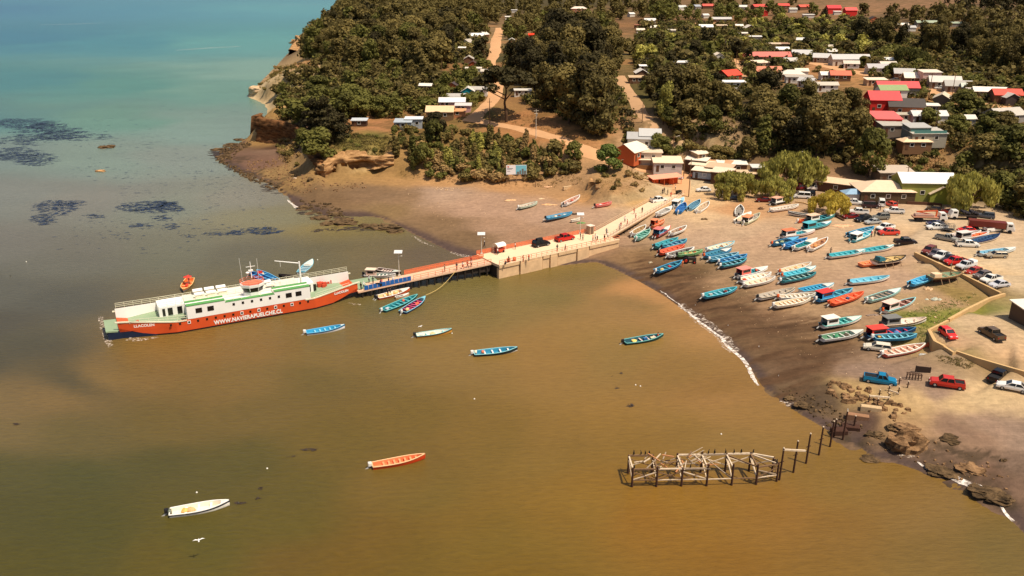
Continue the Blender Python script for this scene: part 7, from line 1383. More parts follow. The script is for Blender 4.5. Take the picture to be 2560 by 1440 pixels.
# ---------------------------------------------------------------- people
SK = mat('skin', (186, 132, 100), .6, var=.05); HR = mat('dark_hair', (34, 26, 22), .8, var=0)
def person_mesh(kind):
    V = {'pel': (0,0,.95), 'ches': (0,0,1.32), 'neck': (0,0,1.5), 'head': (0,.0,1.62), 'top': (0,.0,1.72), 'sl': (-.19,0,1.42), 'sr': (.19,0,1.42)}
    if kind == 'stand': V.update(kl=(-.10,.02,.50), kr=(.10,0,.50), fl=(-.11,-.02,.05), fr=(.12,0,.05), tl=(-.12,.16,.03), tr=(.13,.18,.03), el=(-.27,-.02,1.15), er=(.27,-.02,1.15), hl=(-.26,.10,.92), hr=(.26,.08,.92))
    elif kind == 'walk': V.update(kl=(-.09,.16,.52), kr=(.09,-.04,.50), fl=(-.10,.26,.06), fr=(.10,-.34,.10), tl=(-.10,.42,.05), tr=(.10,-.22,.03), el=(-.25,-.14,1.17), er=(.25,.12,1.17), hl=(-.24,-.10,.95), hr=(.23,.26,.98))
    elif kind == 'carry': V.update(kl=(-.10,.04,.50), kr=(.10,-.04,.50), fl=(-.12,.06,.05), fr=(.12,-.12,.05), tl=(-.12,.22,.03), tr=(.12,.04,.03), el=(-.26,.10,1.18), er=(.26,.10,1.18), hl=(-.13,.32,1.14), hr=(.13,.32,1.14))
    else: V.update(pel=(0,0,.42), ches=(0,.04,.80), neck=(0,.06,.98), head=(0,.08,1.10), top=(0,.08,1.20), sl=(-.19,.04,.90), sr=(.19,.04,.90), kl=(-.12,.42,.46), kr=(.12,.42,.46), fl=(-.12,.46,.05), fr=(.12,.46,.05), tl=(-.12,.62,.03), tr=(.12,.62,.03), el=(-.26,.14,.66), er=(.26,.14,.66), hl=(-.12,.36,.52), hr=(.12,.36,.52))
    rad = dict(pel=.145, ches=.16, neck=.06, head=.098, top=.085, sl=.07, sr=.07, kl=.068, kr=.068, fl=.045, fr=.045, tl=.035, tr=.035, el=.045, er=.045, hl=.035, hr=.035)
    ed = ['pel ches', 'ches neck', 'neck head', 'head top', 'ches sl', 'ches sr', 'sl el', 'sr er', 'el hl', 'er hr', 'pel kl', 'pel kr', 'kl fl', 'kr fr', 'fl tl', 'fr tr']
    ks = list(V); me = bpy.data.meshes.new('p'); me.from_pydata([V[k] for k in ks], [tuple(ks.index(q) for q in e.split()) for e in ed], []); o = bpy.data.objects.new('p', me); COL.objects.link(o)
    md = o.modifiers.new('s', 'SKIN')
    for i, k in enumerate(ks): me.skin_vertices[0].data[i].radius = (rad[k], rad[k]); me.skin_vertices[0].data[i].use_root = (k == 'pel')
    sb = o.modifiers.new('u', 'SUBSURF'); sb.levels = 1; sb.render_levels = 1
    dg = bpy.context.evaluated_depsgraph_get(); dg.update(); me2 = bpy.data.meshes.new_from_object(o.evaluated_get(dg)); bpy.data.objects.remove(o)
    me2.name = 'body'; me2.materials.clear()
    for m_ in (SK, SK, SK): me2.materials.append(m_)
    zp, zn = V['pel'][2], V['neck'][2]
    for f in me2.polygons: f.material_index = 1 if (f.center.z > zp + .02 and f.center.z < zn - .02 and (abs(f.center.x) < .24 or f.center.z > zp + .25)) else 2 if f.center.z <= zp + .02 and f.center.z > .10 and abs(f.center.x) < .2 else 0
    hd = V['head']; h = MB(); h.ball((hd[0], hd[1]-.02, hd[2]+.07), .115, .125, .11, 8, 6); hm = h.mesh('hair', HR, True)
    return me2, hm
PM = {}
def person(p, rz, kind, top, leg, label, group=None, hat=None, sc=1.0):
    if kind not in PM: PM[kind] = person_mesh(kind)
    me_, hm = PM[kind]; o = link('person', me_, None, p, R(rz)); tag(o, label, 'person', group); o.scale = (sc, sc, sc)
    for i, m_ in enumerate((SK, mat('shirt_cloth', top, .85, var=.06), mat('trouser_cloth', leg, .85, var=.06))): o.material_slots[i].link = 'OBJECT'; o.material_slots[i].material = m_
    h = link('hat' if hat else 'hair', hm, o)
    if hat: h.material_slots[0].link = 'OBJECT'; h.material_slots[0].material = mat('hat_cloth', hat, .85, var=0)
    return o
PB = 'people on the jetty platform'; PP = 'people on the narrow pier'; PG = 'people on the bridge'; PS = 'people on the shore'
def at_z(u, v, z): x, y = G(u, v, z); return Vector((x, y, z))
PEO = [('j',1393,627,'walk',(40,36,40),(60,56,60),'person in dark clothes walking across the middle of the platform'),('j',1413,628,'walk',(70,60,56),(200,90,60),'person in brown top and orange shorts on the platform'),
 ('j',1308,655,'stand',(236,150,110),(196,90,60),'person in pale orange leaning at the platform rail'),('j',1322,652,'stand',(206,80,50),(60,50,60),'person in red top standing at the platform rail'),('j',1272,657,'stand',(60,66,80),(40,40,50),'person in dark jacket beside the orange drums'),('j',1264,664,'sit',(44,40,44),(36,36,40),'person in black sitting near the seaward corner'),
 ('j',1451,597,'stand',(30,28,34),(30,28,34),'person in black beside the red pickup bonnet'),('j',1457,600,'stand',(190,170,150),(70,60,56),'person in beige walking off from the red pickup'),('j',1482,604,'stand',(200,60,50),(60,40,40),'person in red in the trio near the bridge'),('j',1488,600,'stand',(236,226,214),(90,90,100),'person in white in the trio near the bridge'),('j',1493,604,'walk',(40,44,56),(180,90,60),'person in navy in the trio near the bridge'),
 ('j',1511,602,'stand',(44,40,44),(206,100,70),'person in black top with orange trousers near the bridge'),('j',1519,596,'walk',(226,216,206),(80,70,70),'person in white top at the platform bridge corner'),('j',1288,622,'stand',(206,206,200),(40,40,44),'person in pale top against the orange barrier'),('j',1238,633,'stand',(60,44,40),(50,46,50),'person in brown beside the food cart'),('j',1244,636,'stand',(232,226,218),(60,50,50),'person in white in front of the food cart'),
 ('j',1516,586,'stand',(110,120,130),(40,46,60),'person in grey pushing a pram at the head of the platform'),
 ('p',1171,668,'walk',(206,100,60),(60,50,56),'person in orange top in the group of walkers on the pier'),('p',1177,672,'walk',(200,60,56),(196,180,170),'person in red top in the group of walkers on the pier'),('p',1184,668,'stand',(220,180,160),(70,60,60),'person in pale pink in the group of walkers on the pier'),('p',1160,671,'walk',(226,216,210),(180,60,56),'person in white with red trousers trailing the pier group'),('p',1146,675,'stand',(50,44,56),(40,40,44),'person in dark clothes alone ahead of the pier group'),('p',1112,676,'stand',(150,120,96),(70,60,50),'person in tan at the orange barrier of the pier'),
 ('p',1178,656,'stand',(190,60,50),(60,40,40),'person in crimson behind the group of walkers'),('p',992,714,'stand',(226,220,216),(50,50,60),'person in white shirt at the seaward end of the blue fence'),('p',976,712,'stand',(50,60,70),(200,196,190),'person in dark top beside the person in white shirt'),('p',954,712,'stand',(226,90,56),(60,50,50),'person in bright orange holding an orange sack'),('p',961,720,'walk',(70,60,120),(50,44,70),'person in purple at the pier edge above the orange hulled boat'),
 ('p',933,707,'stand',(60,70,60),(40,40,40),'person in dark green beside the parked motorbike'),('p',923,704,'stand',(170,176,180),(40,44,50),'person in grey left of the motorbike'),('p',903,722,'stand',(20,18,22),(20,18,22),'person all in black where the ramp meets the pier'),('p',910,719,'walk',(216,216,206),(60,60,60),'person in white top beside the person all in black'),
 ('b',1585,532,'walk',(226,130,100),(90,60,60),'person in coral on the lower middle of the bridge'),('b',1605,530,'stand',(40,36,36),(40,36,40),'person in black in the middle of the bridge'),('b',1589,545,'walk',(236,190,170),(200,120,110),'person in pale pink crouching along the bridge'),('b',1562,552,'stand',(226,220,214),(50,46,50),'person in white on the left of the lower bridge'),('b',1568,560,'walk',(206,90,80),(170,60,60),'person in red on the lower bridge'),('b',1552,567,'walk',(190,80,76),(60,50,56),'person in rose walking first off the bridge'),('b',1548,571,'stand',(196,170,160),(70,50,60),'person in beige pair at the bridge foot'),
 ('g',1656,482,'stand',(40,40,50),(40,40,46),'person in navy left of the pair before the shelter'),('g',1660,479,'stand',(30,28,30),(30,28,30),'person in black in the shelter doorway pair'),('g',1669,483,'stand',(26,26,30),(30,30,34),'person in black between shelter and bin'),('g',1677,490,'walk',(206,60,44),(160,50,40),'person in red walking toward the bin'),('g',1688,472,'stand',(226,214,200),(70,60,56),'person in cream by the right post of the shelter'),('g',1626,503,'stand',(60,44,40),(50,44,44),'person in brown behind the white pickup on the bridge head'),
 ('g',2178,589,'stand',(190,40,60),(30,30,40),'person in crimson beside the turquoise boat'),('g',2186,588,'stand',(40,40,50),(26,26,30),'person in black beside the turquoise boat'),('g',1706,664,'stand',(226,130,80),(216,110,70),'person in orange oilskins beside the tractor'),('g',2200,523,'stand',(90,60,70),(60,50,56),'person in plum beside the dark maroon van'),('g',2176,527,'stand',(50,46,50),(60,50,46),'person in dark clothes by the wheel of the pickup'),('g',2244,510,'stand',(120,80,70),(80,60,50),'person in brown near the small red quad bike'),
 ('g',2076,632,'walk',(150,120,90),(70,60,50),'person in tan leaning on the white and brown boat'),('g',1211,615,'walk',(40,36,40),(50,44,50),'person in dark clothes on the wet sand behind the platform')]
for i, (w_, u, v, kd, tp, lg, lb) in enumerate(PEO):
    if w_ == 'j': p = at_z(u, v+1, DZ + .02)
    elif w_ == 'p': 
        p = at_z(u, v+3, 2.6)
        for _ in range(5): r_ = Vector((p.x - e0.x, p.y - e0.y, 0)); xx = r_.dot(d2); p = at_z(u, v+3, slope(max(0, min(q, xx))) + .01)
        yy = r_.dot(Vector((-d2.y, d2.x, 0))); xx = min(q-.3, max(.3, xx)); yy = max(-PWD/2+.35, min(PWD/2-.35, yy)); p = onpier(xx, yy)
    elif w_ == 'b':
        p = at_z(u, v+3, DZ + .2); r_ = Vector((p.x - b0.x, p.y - b0.y, 0)); xx = max(.5, min(RL-.5, r_.dot(d3))); yy = max(-RW/2+.4, min(RW/2-.4, r_.dot(Vector((-d3.y, d3.x, 0))))); p = onbr(xx, yy)
    else: p = T(u, v+4)
    person(p, (i * 77) % 360, kd, tp, lg, lb, {'j': PB, 'p': PP, 'b': PG, 'g': PS}[w_], hat=(226,220,210) if i % 7 == 3 else None)
# people in boats
def inboat(lb, t, yy, top, leg, kd, label, hat=None):
    o, mid, rz, L = BO[lb]; p = mid + Vector((math.cos(rz), math.sin(rz), 0)) * (L*(t-.5)) + Vector((-math.sin(rz), math.cos(rz), 0)) * yy; p.z = o.location.z + .26; person(p, math.degrees(rz) - 90 + 40*yy, kd, top, leg, label, 'people in boats', hat)
inboat('dark green boat with crew member and yellow nets off the beach', .86, 0, (226,110,70), (60,40,40), 'sit', 'person in orange sitting in the bow of the dark green boat')
inboat('small orange boat with red parasol behind the ferry stern', .18, 0, (206,60,50), (60,60,70), 'stand', 'person in red steering the small orange boat', (206,50,40))
inboat('large orange hulled white boat unloading baskets beside the pier', .34, .3, (60,56,60), (50,46,50), 'stand', 'person in black standing left in the orange hulled boat')
inboat('large orange hulled white boat unloading baskets beside the pier', .42, .4, (70,60,76), (44,44,50), 'stand', 'person in grey standing right in the orange hulled boat')
# ---------------------------------------------------------------- cliffs and rocks
def rockmat(name, a, b_, sc=.5):
    m = bpy.data.materials.new(name); m.use_nodes = True; t = m.node_tree; p = t.nodes['Principled BSDF']; p.inputs['Roughness'].default_value = .95; p.inputs['Specular IOR Level'].default_value = .1
    ge = t.nodes.new('ShaderNodeNewGeometry'); n = t.nodes.new('ShaderNodeTexNoise'); n.inputs['Scale'].default_value = sc; n.inputs['Detail'].default_value = 9; n.inputs['Roughness'].default_value = .7
    mp = t.nodes.new('ShaderNodeMapping'); mp.inputs['Scale'].default_value = (.6, .6, 2.2); t.links.new(ge.outputs['Position'], mp.inputs[0]); t.links.new(mp.outputs[0], n.inputs['Vector'])
    mr = t.nodes.new('ShaderNodeMapRange'); mr.inputs[1].default_value = .36; mr.inputs[2].default_value = .62; t.links.new(n.outputs['Fac'], mr.inputs[0])
    mx = t.nodes.new('ShaderNodeMix'); mx.data_type = 'RGBA'; mx.inputs[6].default_value = lin(a) + (1,); mx.inputs[7].default_value = lin(b_) + (1,); t.links.new(mr.outputs[0], mx.inputs[0]); t.links.new(mx.outputs[2], p.inputs['Base Color'])
    bp = t.nodes.new('ShaderNodeBump'); bp.inputs['Strength'].default_value = .8; bp.inputs['Distance'].default_value = .4; t.links.new(n.outputs['Fac'], bp.inputs['Height']); t.links.new(bp.outputs[0], p.inputs['Normal'])
    return m
RK_DK, RK_TAN, RK_PALE, RK_REEF, RK_BRN = rockmat('dark_cliff_rock', (58,38,24), (134,92,56)), rockmat('tan_cliff_rock', (120,86,52), (196,152,104)), rockmat('pale_cliff_rock', (176,134,90), (232,200,160)), rockmat('reef_rock', (48,38,26), (116,92,64), .9), rockmat('brown_rock', (74,54,36), (158,122,86), .9)
def cliff(pts, label, m, name='cliff', back=5.0, seed=1):
    """pts: (u, v, base z, top z, hollow depth)"""
    P = [(Vector((*G(u, v, zb), zb)), zt, hd) for u, v, zb, zt, hd in pts]; S_ = []
    for (a, za, ha), (b_, zb, hb) in zip(P, P[1:]):
        n = max(2, int((b_-a).length / .7)); S_ += [(a.lerp(b_, k/n), za + (zb-za)*k/n, ha + (hb-ha)*k/n) for k in range(n)]
    S_.append(P[-1]); rows = []; M_ = 14
    for i, (p, zt, hd) in enumerate(S_):
        q = S_[min(i+1, len(S_)-1)][0] - S_[max(i-1, 0)][0]; nn = Vector((-q.y, q.x, 0)).normalized()   # points inland (away from the viewer)
        if nn.y < 0: nn = -nn
        row = []
        for k in range(M_ + 1):
            t = k / M_; z = p.z - .8 + (zt - p.z + .8) * t; inn = .25*t*(zt-p.z)*.35 + hd * max(0, math.sin(min(1, t/.72) * math.pi)) ; 
            f = (float(fbm(p.x*1.0 + z*3.3, p.y + z*2.1, 2.2, seed, 4)) - .5) * 2.3 + (float(fbm(z*7, p.x*.15, 2.5, seed+4, 3)) - .5) * 1.3
            o_ = p + nn * (inn + f * (.75 + .25*math.sin(t*3.14))); row.append((o_.x, o_.y, z + (float(fbm(p.x, p.y + 40*t, 3, seed+2, 3)) - .5) * .5))
        e = p + nn * (.25*(zt-p.z)*.35 + 1.2); row.append((e.x, e.y, zt + .25)); e = p + nn * back; row.append((e.x, e.y, H(e.x, e.y) - .3)); rows.append(row)
    mb = MB(); n = len(rows[0]); mb.add([q for r in rows for q in r], [(i*n+k, (i+1)*n+k, (i+1)*n+k+1, i*n+k+1) for i in range(len(rows)-1) for k in range(n-1)])
    return tag(mb.build(name, m, None, True), label, 'cliff')
cliff([(668,338,.5,9.8,0),(645,350,.6,10.2,0),(640,355,.8,10.4,.3),(668,358,1,10.4,.9),(700,362,1,10.2,1.4),(728,368,1.2,10,.6),(742,374,1.4,9.2,0)], 'dark square cliff block at the tip of the headland', RK_DK, back=3.5)
cliff([(748,378,2,8.5,0),(757,402,1.8,8.6,.4),(772,424,1.6,8.3,.9),(786,440,1.5,7.2,.6),(800,447,1.6,5.4,.2)], 'dark earth cliff under the leaning rounded tree', RK_DK, seed=5, back=3.5)
cliff([(792,446,1.5,6,.2),(812,452,1.5,6.6,.6),(836,446,1.7,7.2,.4),(842,439,2,7.6,3.2),(862,435,2.6,7.9,4.8),(884,429,3.2,8.1,4.8),(905,421,4.2,8.2,4.0),(922,419,4.6,8.2,3.2),(936,417,5.0,8.2,1.0),(962,411,5.8,8.3,.3),(985,408,6.2,8.3,0)], 'tan cliff with a long cave hollow above the beach', RK_TAN, seed=9, back=7.5)
cliff([(628,236,-.2,4.6,0),(622,243,-.3,5.2,0),(640,247,-.3,5.4,.4),(668,248,-.3,5.6,.5),(694,247,0,5.4,0)], 'pale sea cliff on the middle headland', RK_PALE, seed=3, back=6)
cliff([(738,106,0,7,0),(746,118,0,8,.3),(730,132,0,7,0),(722,142,0,6,0)], 'far sea cliff below the high wood', RK_TAN, seed=13, back=8)
cliff([(1487,462,3,5.8,0),(1484,482,2.8,6.0,.3),(1496,500,2.8,6.0,.5),(1520,505,3,5.6,.2),(1560,500,3.4,5.0,0)], 'low eroded bank round the dry knoll', RK_TAN, seed=17, back=2.2)
def rock(u, v, w, h, label, m, cat='rock', d=None, seed=1, zoff=0, name='boulder', group=None):
    p = T(u, v); d = d or w * .8; mb = MB(); n, k_ = 22, 13; rs = []
    for i in range(k_ + 1):
        a = math.pi * i / k_ - math.pi/2; r = []
        for k in range(n):
            b_ = 2*math.pi*k/n; x, y, z = math.cos(a)*math.cos(b_), math.cos(a)*math.sin(b_), math.sin(a)
            f = 1 + (float(fbm(x*3 + seed*5 + z*2, y*3 + z*3, 1.3, seed, 5)) - .5) * 1.5; hh = h if w > 4.5 and h > 2 else h * .55; r.append((x*w/2*f, y*d/2*f, z*hh*f*.8 + hh*.08))
        rs.append(r)
    mb.loft(rs, True, False); return tag(mb.build(name, m, None, False, (p.x, p.y, p.z + zoff)), label, cat, group)
for i, a in enumerate([(2268,1117,4.6,3.0,'large brown boulder at the water edge below the ruined pier'),(2266,1070,3.4,1.0,'flat rock just above the large brown boulder'),(2190,1088,2.6,.8,'low dark rock between the boulder and the last piles'),(2235,1068,2.0,.7,'small rock left of the flat one above the boulder'),
    (2360,1178,4.5,.7,'mossy reef slab at the lower right surf'),(2420,1170,3.6,.9,'brown reef slab behind the lower right surf'),(2460,1228,4.0,.9,'dark reef rock beside the last foam line'),(2500,1245,3.2,.9,'outermost dark reef rock at the right edge'),(2380,1098,3.4,.6,'round flat reef rock on the lower right sand'),(2508,1152,.9,.6,'small round grey stone alone on the lower right sand'),
    (2180,1148,2.8,.4,'submerged reef rock below the large boulder'),(1975,996,2.2,.6,'low rock at the end of the foam line'),(2005,1012,2.6,.6,'flat rock right of the end of the foam line'),(858,556,8,1.5,'dark seaweed covered rock in the shallows of the left beach'),(925,566,7,1.3,'long dark rock left of its neighbour in the shallows'),(962,569,7,1.6,'dark rock with light rim nearest the left beach shallows'),(990,580,5,1.3,'small dark rock right of the long dark one in the shallows'),
    (800,546,5,1.0,'dark rock by the olive shallows'),(820,560,4.5,.8,'drowned rock in the middle of the olive shallows'),(838,536,4,1.0,'rock between the shallows and the left beach'),(268,368,6.5,1.5,'reddish rock breaking the open sea at the left'),(250,428,3.5,.9,'tiny pale rock alone in the open sea'),(758,520,4,1.2,'rock beside the white surf on the left beach'),(700,466,3,.8,'wet rock at the left point'),(560,392,6,1.2,'blackish rock at the far left of the point'),(548,374,6,1.0,'kelp covered rock off the left point'),(600,350,5,1.2,'dark rock under the square cliff'),(575,362,5,1.0,'dark rock in the line running out from the square cliff'),
    (742,104,9,3,'pale rock spit at the far headland'),(728,108,6,2,'small outlying rock of the far headland'),(808,436,2.4,1.8,'tan block fallen below the cave'),(776,450,2.2,1.4,'fallen block at the foot of the dark earth cliff')]):
    u, v, w, h, lb = a; rock(u, v, w, h, lb, RK_TAN if 'tan' in lb or 'pale' in lb else RK_BRN if 'brown' in lb else RK_REEF, seed=i+2, d=w*.55 if 'long' in lb else None)
def rubble(poly, n, s0, s1, m, name, label, seed=1):
    W_ = [T(u, v) for u, v in poly]; PX = [(p.x, p.y) for p in W_]; xs_, ys_ = [p[0] for p in PX], [p[1] for p in PX]; r_ = random.Random(seed); mb = MB(); k = 0
    for _ in range(n * 30):
        if k >= n: break
        x, y = r_.uniform(min(xs_), max(xs_)), r_.uniform(min(ys_), max(ys_))
        if not inside_poly(np.array(x), np.array(y), PX): continue
        k += 1; s = r_.uniform(s0, s1) * r_.uniform(.5, 1); z = H(x, y); a = r_.uniform(0, 3); c_, s_ = math.cos(a), math.sin(a)
        q = [(r_.uniform(.6, 1), r_.uniform(.6, 1)) for _ in range(6)]; top = []; bot = []
        for j, (f, g) in enumerate(q): b_ = j*math.pi/3; lx, ly = math.cos(b_)*f*s, math.sin(b_)*g*s*.7; bot.append((x + lx*c_ - ly*s_, y + lx*s_ + ly*c_, z - .15)); top.append((x + (lx*c_ - ly*s_)*.7, y + (lx*s_ + ly*c_)*.7, z + s*r_.uniform(.35, .6)))
        mb.loft([bot, top])
    return tag(mb.build(name, m), label, 'rocks', kind='stuff')
rubble([(610,405),(700,395),(740,428),(800,448),(900,455),(930,470),(840,480),(760,485),(690,465),(620,430)], 300, .25, 1.0, RK_BRN, 'fallen_stones', 'tan stones scattered under the left cliffs', 2)
rubble([(560,360),(640,350),(600,380),(570,410),(640,440),(720,480),(700,484),(600,440),(540,400)], 300, .4, 1.5, RK_REEF, 'shore_rocks', 'dark wet stones along the left point', 3)
rubble([(740,500),(820,505),(880,540),(820,545),(760,520)], 110, .3, 1.1, RK_REEF, 'shallow_rocks', 'dark stones at the left beach shallows', 4)
rubble([(1940,970),(2040,985),(2100,1030),(2180,1080),(2100,1090),(2010,1020)], 110, .15, .6, RK_REEF, 'reef_stones', 'dark weedy stones along the lower right shore', 5)
rubble([(2120,1080),(2250,1090),(2350,1110),(2520,1180),(2520,1260),(2420,1215),(2300,1165),(2180,1120)], 90, .15, .5, RK_BRN, 'reef_rubble', 'brown reef rubble at the lower right', 6)
rubble([(1000,455),(1440,485),(1440,560),(1200,600),(1000,500)], 160, .08, .28, RK_PALE, 'beach_pebbles', 'pale stones sprinkled on the left beach', 7)
rubble([(1085,468),(1160,470),(1160,478),(1085,476)], 40, .2, .5, RK_PALE, 'pale_stones', 'cluster of pale stones at the back of the left beach', 8)
rubble([(1700,640),(2200,820),(2400,900),(2300,960),(2050,930),(1750,720)], 170, .06, .22, RK_PALE, 'sand_litter', 'pale shells and litter on the right beach', 9)
rubble([(2300,740),(2440,730),(2400,790),(2300,850),(2250,800)], 110, .1, .4, RK_PALE, 'grass_litter', 'pale stones and litter in the grass patch', 10)
rubble([(2060,950),(2120,960),(2240,1000),(2280,1030),(2230,1060),(2130,1010),(2060,990)], 60, .5, 1.5, RK_BRN, 'tan_ledges', 'tan rock ledges at the head of the ruined pier', 12)
# ---------------------------------------------------------------- grass
def tufts(poly, n, h, fo, name, label, seed=3, w=1.0):
    W_ = [T(u, v) for u, v in poly]; PX = [(p.x, p.y) for p in W_]; xs_, ys_ = [p[0] for p in PX], [p[1] for p in PX]; r_ = np.random.default_rng(seed); V_ = []
    for _ in range(n):
        x, y = r_.uniform(min(xs_), max(xs_)), r_.uniform(min(ys_), max(ys_))
        if not inside_poly(np.array(x), np.array(y), PX): continue
        z = H(x, y); q = h * r_.uniform(.5, 1.3); V, Q = leaves([(x, y, z + q*.3, q*w, q*w, q*.5)], 9, q*.7, r_); V_.append(V)
    V = np.concatenate(V_); return tag(link(name, npmesh(name, V, np.arange(len(V)).reshape(-1, 4), FM[fo])), label, 'grass', kind='stuff')
tufts([(2240,800),(2300,770),(2400,745),(2440,735),(2400,775),(2350,810),(2320,840),(2310,870),(2280,850),(2250,820)], 1500, .22, 'fresh', 'grass_patch', 'green grass patch below the angled retaining wall', 3, 1.6)
tufts([(820,340),(985,345),(1000,378),(900,384),(830,384)], 1700, .45, 'scrub', 'bluff_turf', 'olive turf above the cave hollow', 4, 1.8)
tufts([(700,322),(745,330),(745,380),(720,410),(700,400)], 700, .5, 'dry', 'dry_cliff_grass', 'dry orange grass on the slope beside the square cliff', 5, 1.6)
tufts([(655,292),(735,296),(735,306),(660,300)], 200, .4, 'dry', 'cliff_top_grass', 'dry grass on top of the square cliff', 6, 1.6)
tufts([(1000,425),(1440,430),(1460,455),(1200,462),(1000,446)], 900, .4, 'dry', 'bluff_foot_grass', 'dry grass along the foot of the bluff', 7, 1.6)
tufts([(690,165),(790,150),(760,215),(700,230),(650,222)], 900, .8, 'scrub', 'headland_scrub', 'olive scrub on the middle headland slope', 8, 1.6)
tufts([(770,75),(830,60),(800,110),(760,130),(745,100)], 500, 1.4, 'dry', 'far_headland_scrub', 'brown scrub on the far headland slope', 9, 1.8)
tufts([(1495,440),(1640,440),(1620,480),(1560,498),(1500,495)], 350, .3, 'dry', 'knoll_grass', 'dry grass on the knoll beside the pier road', 10, 1.4)
tufts([(1270,275),(1440,340),(1520,370),(1480,372),(1340,330),(1260,305)], 600, .4, 'dry', 'roadside_grass', 'dry grass between the bluff road and the middle wood', 11, 1.6)
tufts([(2220,350),(2350,350),(2380,440),(2260,452),(2200,430)], 900, .6, 'dry', 'bank_grass', 'dry orange grass on the bank behind the lime green house', 12, 1.6)
tufts([(2350,205),(2560,240),(2560,280),(2440,250)], 600, .7, 'scrub', 'field_grass', 'olive grass field at the upper right', 13, 1.8)
tufts([(2340,888),(2440,905),(2420,925),(2350,905)], 250, .2, 'scrub', 'wall_foot_grass', 'thin grass below the long retaining wall', 14, 1.5)
# ---------------------------------------------------------------- retaining walls, fences
WM = mat('ochre_wall_plaster', (196, 160, 110), .9, var=.18, scale=.8)
def wall(pts, ztop, zbot, label, th=.45, m=WM, name='retaining_wall', cat='wall', post=False):
    P = [Vector((*G(u, v, ztop), 0)) for u, v in pts]; mb = MB(); rs = []
    for i, p in enumerate(P):
        d = P[min(i+1, len(P)-1)] - P[max(i-1, 0)]; n = Vector((-d.y, d.x, 0)).normalized() * th/2; rs.append([(p.x-n.x, p.y-n.y, zbot), (p.x+n.x, p.y+n.y, zbot), (p.x+n.x, p.y+n.y, ztop), (p.x-n.x, p.y-n.y, ztop)])
    mb.loft(rs); return tag(mb.build(name, m), label, cat)
wall([(2288,630),(2407,685),(2502,731)], 4.75, 1.8, 'long straight retaining wall below the row of parked cars', .5)
wall([(2512,733),(2472,745),(2419,771),(2372,797)], 4.75, 2.2, 'short zigzag wall above the grass patch', .5)
wall([(2372,799),(2322,824)], 4.5, 2.0, 'low wall joining the grass patch to the wall corner', .4)
wall([(2323,824),(2338,852),(2362,864)], 4.7, 1.6, 'dark buttressed wall corner beside the loop road', .6)
wall([(2362,866),(2384,880),(2392,877),(2440,893),(2534,920),(2640,950)], 4.55, 1.6, 'long low wall running to the right edge above the teal pickup', .45)
wall([(1988,503),(2010,506),(2034,514)], 4.1, 2.6, 'low terrace wall below the small white van', .4)
wall([(2089,538),(2110,549)], 4.2, 2.6, 'short dark wall at the foot of the golden willow', .4, mat('brown_wall', (92,62,44), .9))
wall([(2268,503),(2330,506),(2356,509)], 4.9, 3.8, 'low garden wall before the lime green houses', .35, mat('brown_wall', (92,62,44), .9))
ST = mat('stone_blocks', (196, 166, 126), .9, var=.4, scale=2.0)
wall([(1340,447),(1382,443),(1440,443),(1452,452)], 3.4, 2.2, 'lower curved stone terrace wall on the left beach', .7, ST, 'stone_terrace')
wall([(1386,431),(1428,429),(1458,437),(1472,450)], 4.9, 3.4, 'upper curved stone terrace wall on the left beach', .7, ST, 'stone_terrace')
wall([(1408,467),(1440,462),(1458,456),(1470,462)], 3.4, 2.4, 'small round stone terrace wall beside the knoll', .6, ST, 'stone_terrace')
def fence(pts, off, label, h=1.1, sp=2.2, col=(130,96,66), cat='fence'):
    P = [T(u, v) for u, v in pts]; o = thing('post_fence', label, cat, P[0]); mp_ = MB(); ml = MB(); k_ = 0
    for a, b_ in zip(P, P[1:]):
        n = max(1, round((b_-a).length / sp)); Q_ = [a.lerp(b_, k/n) for k in range(n+1)]; Q_ = [Vector((q.x, q.y, H(q.x, q.y))) - P[0] for q in Q_]
        for q in Q_: mp_.bar(q - Vector((0,0,.2)), q + Vector((0,0,h)), .12)
        for x, y in zip(Q_, Q_[1:]):
            for z in (h*.55, h*.95): ml.bar(x + Vector((0,0,z)), y + Vector((0,0,z)), .05)
    wm_ = mat('fence_wood', col, .9, var=.2); mp_.build('posts', wm_, o)['kind'] = 'stuff'; ml.build('rails', wm_, o)['kind'] = 'stuff'; return o
fence([(1545,421),(1580,428),(1640,443)], 0, 'wooden rail fence along the road below the porch restaurant')
fence([(1205,284),(1222,300),(1260,306)], 0, 'thin post fence beside the left dirt road bend')
fence([(1270,285),(1330,295),(1400,320)], 0, 'field fence on the slope behind the umbrella tree')
# ---------------------------------------------------------------- poles
PWm = mat('pole_wood', (112, 84, 58), .9, var=.15)
def pole(c, x, y, h, label, arm=1, lampb=False, m_=PWm):
    p = T(*px(c, x, y)); o = thing('utility_pole', label, 'utility pole', p, .3, 'utility poles'); MB().tube((0,0,-.3),(0,0,h),.15,.10,8).build('pole', m_, o)
    if arm: MB().bar((-.9,0,h-.5),(.9,0,h-.5),.12).build('crossarm', m_, o)
    if arm > 1: MB().bar((-.7,0,h-1.4),(.7,0,h-1.4),.12).build('crossarm', m_, o); MB().tube((.25,0,h-2.4),(.25,0,h-1.6),.22,n=10).build('transformer', mat('grey_rack_paint', (110, 106, 100), .6), o)
    if lampb: m = MB(); m.bar((0,0,h-.6),(1.6,0,h-.2),.08); m.box(1.4,2.0,-.12,.12,h-.25,h-.13); m.build('lamp_head', mat('galvanised_pole', (206, 196, 180), .5, var=.05), o)
    return o
pole('cE',1030,905,11.5,'tall bare pole between the bridge head and the beached boats',0); pole('cE',975,715,8.5,'slim pole beside the red hatchback and the sheds',0); pole('cE',858,525,8.5,'street light pole at the bend above the porch restaurant',1,True)
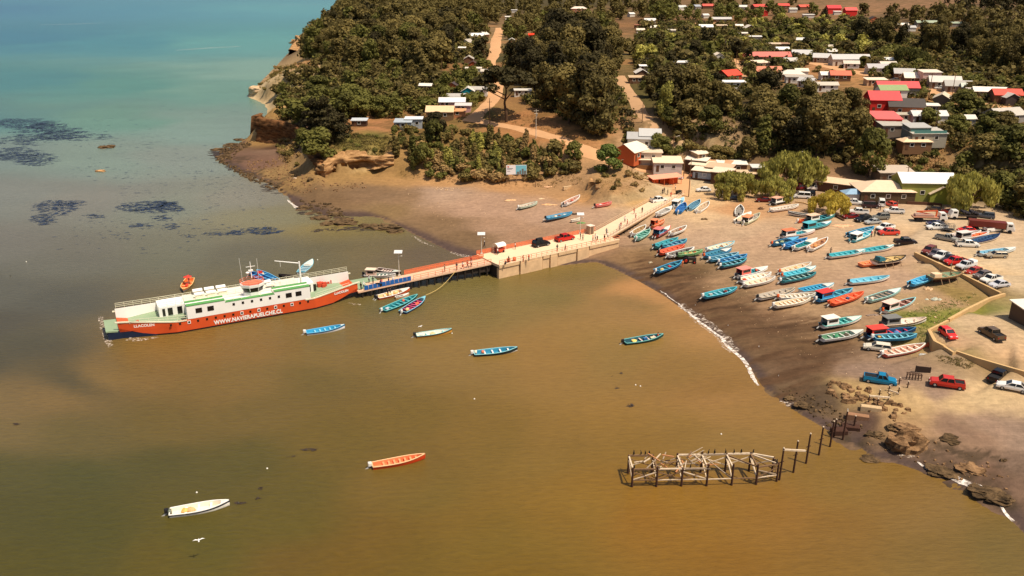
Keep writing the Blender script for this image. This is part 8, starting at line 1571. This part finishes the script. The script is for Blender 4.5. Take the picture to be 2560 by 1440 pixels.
pole('cH',697,240,9.5,'utility pole left of the umbrella shaped tree'); pole('cH',1185,365,10,'cross armed white topped pole on the bluff road',2,False,mat('pale_pole', (206,190,168), .8)); pole('cH',1180,880,1.5,'short post on the left beach',0)
pole('cH',2310,195,7,'pole beside the forest road',0); pole('cA',1216,640,9.5,'double armed pole left of the pink school',2); pole('cA',1345,780,8,'pole at the end of the village lane',0)
pole('cB',1442,1125,10,'pole leaning beside the dirt plot on the upper street'); pole('cB',1712,1058,8,'pole between the white sedan and the dark round tree'); pole('cC',1512,692,9,'pole below the modern teal banded house',0); pole('cC',1178,1352,8,'thin pole in front of the green restaurant')
pole('cE',2165,690,8,'street light beside the largest willow',0,True); pole('cD',722,700,8,'pole by the small brick triangle house'); pole('cD',275,830,8,'pole in the scrub above the pale roofed shed',0); pole('cD',780,1330,10,'bare pole beside the left dirt road',0); pole('cA',1300,630,7,'short pole right of the double armed one',0)
# billboard
p = T(1291, 456); o = thing('billboard', 'white and blue harbour project billboard on posts against the bluff', 'billboard', p, R(4)); W2, z0, z1 = 3.25, 2.6, 5.6
MB().box(-W2, W2, -.05, .05, z0, z1).build('panel', mat('billboard_white', (236,232,230), .6, var=.02), o)
MB().box(-.2, W2-.08, -.075, -.055, z0+.1, z1-.1).build('picture', mat('poster_sky_blue', (120,190,206), .6, var=.15, scale=1.5), o)
m = MB()
for x0, x1, zz in ((.1,.9,z0+.9),(1.0,1.5,z0+1.3),(1.7,2.3,z0+1.8),(2.4,3.1,z0+1.2)): m.box(x0, x1, -.095, -.08, z0+.12, zz)
m.build('pictured_quay', mat('poster_grey_brown', (110,110,104), .7, var=.4, scale=3), o)
m = MB(); 
for zz, l in ((z0+1.9, 1.9),(z0+1.65, 1.5),(z0+1.0,1.0)): m.box(-W2+.3, -W2+.3+l, -.075, -.055, zz, zz+.13)
m.build('text_lines', mat('poster_text_grey', (120,116,120), .7, var=0), o); MB().box(-W2+.4, -W2+.9, -.075, -.055, z1-.75, z1-.3).build('emblem', mat('poster_emblem_red', (206,100,80), .7, var=0), o)
for xx in (-W2+.2, 0, W2-.2): MB().bar((xx,.12,-.3),(xx,.12,z1-.2),.14).build('post', wood, o)
MB().bar((-W2,.12,1.6),(W2,.12,1.6),.1).build('brace', wood, o)
# ---------------------------------------------------------------- ruined pier
RW_ = mat('bleached_timber', (206, 184, 156), .9, var=.4, scale=2.5); RD_ = mat('rotten_pile_wood', (70, 44, 32), .95, var=.3, scale=3)
def w2(x, y, z=0): u, v = px('cI', x, y); a = G(u, v, z); return Vector((a[0], a[1], z))
fb = [w2(170,585), w2(430,582), w2(697,577), w2(965,575), w2(1232,567), w2(1493,560), w2(1712,527)]; ax = (fb[5] - fb[0]).normalized(); an = Vector((-ax.y, ax.x, 0)); bb = [f + an * 3.3 for f in fb]; bb[6] = fb[6] + an * 1.5 - ax * .2
c0 = (fb[0] + fb[-1]) / 2; o = thing('ruined_pier', 'ruined timber pier section of bleached beams on rotten piles standing in the water', 'pier', c0); TP = 2.75
RWs = [RW_, RW_, mat('grey_timber_worn', (160,140,118), .95, var=.4, scale=3), mat('brown_timber_worn', (120,92,66), .95, var=.4, scale=3)]; rq = random.Random(8)
def rb(a, b_, w, nm='beam', m_=RW_): return MB().bar(a - c0, b_ - c0, w * .78).build(nm, rq.choice(RWs) if m_ is RW_ else m_, o)
up = lambda p, z: Vector((p.x, p.y, z)); rp = random.Random(4)
for i, (f, g) in enumerate(zip(fb, bb)):
    for q in (f, g): MB().tube(up(q, -1.5) - c0, up(q, TP + rp.uniform(.1, .7)) - c0, .17, .14, 8).build('pile', RD_, o)
    if i not in (): rb(up(f, TP), up(g, TP), .26)
    rb(up(f, .9), up(g, 2.2), .14, 'brace')
for i in range(6):
    rb(up(fb[i], 1.05), up(fb[i+1], 1.05), .16); 
    if i not in (3, 4): rb(up(fb[i], TP), up(fb[i+1], TP), .24)
    if i != 1: rb(up(bb[i], TP+.1), up(bb[i+1], TP+.1), .28)
    rb(up(bb[i], 1.1), up(bb[i+1], 2.4), .14, 'brace'); rb(up(bb[i], 2.4), up(bb[i+1], 1.1), .14, 'brace')
    if i in (0, 1, 2, 5): rb(up(fb[i], 1.1), up(fb[i+1], 2.3), .15, 'brace'); rb(up(fb[i], 2.3), up(fb[i+1], 1.1), .15, 'brace')
rb(up(fb[4], 1.0), up(bb[3], TP), .16, 'brace'); rb(up(fb[5], TP), up(bb[4], TP), .2); rb(up(bb[5], TP), up(fb[6], TP), .2); rb(up(fb[5], 1.1), up(bb[5], TP), .16, 'brace'); rb(up(bb[4], TP+.1), up(fb[4], .9), .16, 'brace')
for k in range(34):   # collapsed planks
    i = rp.choice([1, 1, 2, 2, 2, 0]); t = rp.random(); a = fb[i].lerp(fb[i+1], t) + an * rp.uniform(.3, 3.0); a.z = TP + rp.uniform(-.5, .35); d = (ax * rp.uniform(-1, 1) + an * rp.uniform(-1, 1) + Vector((0, 0, rp.uniform(-.25, .35)))).normalized() * rp.uniform(.8, 2.2); rb(a, a + d, rp.uniform(.08, .2), 'plank', RW_ if rp.random() < .75 else mat('orange_brown_timber', (190,130,86), .9, var=.2))
for k in range(4): rb(up(bb[2].lerp(bb[3], .45), TP+.1) + an*(-k*.75), up(bb[3], TP+1.3) + an*(-k*.75), .08, 'plank')
def bird(p, label, grp, fly=False, col=(30,26,24), rz=0, sc=1):
    q = thing('gull' if col[0] > 120 else 'cormorant', label, 'bird', p, rz, grp); m = MB(); c_ = mat('white_plumage' if col[0] > 120 else 'black_plumage', col, .8, var=0)
    if fly: 
        m.ball((0,0,0), .13, .36, .11, 8, 6); m.ball((0,.40,.03), .07, .09, .07, 6, 4)
        m.add([(-.1,.12,.03),(-.6,.22,.16),(-1.15,.0,.06),(-.6,-.02,.12),(-.1,-.12,.03)],[(0,1,2,3,4)]); m.add([(.1,.12,.03),(.6,.22,.16),(1.15,.0,.06),(.6,-.02,.12),(.1,-.12,.03)],[(4,3,2,1,0)]); m.add([(-.06,-.3,0),(.06,-.3,0),(.14,-.6,0),(-.14,-.6,0)],[(0,1,2,3)])
    else: m.loft([[(r_*math.cos(a), y_ + r_*.7*math.sin(a), z_) for a in [k*math.pi/3 for k in range(6)]] for r_, y_, z_ in ((.04,0,0),(.13,0,.15),(.12,.0,.36),(.05,.03,.55),(.06,.08,.66),(.03,.16,.68))])
    m.build('body', c_, q, True); q.scale = (sc * (.5 if col[0] > 120 else .9),)*3; return q
CL = ['first cormorant from the left end of the back beam','second cormorant from the left end of the back beam','third cormorant from the left end of the back beam','fourth cormorant, just before the gap in the back beam','cormorant on the front left corner of the ruined pier','cormorant right after the jumbled planks on the back beam','cormorant between the plank pile and the middle X brace','cormorant above the middle pile of the back beam','cormorant just right of the middle pile on the back beam','cormorant left of the right hand diagonal on the back beam','cormorant where the right diagonal meets the back beam','cormorant on the front beam below the plank pile','cormorant near the right end on the front beam']
for k, (i, t, bk) in enumerate([(0,.2,1),(0,.5,1),(0,.68,1),(0,.84,1),(0,.05,0),(3,.25,1),(3,.5,1),(3,.95,1),(4,.3,1),(4,.6,1),(5,.1,1),(2,.3,0),(5,.9,0)]):
    q = (bb if bk else fb)[i].lerp((bb if bk else fb)[i+1], t); bird(up(q, TP + (.24 if bk else .12)), 'black ' + CL[k], 'cormorants on the ruined pier', rz=k, sc=1.1)
PZ = [('cI',1740,512,5.0,'leaning against the right end of the ruined pier'),('cI',1890,432,5.0,'carrying the slanting beam end'),('cI',2025,335,4.8,'with a white bird dropping streak'),('c7',1297,660,4.6,'fourth out from the rocks'),('c7',1368,606,4.2,'third out from the rocks'),('c7',1450,562,4.8,'with a bird perched on top near the rocks'),('c7',1520,492,2.2,'short one standing on the dark rock ledge'),('c7',1392,545,3.0,'stubby one behind the third pile'),
      ('c7',1680,300,1.6,'left of the broken trestle'),('c7',1740,312,1.3,'right of the broken trestle'),('c7',1745,252,1.0,'nearest the bonnet of the teal pickup'),('c7',1805,272,1.3,'at the end of the little beam'),('c7',1810,208,1.2,'left of the last two by the red pickup'),('c7',1865,228,1.1,'closest to the red pickup'),('c7',1612,340,1.7,'under the broken trestle, left leg'),('c7',1668,358,1.6,'under the broken trestle, right leg')]
PT_ = {}
for c, x, y, h, lb in PZ:
    p = T(*px(c, x, y)); q = thing('old_pile', 'rotten dark pile ' + lb, 'pile', p, 0, 'piles of the ruined pier'); m = MB(); m.tube((0,0,-1),(.02*h,0,h),.16 if h > 2 else .11,.12 if h > 2 else .09,8); m.bar((-.3,0,h*.55),(.35,0,h*.6),.08); m.build('post', RD_, q); MB().tube((.02*h,0,h),(.02*h,0,h+.12),.13,.1,8).build('cap', RW_, q); PT_[lb] = p + Vector((0,0,h))
bird(PT_['with a bird perched on top near the rocks'] + Vector((.08,0,.12)), 'pale gull perched on the tallest pile near the rocks', 'gulls', col=(226,220,210))
def sbeam(a, b_, w, label): mid = (a+b_)/2; return tag(MB().bar(a-mid, b_-mid, w).build('fallen_beam', RW_, None, False, mid), label, 'beam')
a = w2(1785,512); sbeam(PT_['leaning against the right end of the ruined pier'] + Vector((0,0,-.2)), PT_['carrying the slanting beam end'] + Vector((.9,-1.0,-.9)), .22, 'long slanting beam held between the first two free piles')
def slab(c, x, y, w, d, h, rz, label, m_=ST): p = T(*px(c, x, y)); m = MB(); m.loft([[(-w/2,-d/2,-.3),(w/2,-d/2,-.3),(w/2,d/2,-.3),(-w/2,d/2,-.3)],[(-w/2,-d/2,h-.1),(w/2,-d/2,h-.06),(w/2,d/2,h),(-w/2,d/2,h-.04)],[(-w/2+.1,-d/2+.1,h),(w/2-.1,-d/2+.1,h),(w/2-.1,d/2-.1,h+.04),(-w/2+.1,d/2-.1,h)]]); return tag(m.build('concrete_block', m_, None, False, p, R(rz)), label, 'block', 'blocks of the ruined pier')
slab('c7',1630,372,3.0,.9,.7,-18,'pale footing block under the broken trestle'); slab('c7',1545,425,3.2,.9,.7,-20,'brown footing block between the rock ledge and the trestle', mat('brown_block', (150,110,80), .9, var=.3)); slab('c7',1500,492,2.6,1.2,.6,-15,'dark footing block on the weedy rock ledge', RD_); slab('c7',1425,525,2.2,1.4,.9,0,'rounded dark block at the pile with the bird', RD_)
sbeam(T(*px('c7',1612,340)) + Vector((0,0,1.65)), T(*px('c7',1745,335)) + Vector((0,0,1.2)), .22, 'top beam of the broken trestle on the rocks'); sbeam(T(*px('c7',1745,262)) + Vector((0,0,.5)), T(*px('c7',1803,282)) + Vector((0,0,.5)), .18, 'little beam between two stubs above the trestle')
# wooden bench frame and plank wall on the sand
p = T(*px('c7', 1905, 175)); o = thing('timber_frame', 'small dark timber rack on the sand beside the red pickup', 'rack', p, R(-18)); m = MB()
for xx in np.linspace(-1.1, 1.1, 6): m.bar((xx,-.3,0),(xx,-.3,1.0),.08); m.bar((xx,.3,0),(xx,.3,1.0),.08); m.bar((xx,-.3,.95),(xx,.3,.95),.08)
m.build('slats', RD_, o); m = MB(); m.bar((-1.2,-.3,1),(1.2,-.3,1),.1); m.bar((-1.2,.3,1),(1.2,.3,1),.1); m.build('rails', RD_, o)
p = T(*px('c7', 1962, 132)); o = thing('plank_screen', 'dark plank screen standing on the sand above the red pickup', 'screen', p, R(-16)); MB().box(-1.2,1.2,-.06,.06,.1,1.1).build('panel', mat('dark_planks', (60,46,38), .9, var=.3, scale=3), o)
for xx in (-1.1, 1.1): MB().bar((xx,.1,-.1),(xx,.1,1.15),.1).build('post', RD_, o)
# ---------------------------------------------------------------- foam and kelp
def lacy(name, col, lo, hi, sc, rough=.6):
    m = bpy.data.materials.new(name); m.use_nodes = True; t = m.node_tree; p = t.nodes['Principled BSDF']; p.inputs['Base Color'].default_value = lin(col) + (1,); p.inputs['Roughness'].default_value = rough
    ge = t.nodes.new('ShaderNodeNewGeometry'); n = t.nodes.new('ShaderNodeTexNoise'); n.inputs['Scale'].default_value = sc; n.inputs['Detail'].default_value = 6; n.inputs['Roughness'].default_value = .7; t.links.new(ge.outputs['Position'], n.inputs['Vector'])
    mr = t.nodes.new('ShaderNodeMapRange'); mr.inputs[1].default_value = lo; mr.inputs[2].default_value = hi; t.links.new(n.outputs['Fac'], mr.inputs[0]); t.links.new(mr.outputs[0], p.inputs['Alpha']); return m
FOAM, FOAM2 = lacy('sea_foam', (240,226,212), .38, .58, 1.3), lacy('thin_sea_foam', (226,206,186), .48, .68, 1.8)
def foam(pts, m_, label, z=.05):
    P = [(Vector((*G(u, v, 0), 0)), w) for u, v, w in pts]; C = []
    for (a, wa), (b_, wb) in zip(P, P[1:]):
        n = max(2, int((b_-a).length / .8)); C += [(a.lerp(b_, k/n), wa + (wb-wa)*k/n) for k in range(n)]
    C.append(P[-1]); rows = []; n = len(C)
    for i, (p, w) in enumerate(C):
        d = C[min(i+1, n-1)][0] - C[max(i-1, 0)][0]; nn = Vector((-d.y, d.x, 0)).normalized(); j = (float(fbm(p.x, p.y, 3, 91, 3)) - .5) * 2.2; ww = w * (.5 + float(fbm(p.x, p.y, 2.4, 93, 3)))
        rows.append([p + nn * (j*.5 + ww * (k/4 - .5)) for k in range(5)])
    mb = MB(); mb.add([(q.x, q.y, max(H(q.x, q.y), 0) + z) for r in rows for q in r], [(i*5+k, i*5+k+1, (i+1)*5+k+1, (i+1)*5+k) for i in range(n-1) for k in range(4)])
    return tag(mb.build('foam', m_), label, 'foam', kind='stuff')
foam([(1650,728,.2),(1690,756,.25),(1712,775,.4),(1745,800,.5),(1790,836,.5),(1830,872,.65),(1860,906,.9),(1882,938,.8),(1899,964,.35)], FOAM, 'curving white foam line along the right beach')
foam([(1700,762,1.6),(1745,796,2.2),(1790,832,2.4),(1840,880,2.2)], FOAM2, 'thin lace of foam behind the wave on the right beach', .03)
foam([(718,500,.4),(730,510,.8),(742,520,1.1),(748,524,.4)], FOAM, 'burst of white surf at the left point')
foam([(2290,1158,.3),(2335,1186,.8),(2372,1192,1.1),(2420,1214,1.2),(2455,1238,1.3),(2478,1248,.6)], FOAM, 'white surf along the lower right reef')
foam([(2486,1258,.3),(2512,1282,.5),(2534,1304,.5)], FOAM, 'last short foam line at the lower right edge')
foam([(1125,630,.8),(1150,638,1.4),(1180,643,1.2)], FOAM2, 'thin surf lines behind the narrow pier')
foam([(322,846,1.2),(345,849,1.5),(380,846,1.2),(396,844,.4)], FOAM2, 'churned foam at the ferry stern')
foam([(252,792,.8),(258,812,1.2),(272,856,1.2),(276,868,.8)], FOAM2, 'thin wake foam behind the ferry stern ramp')
foam([(1214,680,.8),(1228,683,1.6),(1244,690,.9)], FOAM, 'white foam at the seaward corner of the jetty')
foam([(870,758,.5),(885,762,1.2),(902,762,.8)], FOAM2, 'faint foam under the ferry bow ramp')
foam([(1950,1004,.5),(1968,1010,1.3),(1990,1014,.6)], FOAM2, 'small foam swirl at the end of the right beach')
foam([(2232,1140,.5),(2270,1148,.8),(2300,1142,.5)], FOAM2, 'foam fringe at the foot of the large boulder')
foam([(1030,590,.5),(1060,606,.9),(1085,616,.6)], FOAM2, 'pale foam streak on the left beach edge')
foam([(100,62,4),(190,60,6),(260,57,4)], FOAM2, 'faint wave streak in the far sea, upper one'); foam([(440,126,4),(520,120,6),(600,116,4)], FOAM2, 'faint wave streak in the far sea off the headland'); foam([(700,12,5),(800,10,5)], FOAM2, 'surf at the far coast')
KEL = lacy('kelp', (46, 56, 76), .44, .62, .8, .4); KEB = lacy('brown_kelp', (56, 42, 30), .36, .5, 1.2, .6)
def kelp(cl, label, m_=KEL, seed=1, name='floating_kelp'):
    r_ = random.Random(seed); mb = MB()
    for u, v, ru, rv, n, s in cl:
        for _ in range(n):
            a, q = r_.uniform(0, 6.28), r_.random() ** .6; uu, vv = u + ru*q*math.cos(a), v + rv*q*math.sin(a); x, y = G(uu, vv)
            w, d = s * r_.uniform(.5, 2.0), s * r_.uniform(.16, .5); an_ = r_.uniform(-.1, .6); c_, s_ = math.cos(an_), math.sin(an_); K = 9; pts = []
            for k in range(K): b_ = 2*math.pi*k/K; f = r_.uniform(.45, 1.15); lx, ly = math.cos(b_)*w*f, math.sin(b_)*d*f*2; pts.append((x + lx*c_ - ly*s_, y + lx*s_ + ly*c_, 0.02 + .0004 * (len(mb.f) % 60)))
            mb.add(pts, [tuple(range(K))])
    return tag(mb.build(name, m_), label, 'kelp', kind='stuff')
kelp([(60,308,90,12,170,2.4),(120,332,90,20,280,2.2),(60,352,70,14,90,1.8),(40,385,60,18,180,1.7),(90,398,60,16,130,1.6),(200,342,80,10,90,1.7)], 'large dark kelp bed at the far left', KEL, 1)
kelp([(140,520,55,20,190,1.0),(110,548,30,14,110,.9),(170,508,45,8,50,1.2)], 'dark kelp patch left of the middle one', KEL, 2)
kelp([(375,518,80,15,260,1.1),(410,512,34,12,110,1.0),(440,524,20,5,22,1.1),(235,541,22,5,26,.9),(400,545,22,7,40,.9),(350,563,30,5,30,.9),(428,566,18,7,36,.8)], 'middle kelp patches in front of the left point', KEL, 3)
kelp([(655,577,50,9,120,.9),(585,582,26,6,50,.9),(535,585,26,5,26,.8),(470,590,16,4,12,.7),(590,368,20,6,0,1)], 'kelp patches nearest the left beach shallows', KEL, 4)
kelp([(450,420,240,100,240,.6),(420,560,260,45,200,.5),(600,470,130,60,110,.45),(260,330,200,40,60,.9),(340,360,90,20,24,.9),(500,260,200,40,16,1.2),(300,430,200,60,40,.6),(250,610,140,30,14,.6),(410,628,80,10,6,.6)], 'loose kelp scraps drifting over the left bay', KEL, 5)
kelp([(555,385,26,16,150,1.3),(600,418,30,18,80,1.0),(640,350,30,8,70,1.2),(690,470,40,14,60,.8)], 'black kelp mass round the left point', KEB, 6, 'shore_kelp')
kelp([(1576,1014,9,5,26,.22),(1541,970,5,3,8,.2),(1552,934,4,3,5,.18),(1531,940,4,2,4,.15)], 'small dark weed clumps off the ruined pier', KEB, 7)
kelp([(598,1258,12,2,14,.25),(651,1222,5,4,14,.2),(645,1247,6,4,12,.18),(772,1125,20,3,12,.3),(725,1140,14,4,6,.15),(40,1060,6,2,3,.3)], 'dark weed trailing right of the moored white boat', KEB, 8)
kelp([(800,530,60,16,60,.9),(860,575,80,8,40,.8),(790,470,60,10,40,.6)], 'brown weed in the olive shallows', KEB, 9)
for i, (u, v, lb) in enumerate([(668,1172,'tiny white buoy above the moored white boat'),(492,1232,'small grey buoy behind the moored white boat') ,(794,650,'white buoy beyond the ferry crane'),(1589,963,'left of two white buoys off the right beach'),(1601,966,'right of two white buoys off the right beach'),(1803,1086,'lone white buoy left of the free piles'),(1130,834,'cream buoy at the bow of the cream moored boat'),(1186,998,'pale buoy alone in mid water'),(596,1258,'white topped mooring buoy beside the dark weed'),(66,655,'tiny white buoy at the far left'),(26,690,'dark buoy at the far left')]):
    x, y = G(u, v); m = MB(); m.ball((0,0,.05), .13, .13, .12, 10, 7); m.tube((0,0,.14),(0,0,.24), .025, n=6); tag(m.build('buoy', mat('dark_buoy_paint', (60,60,56), .5) if 'dark' in lb else mat('buoy_paint', (232,226,210), .5, var=.03), None, True, (x, y, 0)), lb, 'buoy', 'mooring buoys')
x, y = G(497, 1350, 3); bird(Vector((x, y, 3)), 'white gull gliding low over the water at the lower left', 'gulls', True, (240,236,230), R(20), 1.25)
x, y = G(1051, 816, 2); bird(Vector((x, y, 2)), 'white gull flying over the cream moored boat', 'gulls', True, (240,236,230), R(50), 1.1)
for u, v, lb in [(1897,868,'white gull standing on the wet sand above the foam line'),(1820,815,'white gull standing lower on the wet sand'),(1946,941,'white gull standing near the weedy stones'),(1738,764,'white gull standing on the dark sand left of the turquoise boat')]:
    bird(T(u, v), lb, 'gulls', False, (236,230,222), u, .9)
# ---------------------------------------------------------------- odds and ends on the sand
def heap(c, x, y, w, d, h, col, label, name='net_heap', cat='net', seed=1):
    p = T(*px(c, x, y)); r_ = random.Random(seed); mb = MB()
    for _ in range(14): a, q = r_.uniform(0, 6.28), r_.random(); mb.ball((w/2*q*math.cos(a), d/2*q*math.sin(a), h*.1), r_.uniform(.3,.6)*w*.35, r_.uniform(.3,.6)*d*.45, h*r_.uniform(.4,1), 8, 5, 0, .25)
    return tag(mb.build(name, mat('heap_' + name, col, .95, var=.35, scale=2), None, False, p), label, cat)
heap('c4',330,640,5.5,2.2,.22,(222,170,130),'pale pink net spread on the sand below the golden willow','spread_net','net',1); heap('c6',1500,562,2.8,1.0,.4,(190,190,170),'pale grey heap beside the grass patch','net_heap','net',2)
heap('cH',900,1022,3.6,1.3,.3,(220,176,130),'straw coloured heap left of the white and green boat','straw_heap','net',3); heap('cH',1330,1070,4.5,1.3,.3,(220,172,124),'straw coloured heap behind the blue boat','straw_heap','net',4); heap('cH',1240,1004,1.8,.7,.2,(240,200,160),'small cream heap near the white and green boat','straw_heap','net',5)
heap('cH',1665,1262,3.2,.9,.35,(110,150,90),'green net beside the tiny dinghy','green_net','net',6); heap('cH',1622,1165,3.0,1.6,.25,(60,46,36),'dark tarpaulin at the bow of the blue boat','tarpaulin','tarpaulin',7); heap('cH',1310,880,2.6,1.0,.3,(230,180,140),'pale rubble heap below the stone terraces','rubble_heap','rubble',8)
heap('c3',1030,560,1.8,1.0,.5,(110,86,60),'tangle of driftwood in the middle of the upper beach','driftwood','driftwood',9); heap('c3',1750,425,2.6,1.2,.5,(110,80,56),'heap of rope and nets right of the small white tender','rope_heap','net',10); heap('c3',1480,635,1.8,.8,.3,(200,170,140),'pale bag heap under the white foredeck boat','bag_heap','bags',11)
heap('c6',720,760,2.6,1.2,.2,(140,120,106),'wet grey net left of the boat with the grey cabin','wet_net','net',12); heap('c6',1445,1140,1.8,1.6,.5,(206,100,60),'orange rubbish pile at the foot of the dark wall corner','rubbish_pile','rubbish',13); heap('c6',1440,430,2.2,1.2,.5,(216,180,140),'pale plank pile under the wooden trawler','plank_pile','planks',14)
heap('c3',330,1112,1.0,.6,.3,(206,190,160),'small pale rock like bag alone on the sand','sand_bag','bag',15); heap('c6',1370,1262,2.2,.7,.2,(190,190,186),'white rag heap below the wall corner','rag_heap','rags',16); heap('c4',1360,1110,2.0,1.4,.4,(130,110,90),'scrap heap beside the straight retaining wall','scrap_heap','scrap',17)
heap('cG',925,790,1.6,.6,.4,(230,200,170),'pale slab lying below the dark earth cliff','pale_slab','slab',18)
p = T(*px('c3', 698, 240)); o = thing('waste_skip', 'dark waste bin at the bridge head', 'bin', p, R(30)); MB().loft([[(-.7,-.45,.1),(.7,-.45,.1),(.7,.45,.1),(-.7,.45,.1)],[(-.85,-.55,1.2),(.85,-.55,1.2),(.85,.55,1.2),(-.85,.55,1.2)]]).build('bin', mat('dark_bin_plastic', (44,44,36), .7), o); MB().box(-.9,.9,-.6,.6,1.21,1.3).build('lid', mat('dark_bin_plastic', (44,44,36), .7), o)
def bike(p, rz, label, quad=False, col=(40,40,40)):
    o = thing('quad_bike' if quad else 'motorbike', label, 'quad bike' if quad else 'motorbike', p, R(rz))
    for xx in (-.62, .62):
        for s in ((-.45, .45) if quad else (0,)): MB().tube((xx, s-.07, .3),(xx, s+.07, .3), .3, .3, 14).build('wheel', TYRE, o)
    m = MB(); m.bar((-.6,0,.55),(.35,0,.72),.24,.2); m.bar((.62,0,.3),(.42,0,1.0),.07); m.box(-.55,.05,-.13,.13,.72,.82); m.build('frame', cpaint(col), o); MB().bar((.42,-.35,1.02),(.42,.35,1.02),.05).build('handlebar', TRIM, o)
bike(at_z(945, 716, 2.05), 20, 'dark motorbike parked on the narrow pier'); bike(T(*px('c4',1125,350)), 160, 'small red quad bike before the lime green restaurant', True, (190,40,30))
p = T(470, 687); 
b_ = BO['small orange boat with red parasol behind the ferry stern'][0]; q = thing('parasol', 'round red parasol over the small orange boat', 'parasol', b_.location + Vector((-.1, 1.2, .2)), 0); MB().tube((0,0,0),(0,0,2.0),.03).build('pole', wht, q); m = MB(); m.loft([[(.95*math.cos(a), .95*math.sin(a), 1.85) for a in [k*math.pi/5 for k in range(10)]],[(.05*math.cos(a), .05*math.sin(a), 2.2) for a in [k*math.pi/5 for k in range(10)]]]); m.build('canopy', mat('red_parasol_cloth', (206,62,50), .8), q)
# clothes and goods hung at the stall
p = T(*px('cC', 610, 1385)); o = thing('clothes_rack', 'rack of red and white goods hanging before the pale blue canopy stall', 'rack', p + Vector((0,-.6,0)), R(-4)); MB().bar((-2.4,0,1.9),(2.4,0,1.9),.06).build('rail', TRIM, o)
for s in (-2.4, 2.4): MB().bar((s,0,0),(s,0,1.9),.06).build('post', TRIM, o)
for k in range(12): MB().box(-2.2+k*.38, -1.92+k*.38, -.05, .05, .8 + .2*(k % 3), 1.86).build('garment', gel([(206,70,70),(236,226,220),(150,40,50),(230,220,214),(60,60,80)][k % 5]), o)
# ---------------------------------------------------------------- neighbours that share a description are told apart by side
bl = {}
for o in list(COL.objects):
    if o.parent is None and o.get('label') and not o.get('kind'): bl.setdefault(o['label'], []).append(o)
for lb, l in bl.items():
    if 2 <= len(l) <= 5 and len(lb.split()) <= 14:
        l.sort(key=lambda o: uvd(*o.location)[0]); nm = {2: ['left one', 'right one'], 3: ['left one', 'middle one', 'right one'], 4: ['leftmost one', 'second leftward', 'second rightward', 'rightmost one'], 5: ['leftmost one', 'second leftward', 'middle one', 'second rightward', 'rightmost one']}[len(l)]
        for o, n in zip(l, nm): o['label'] = lb + ', ' + n
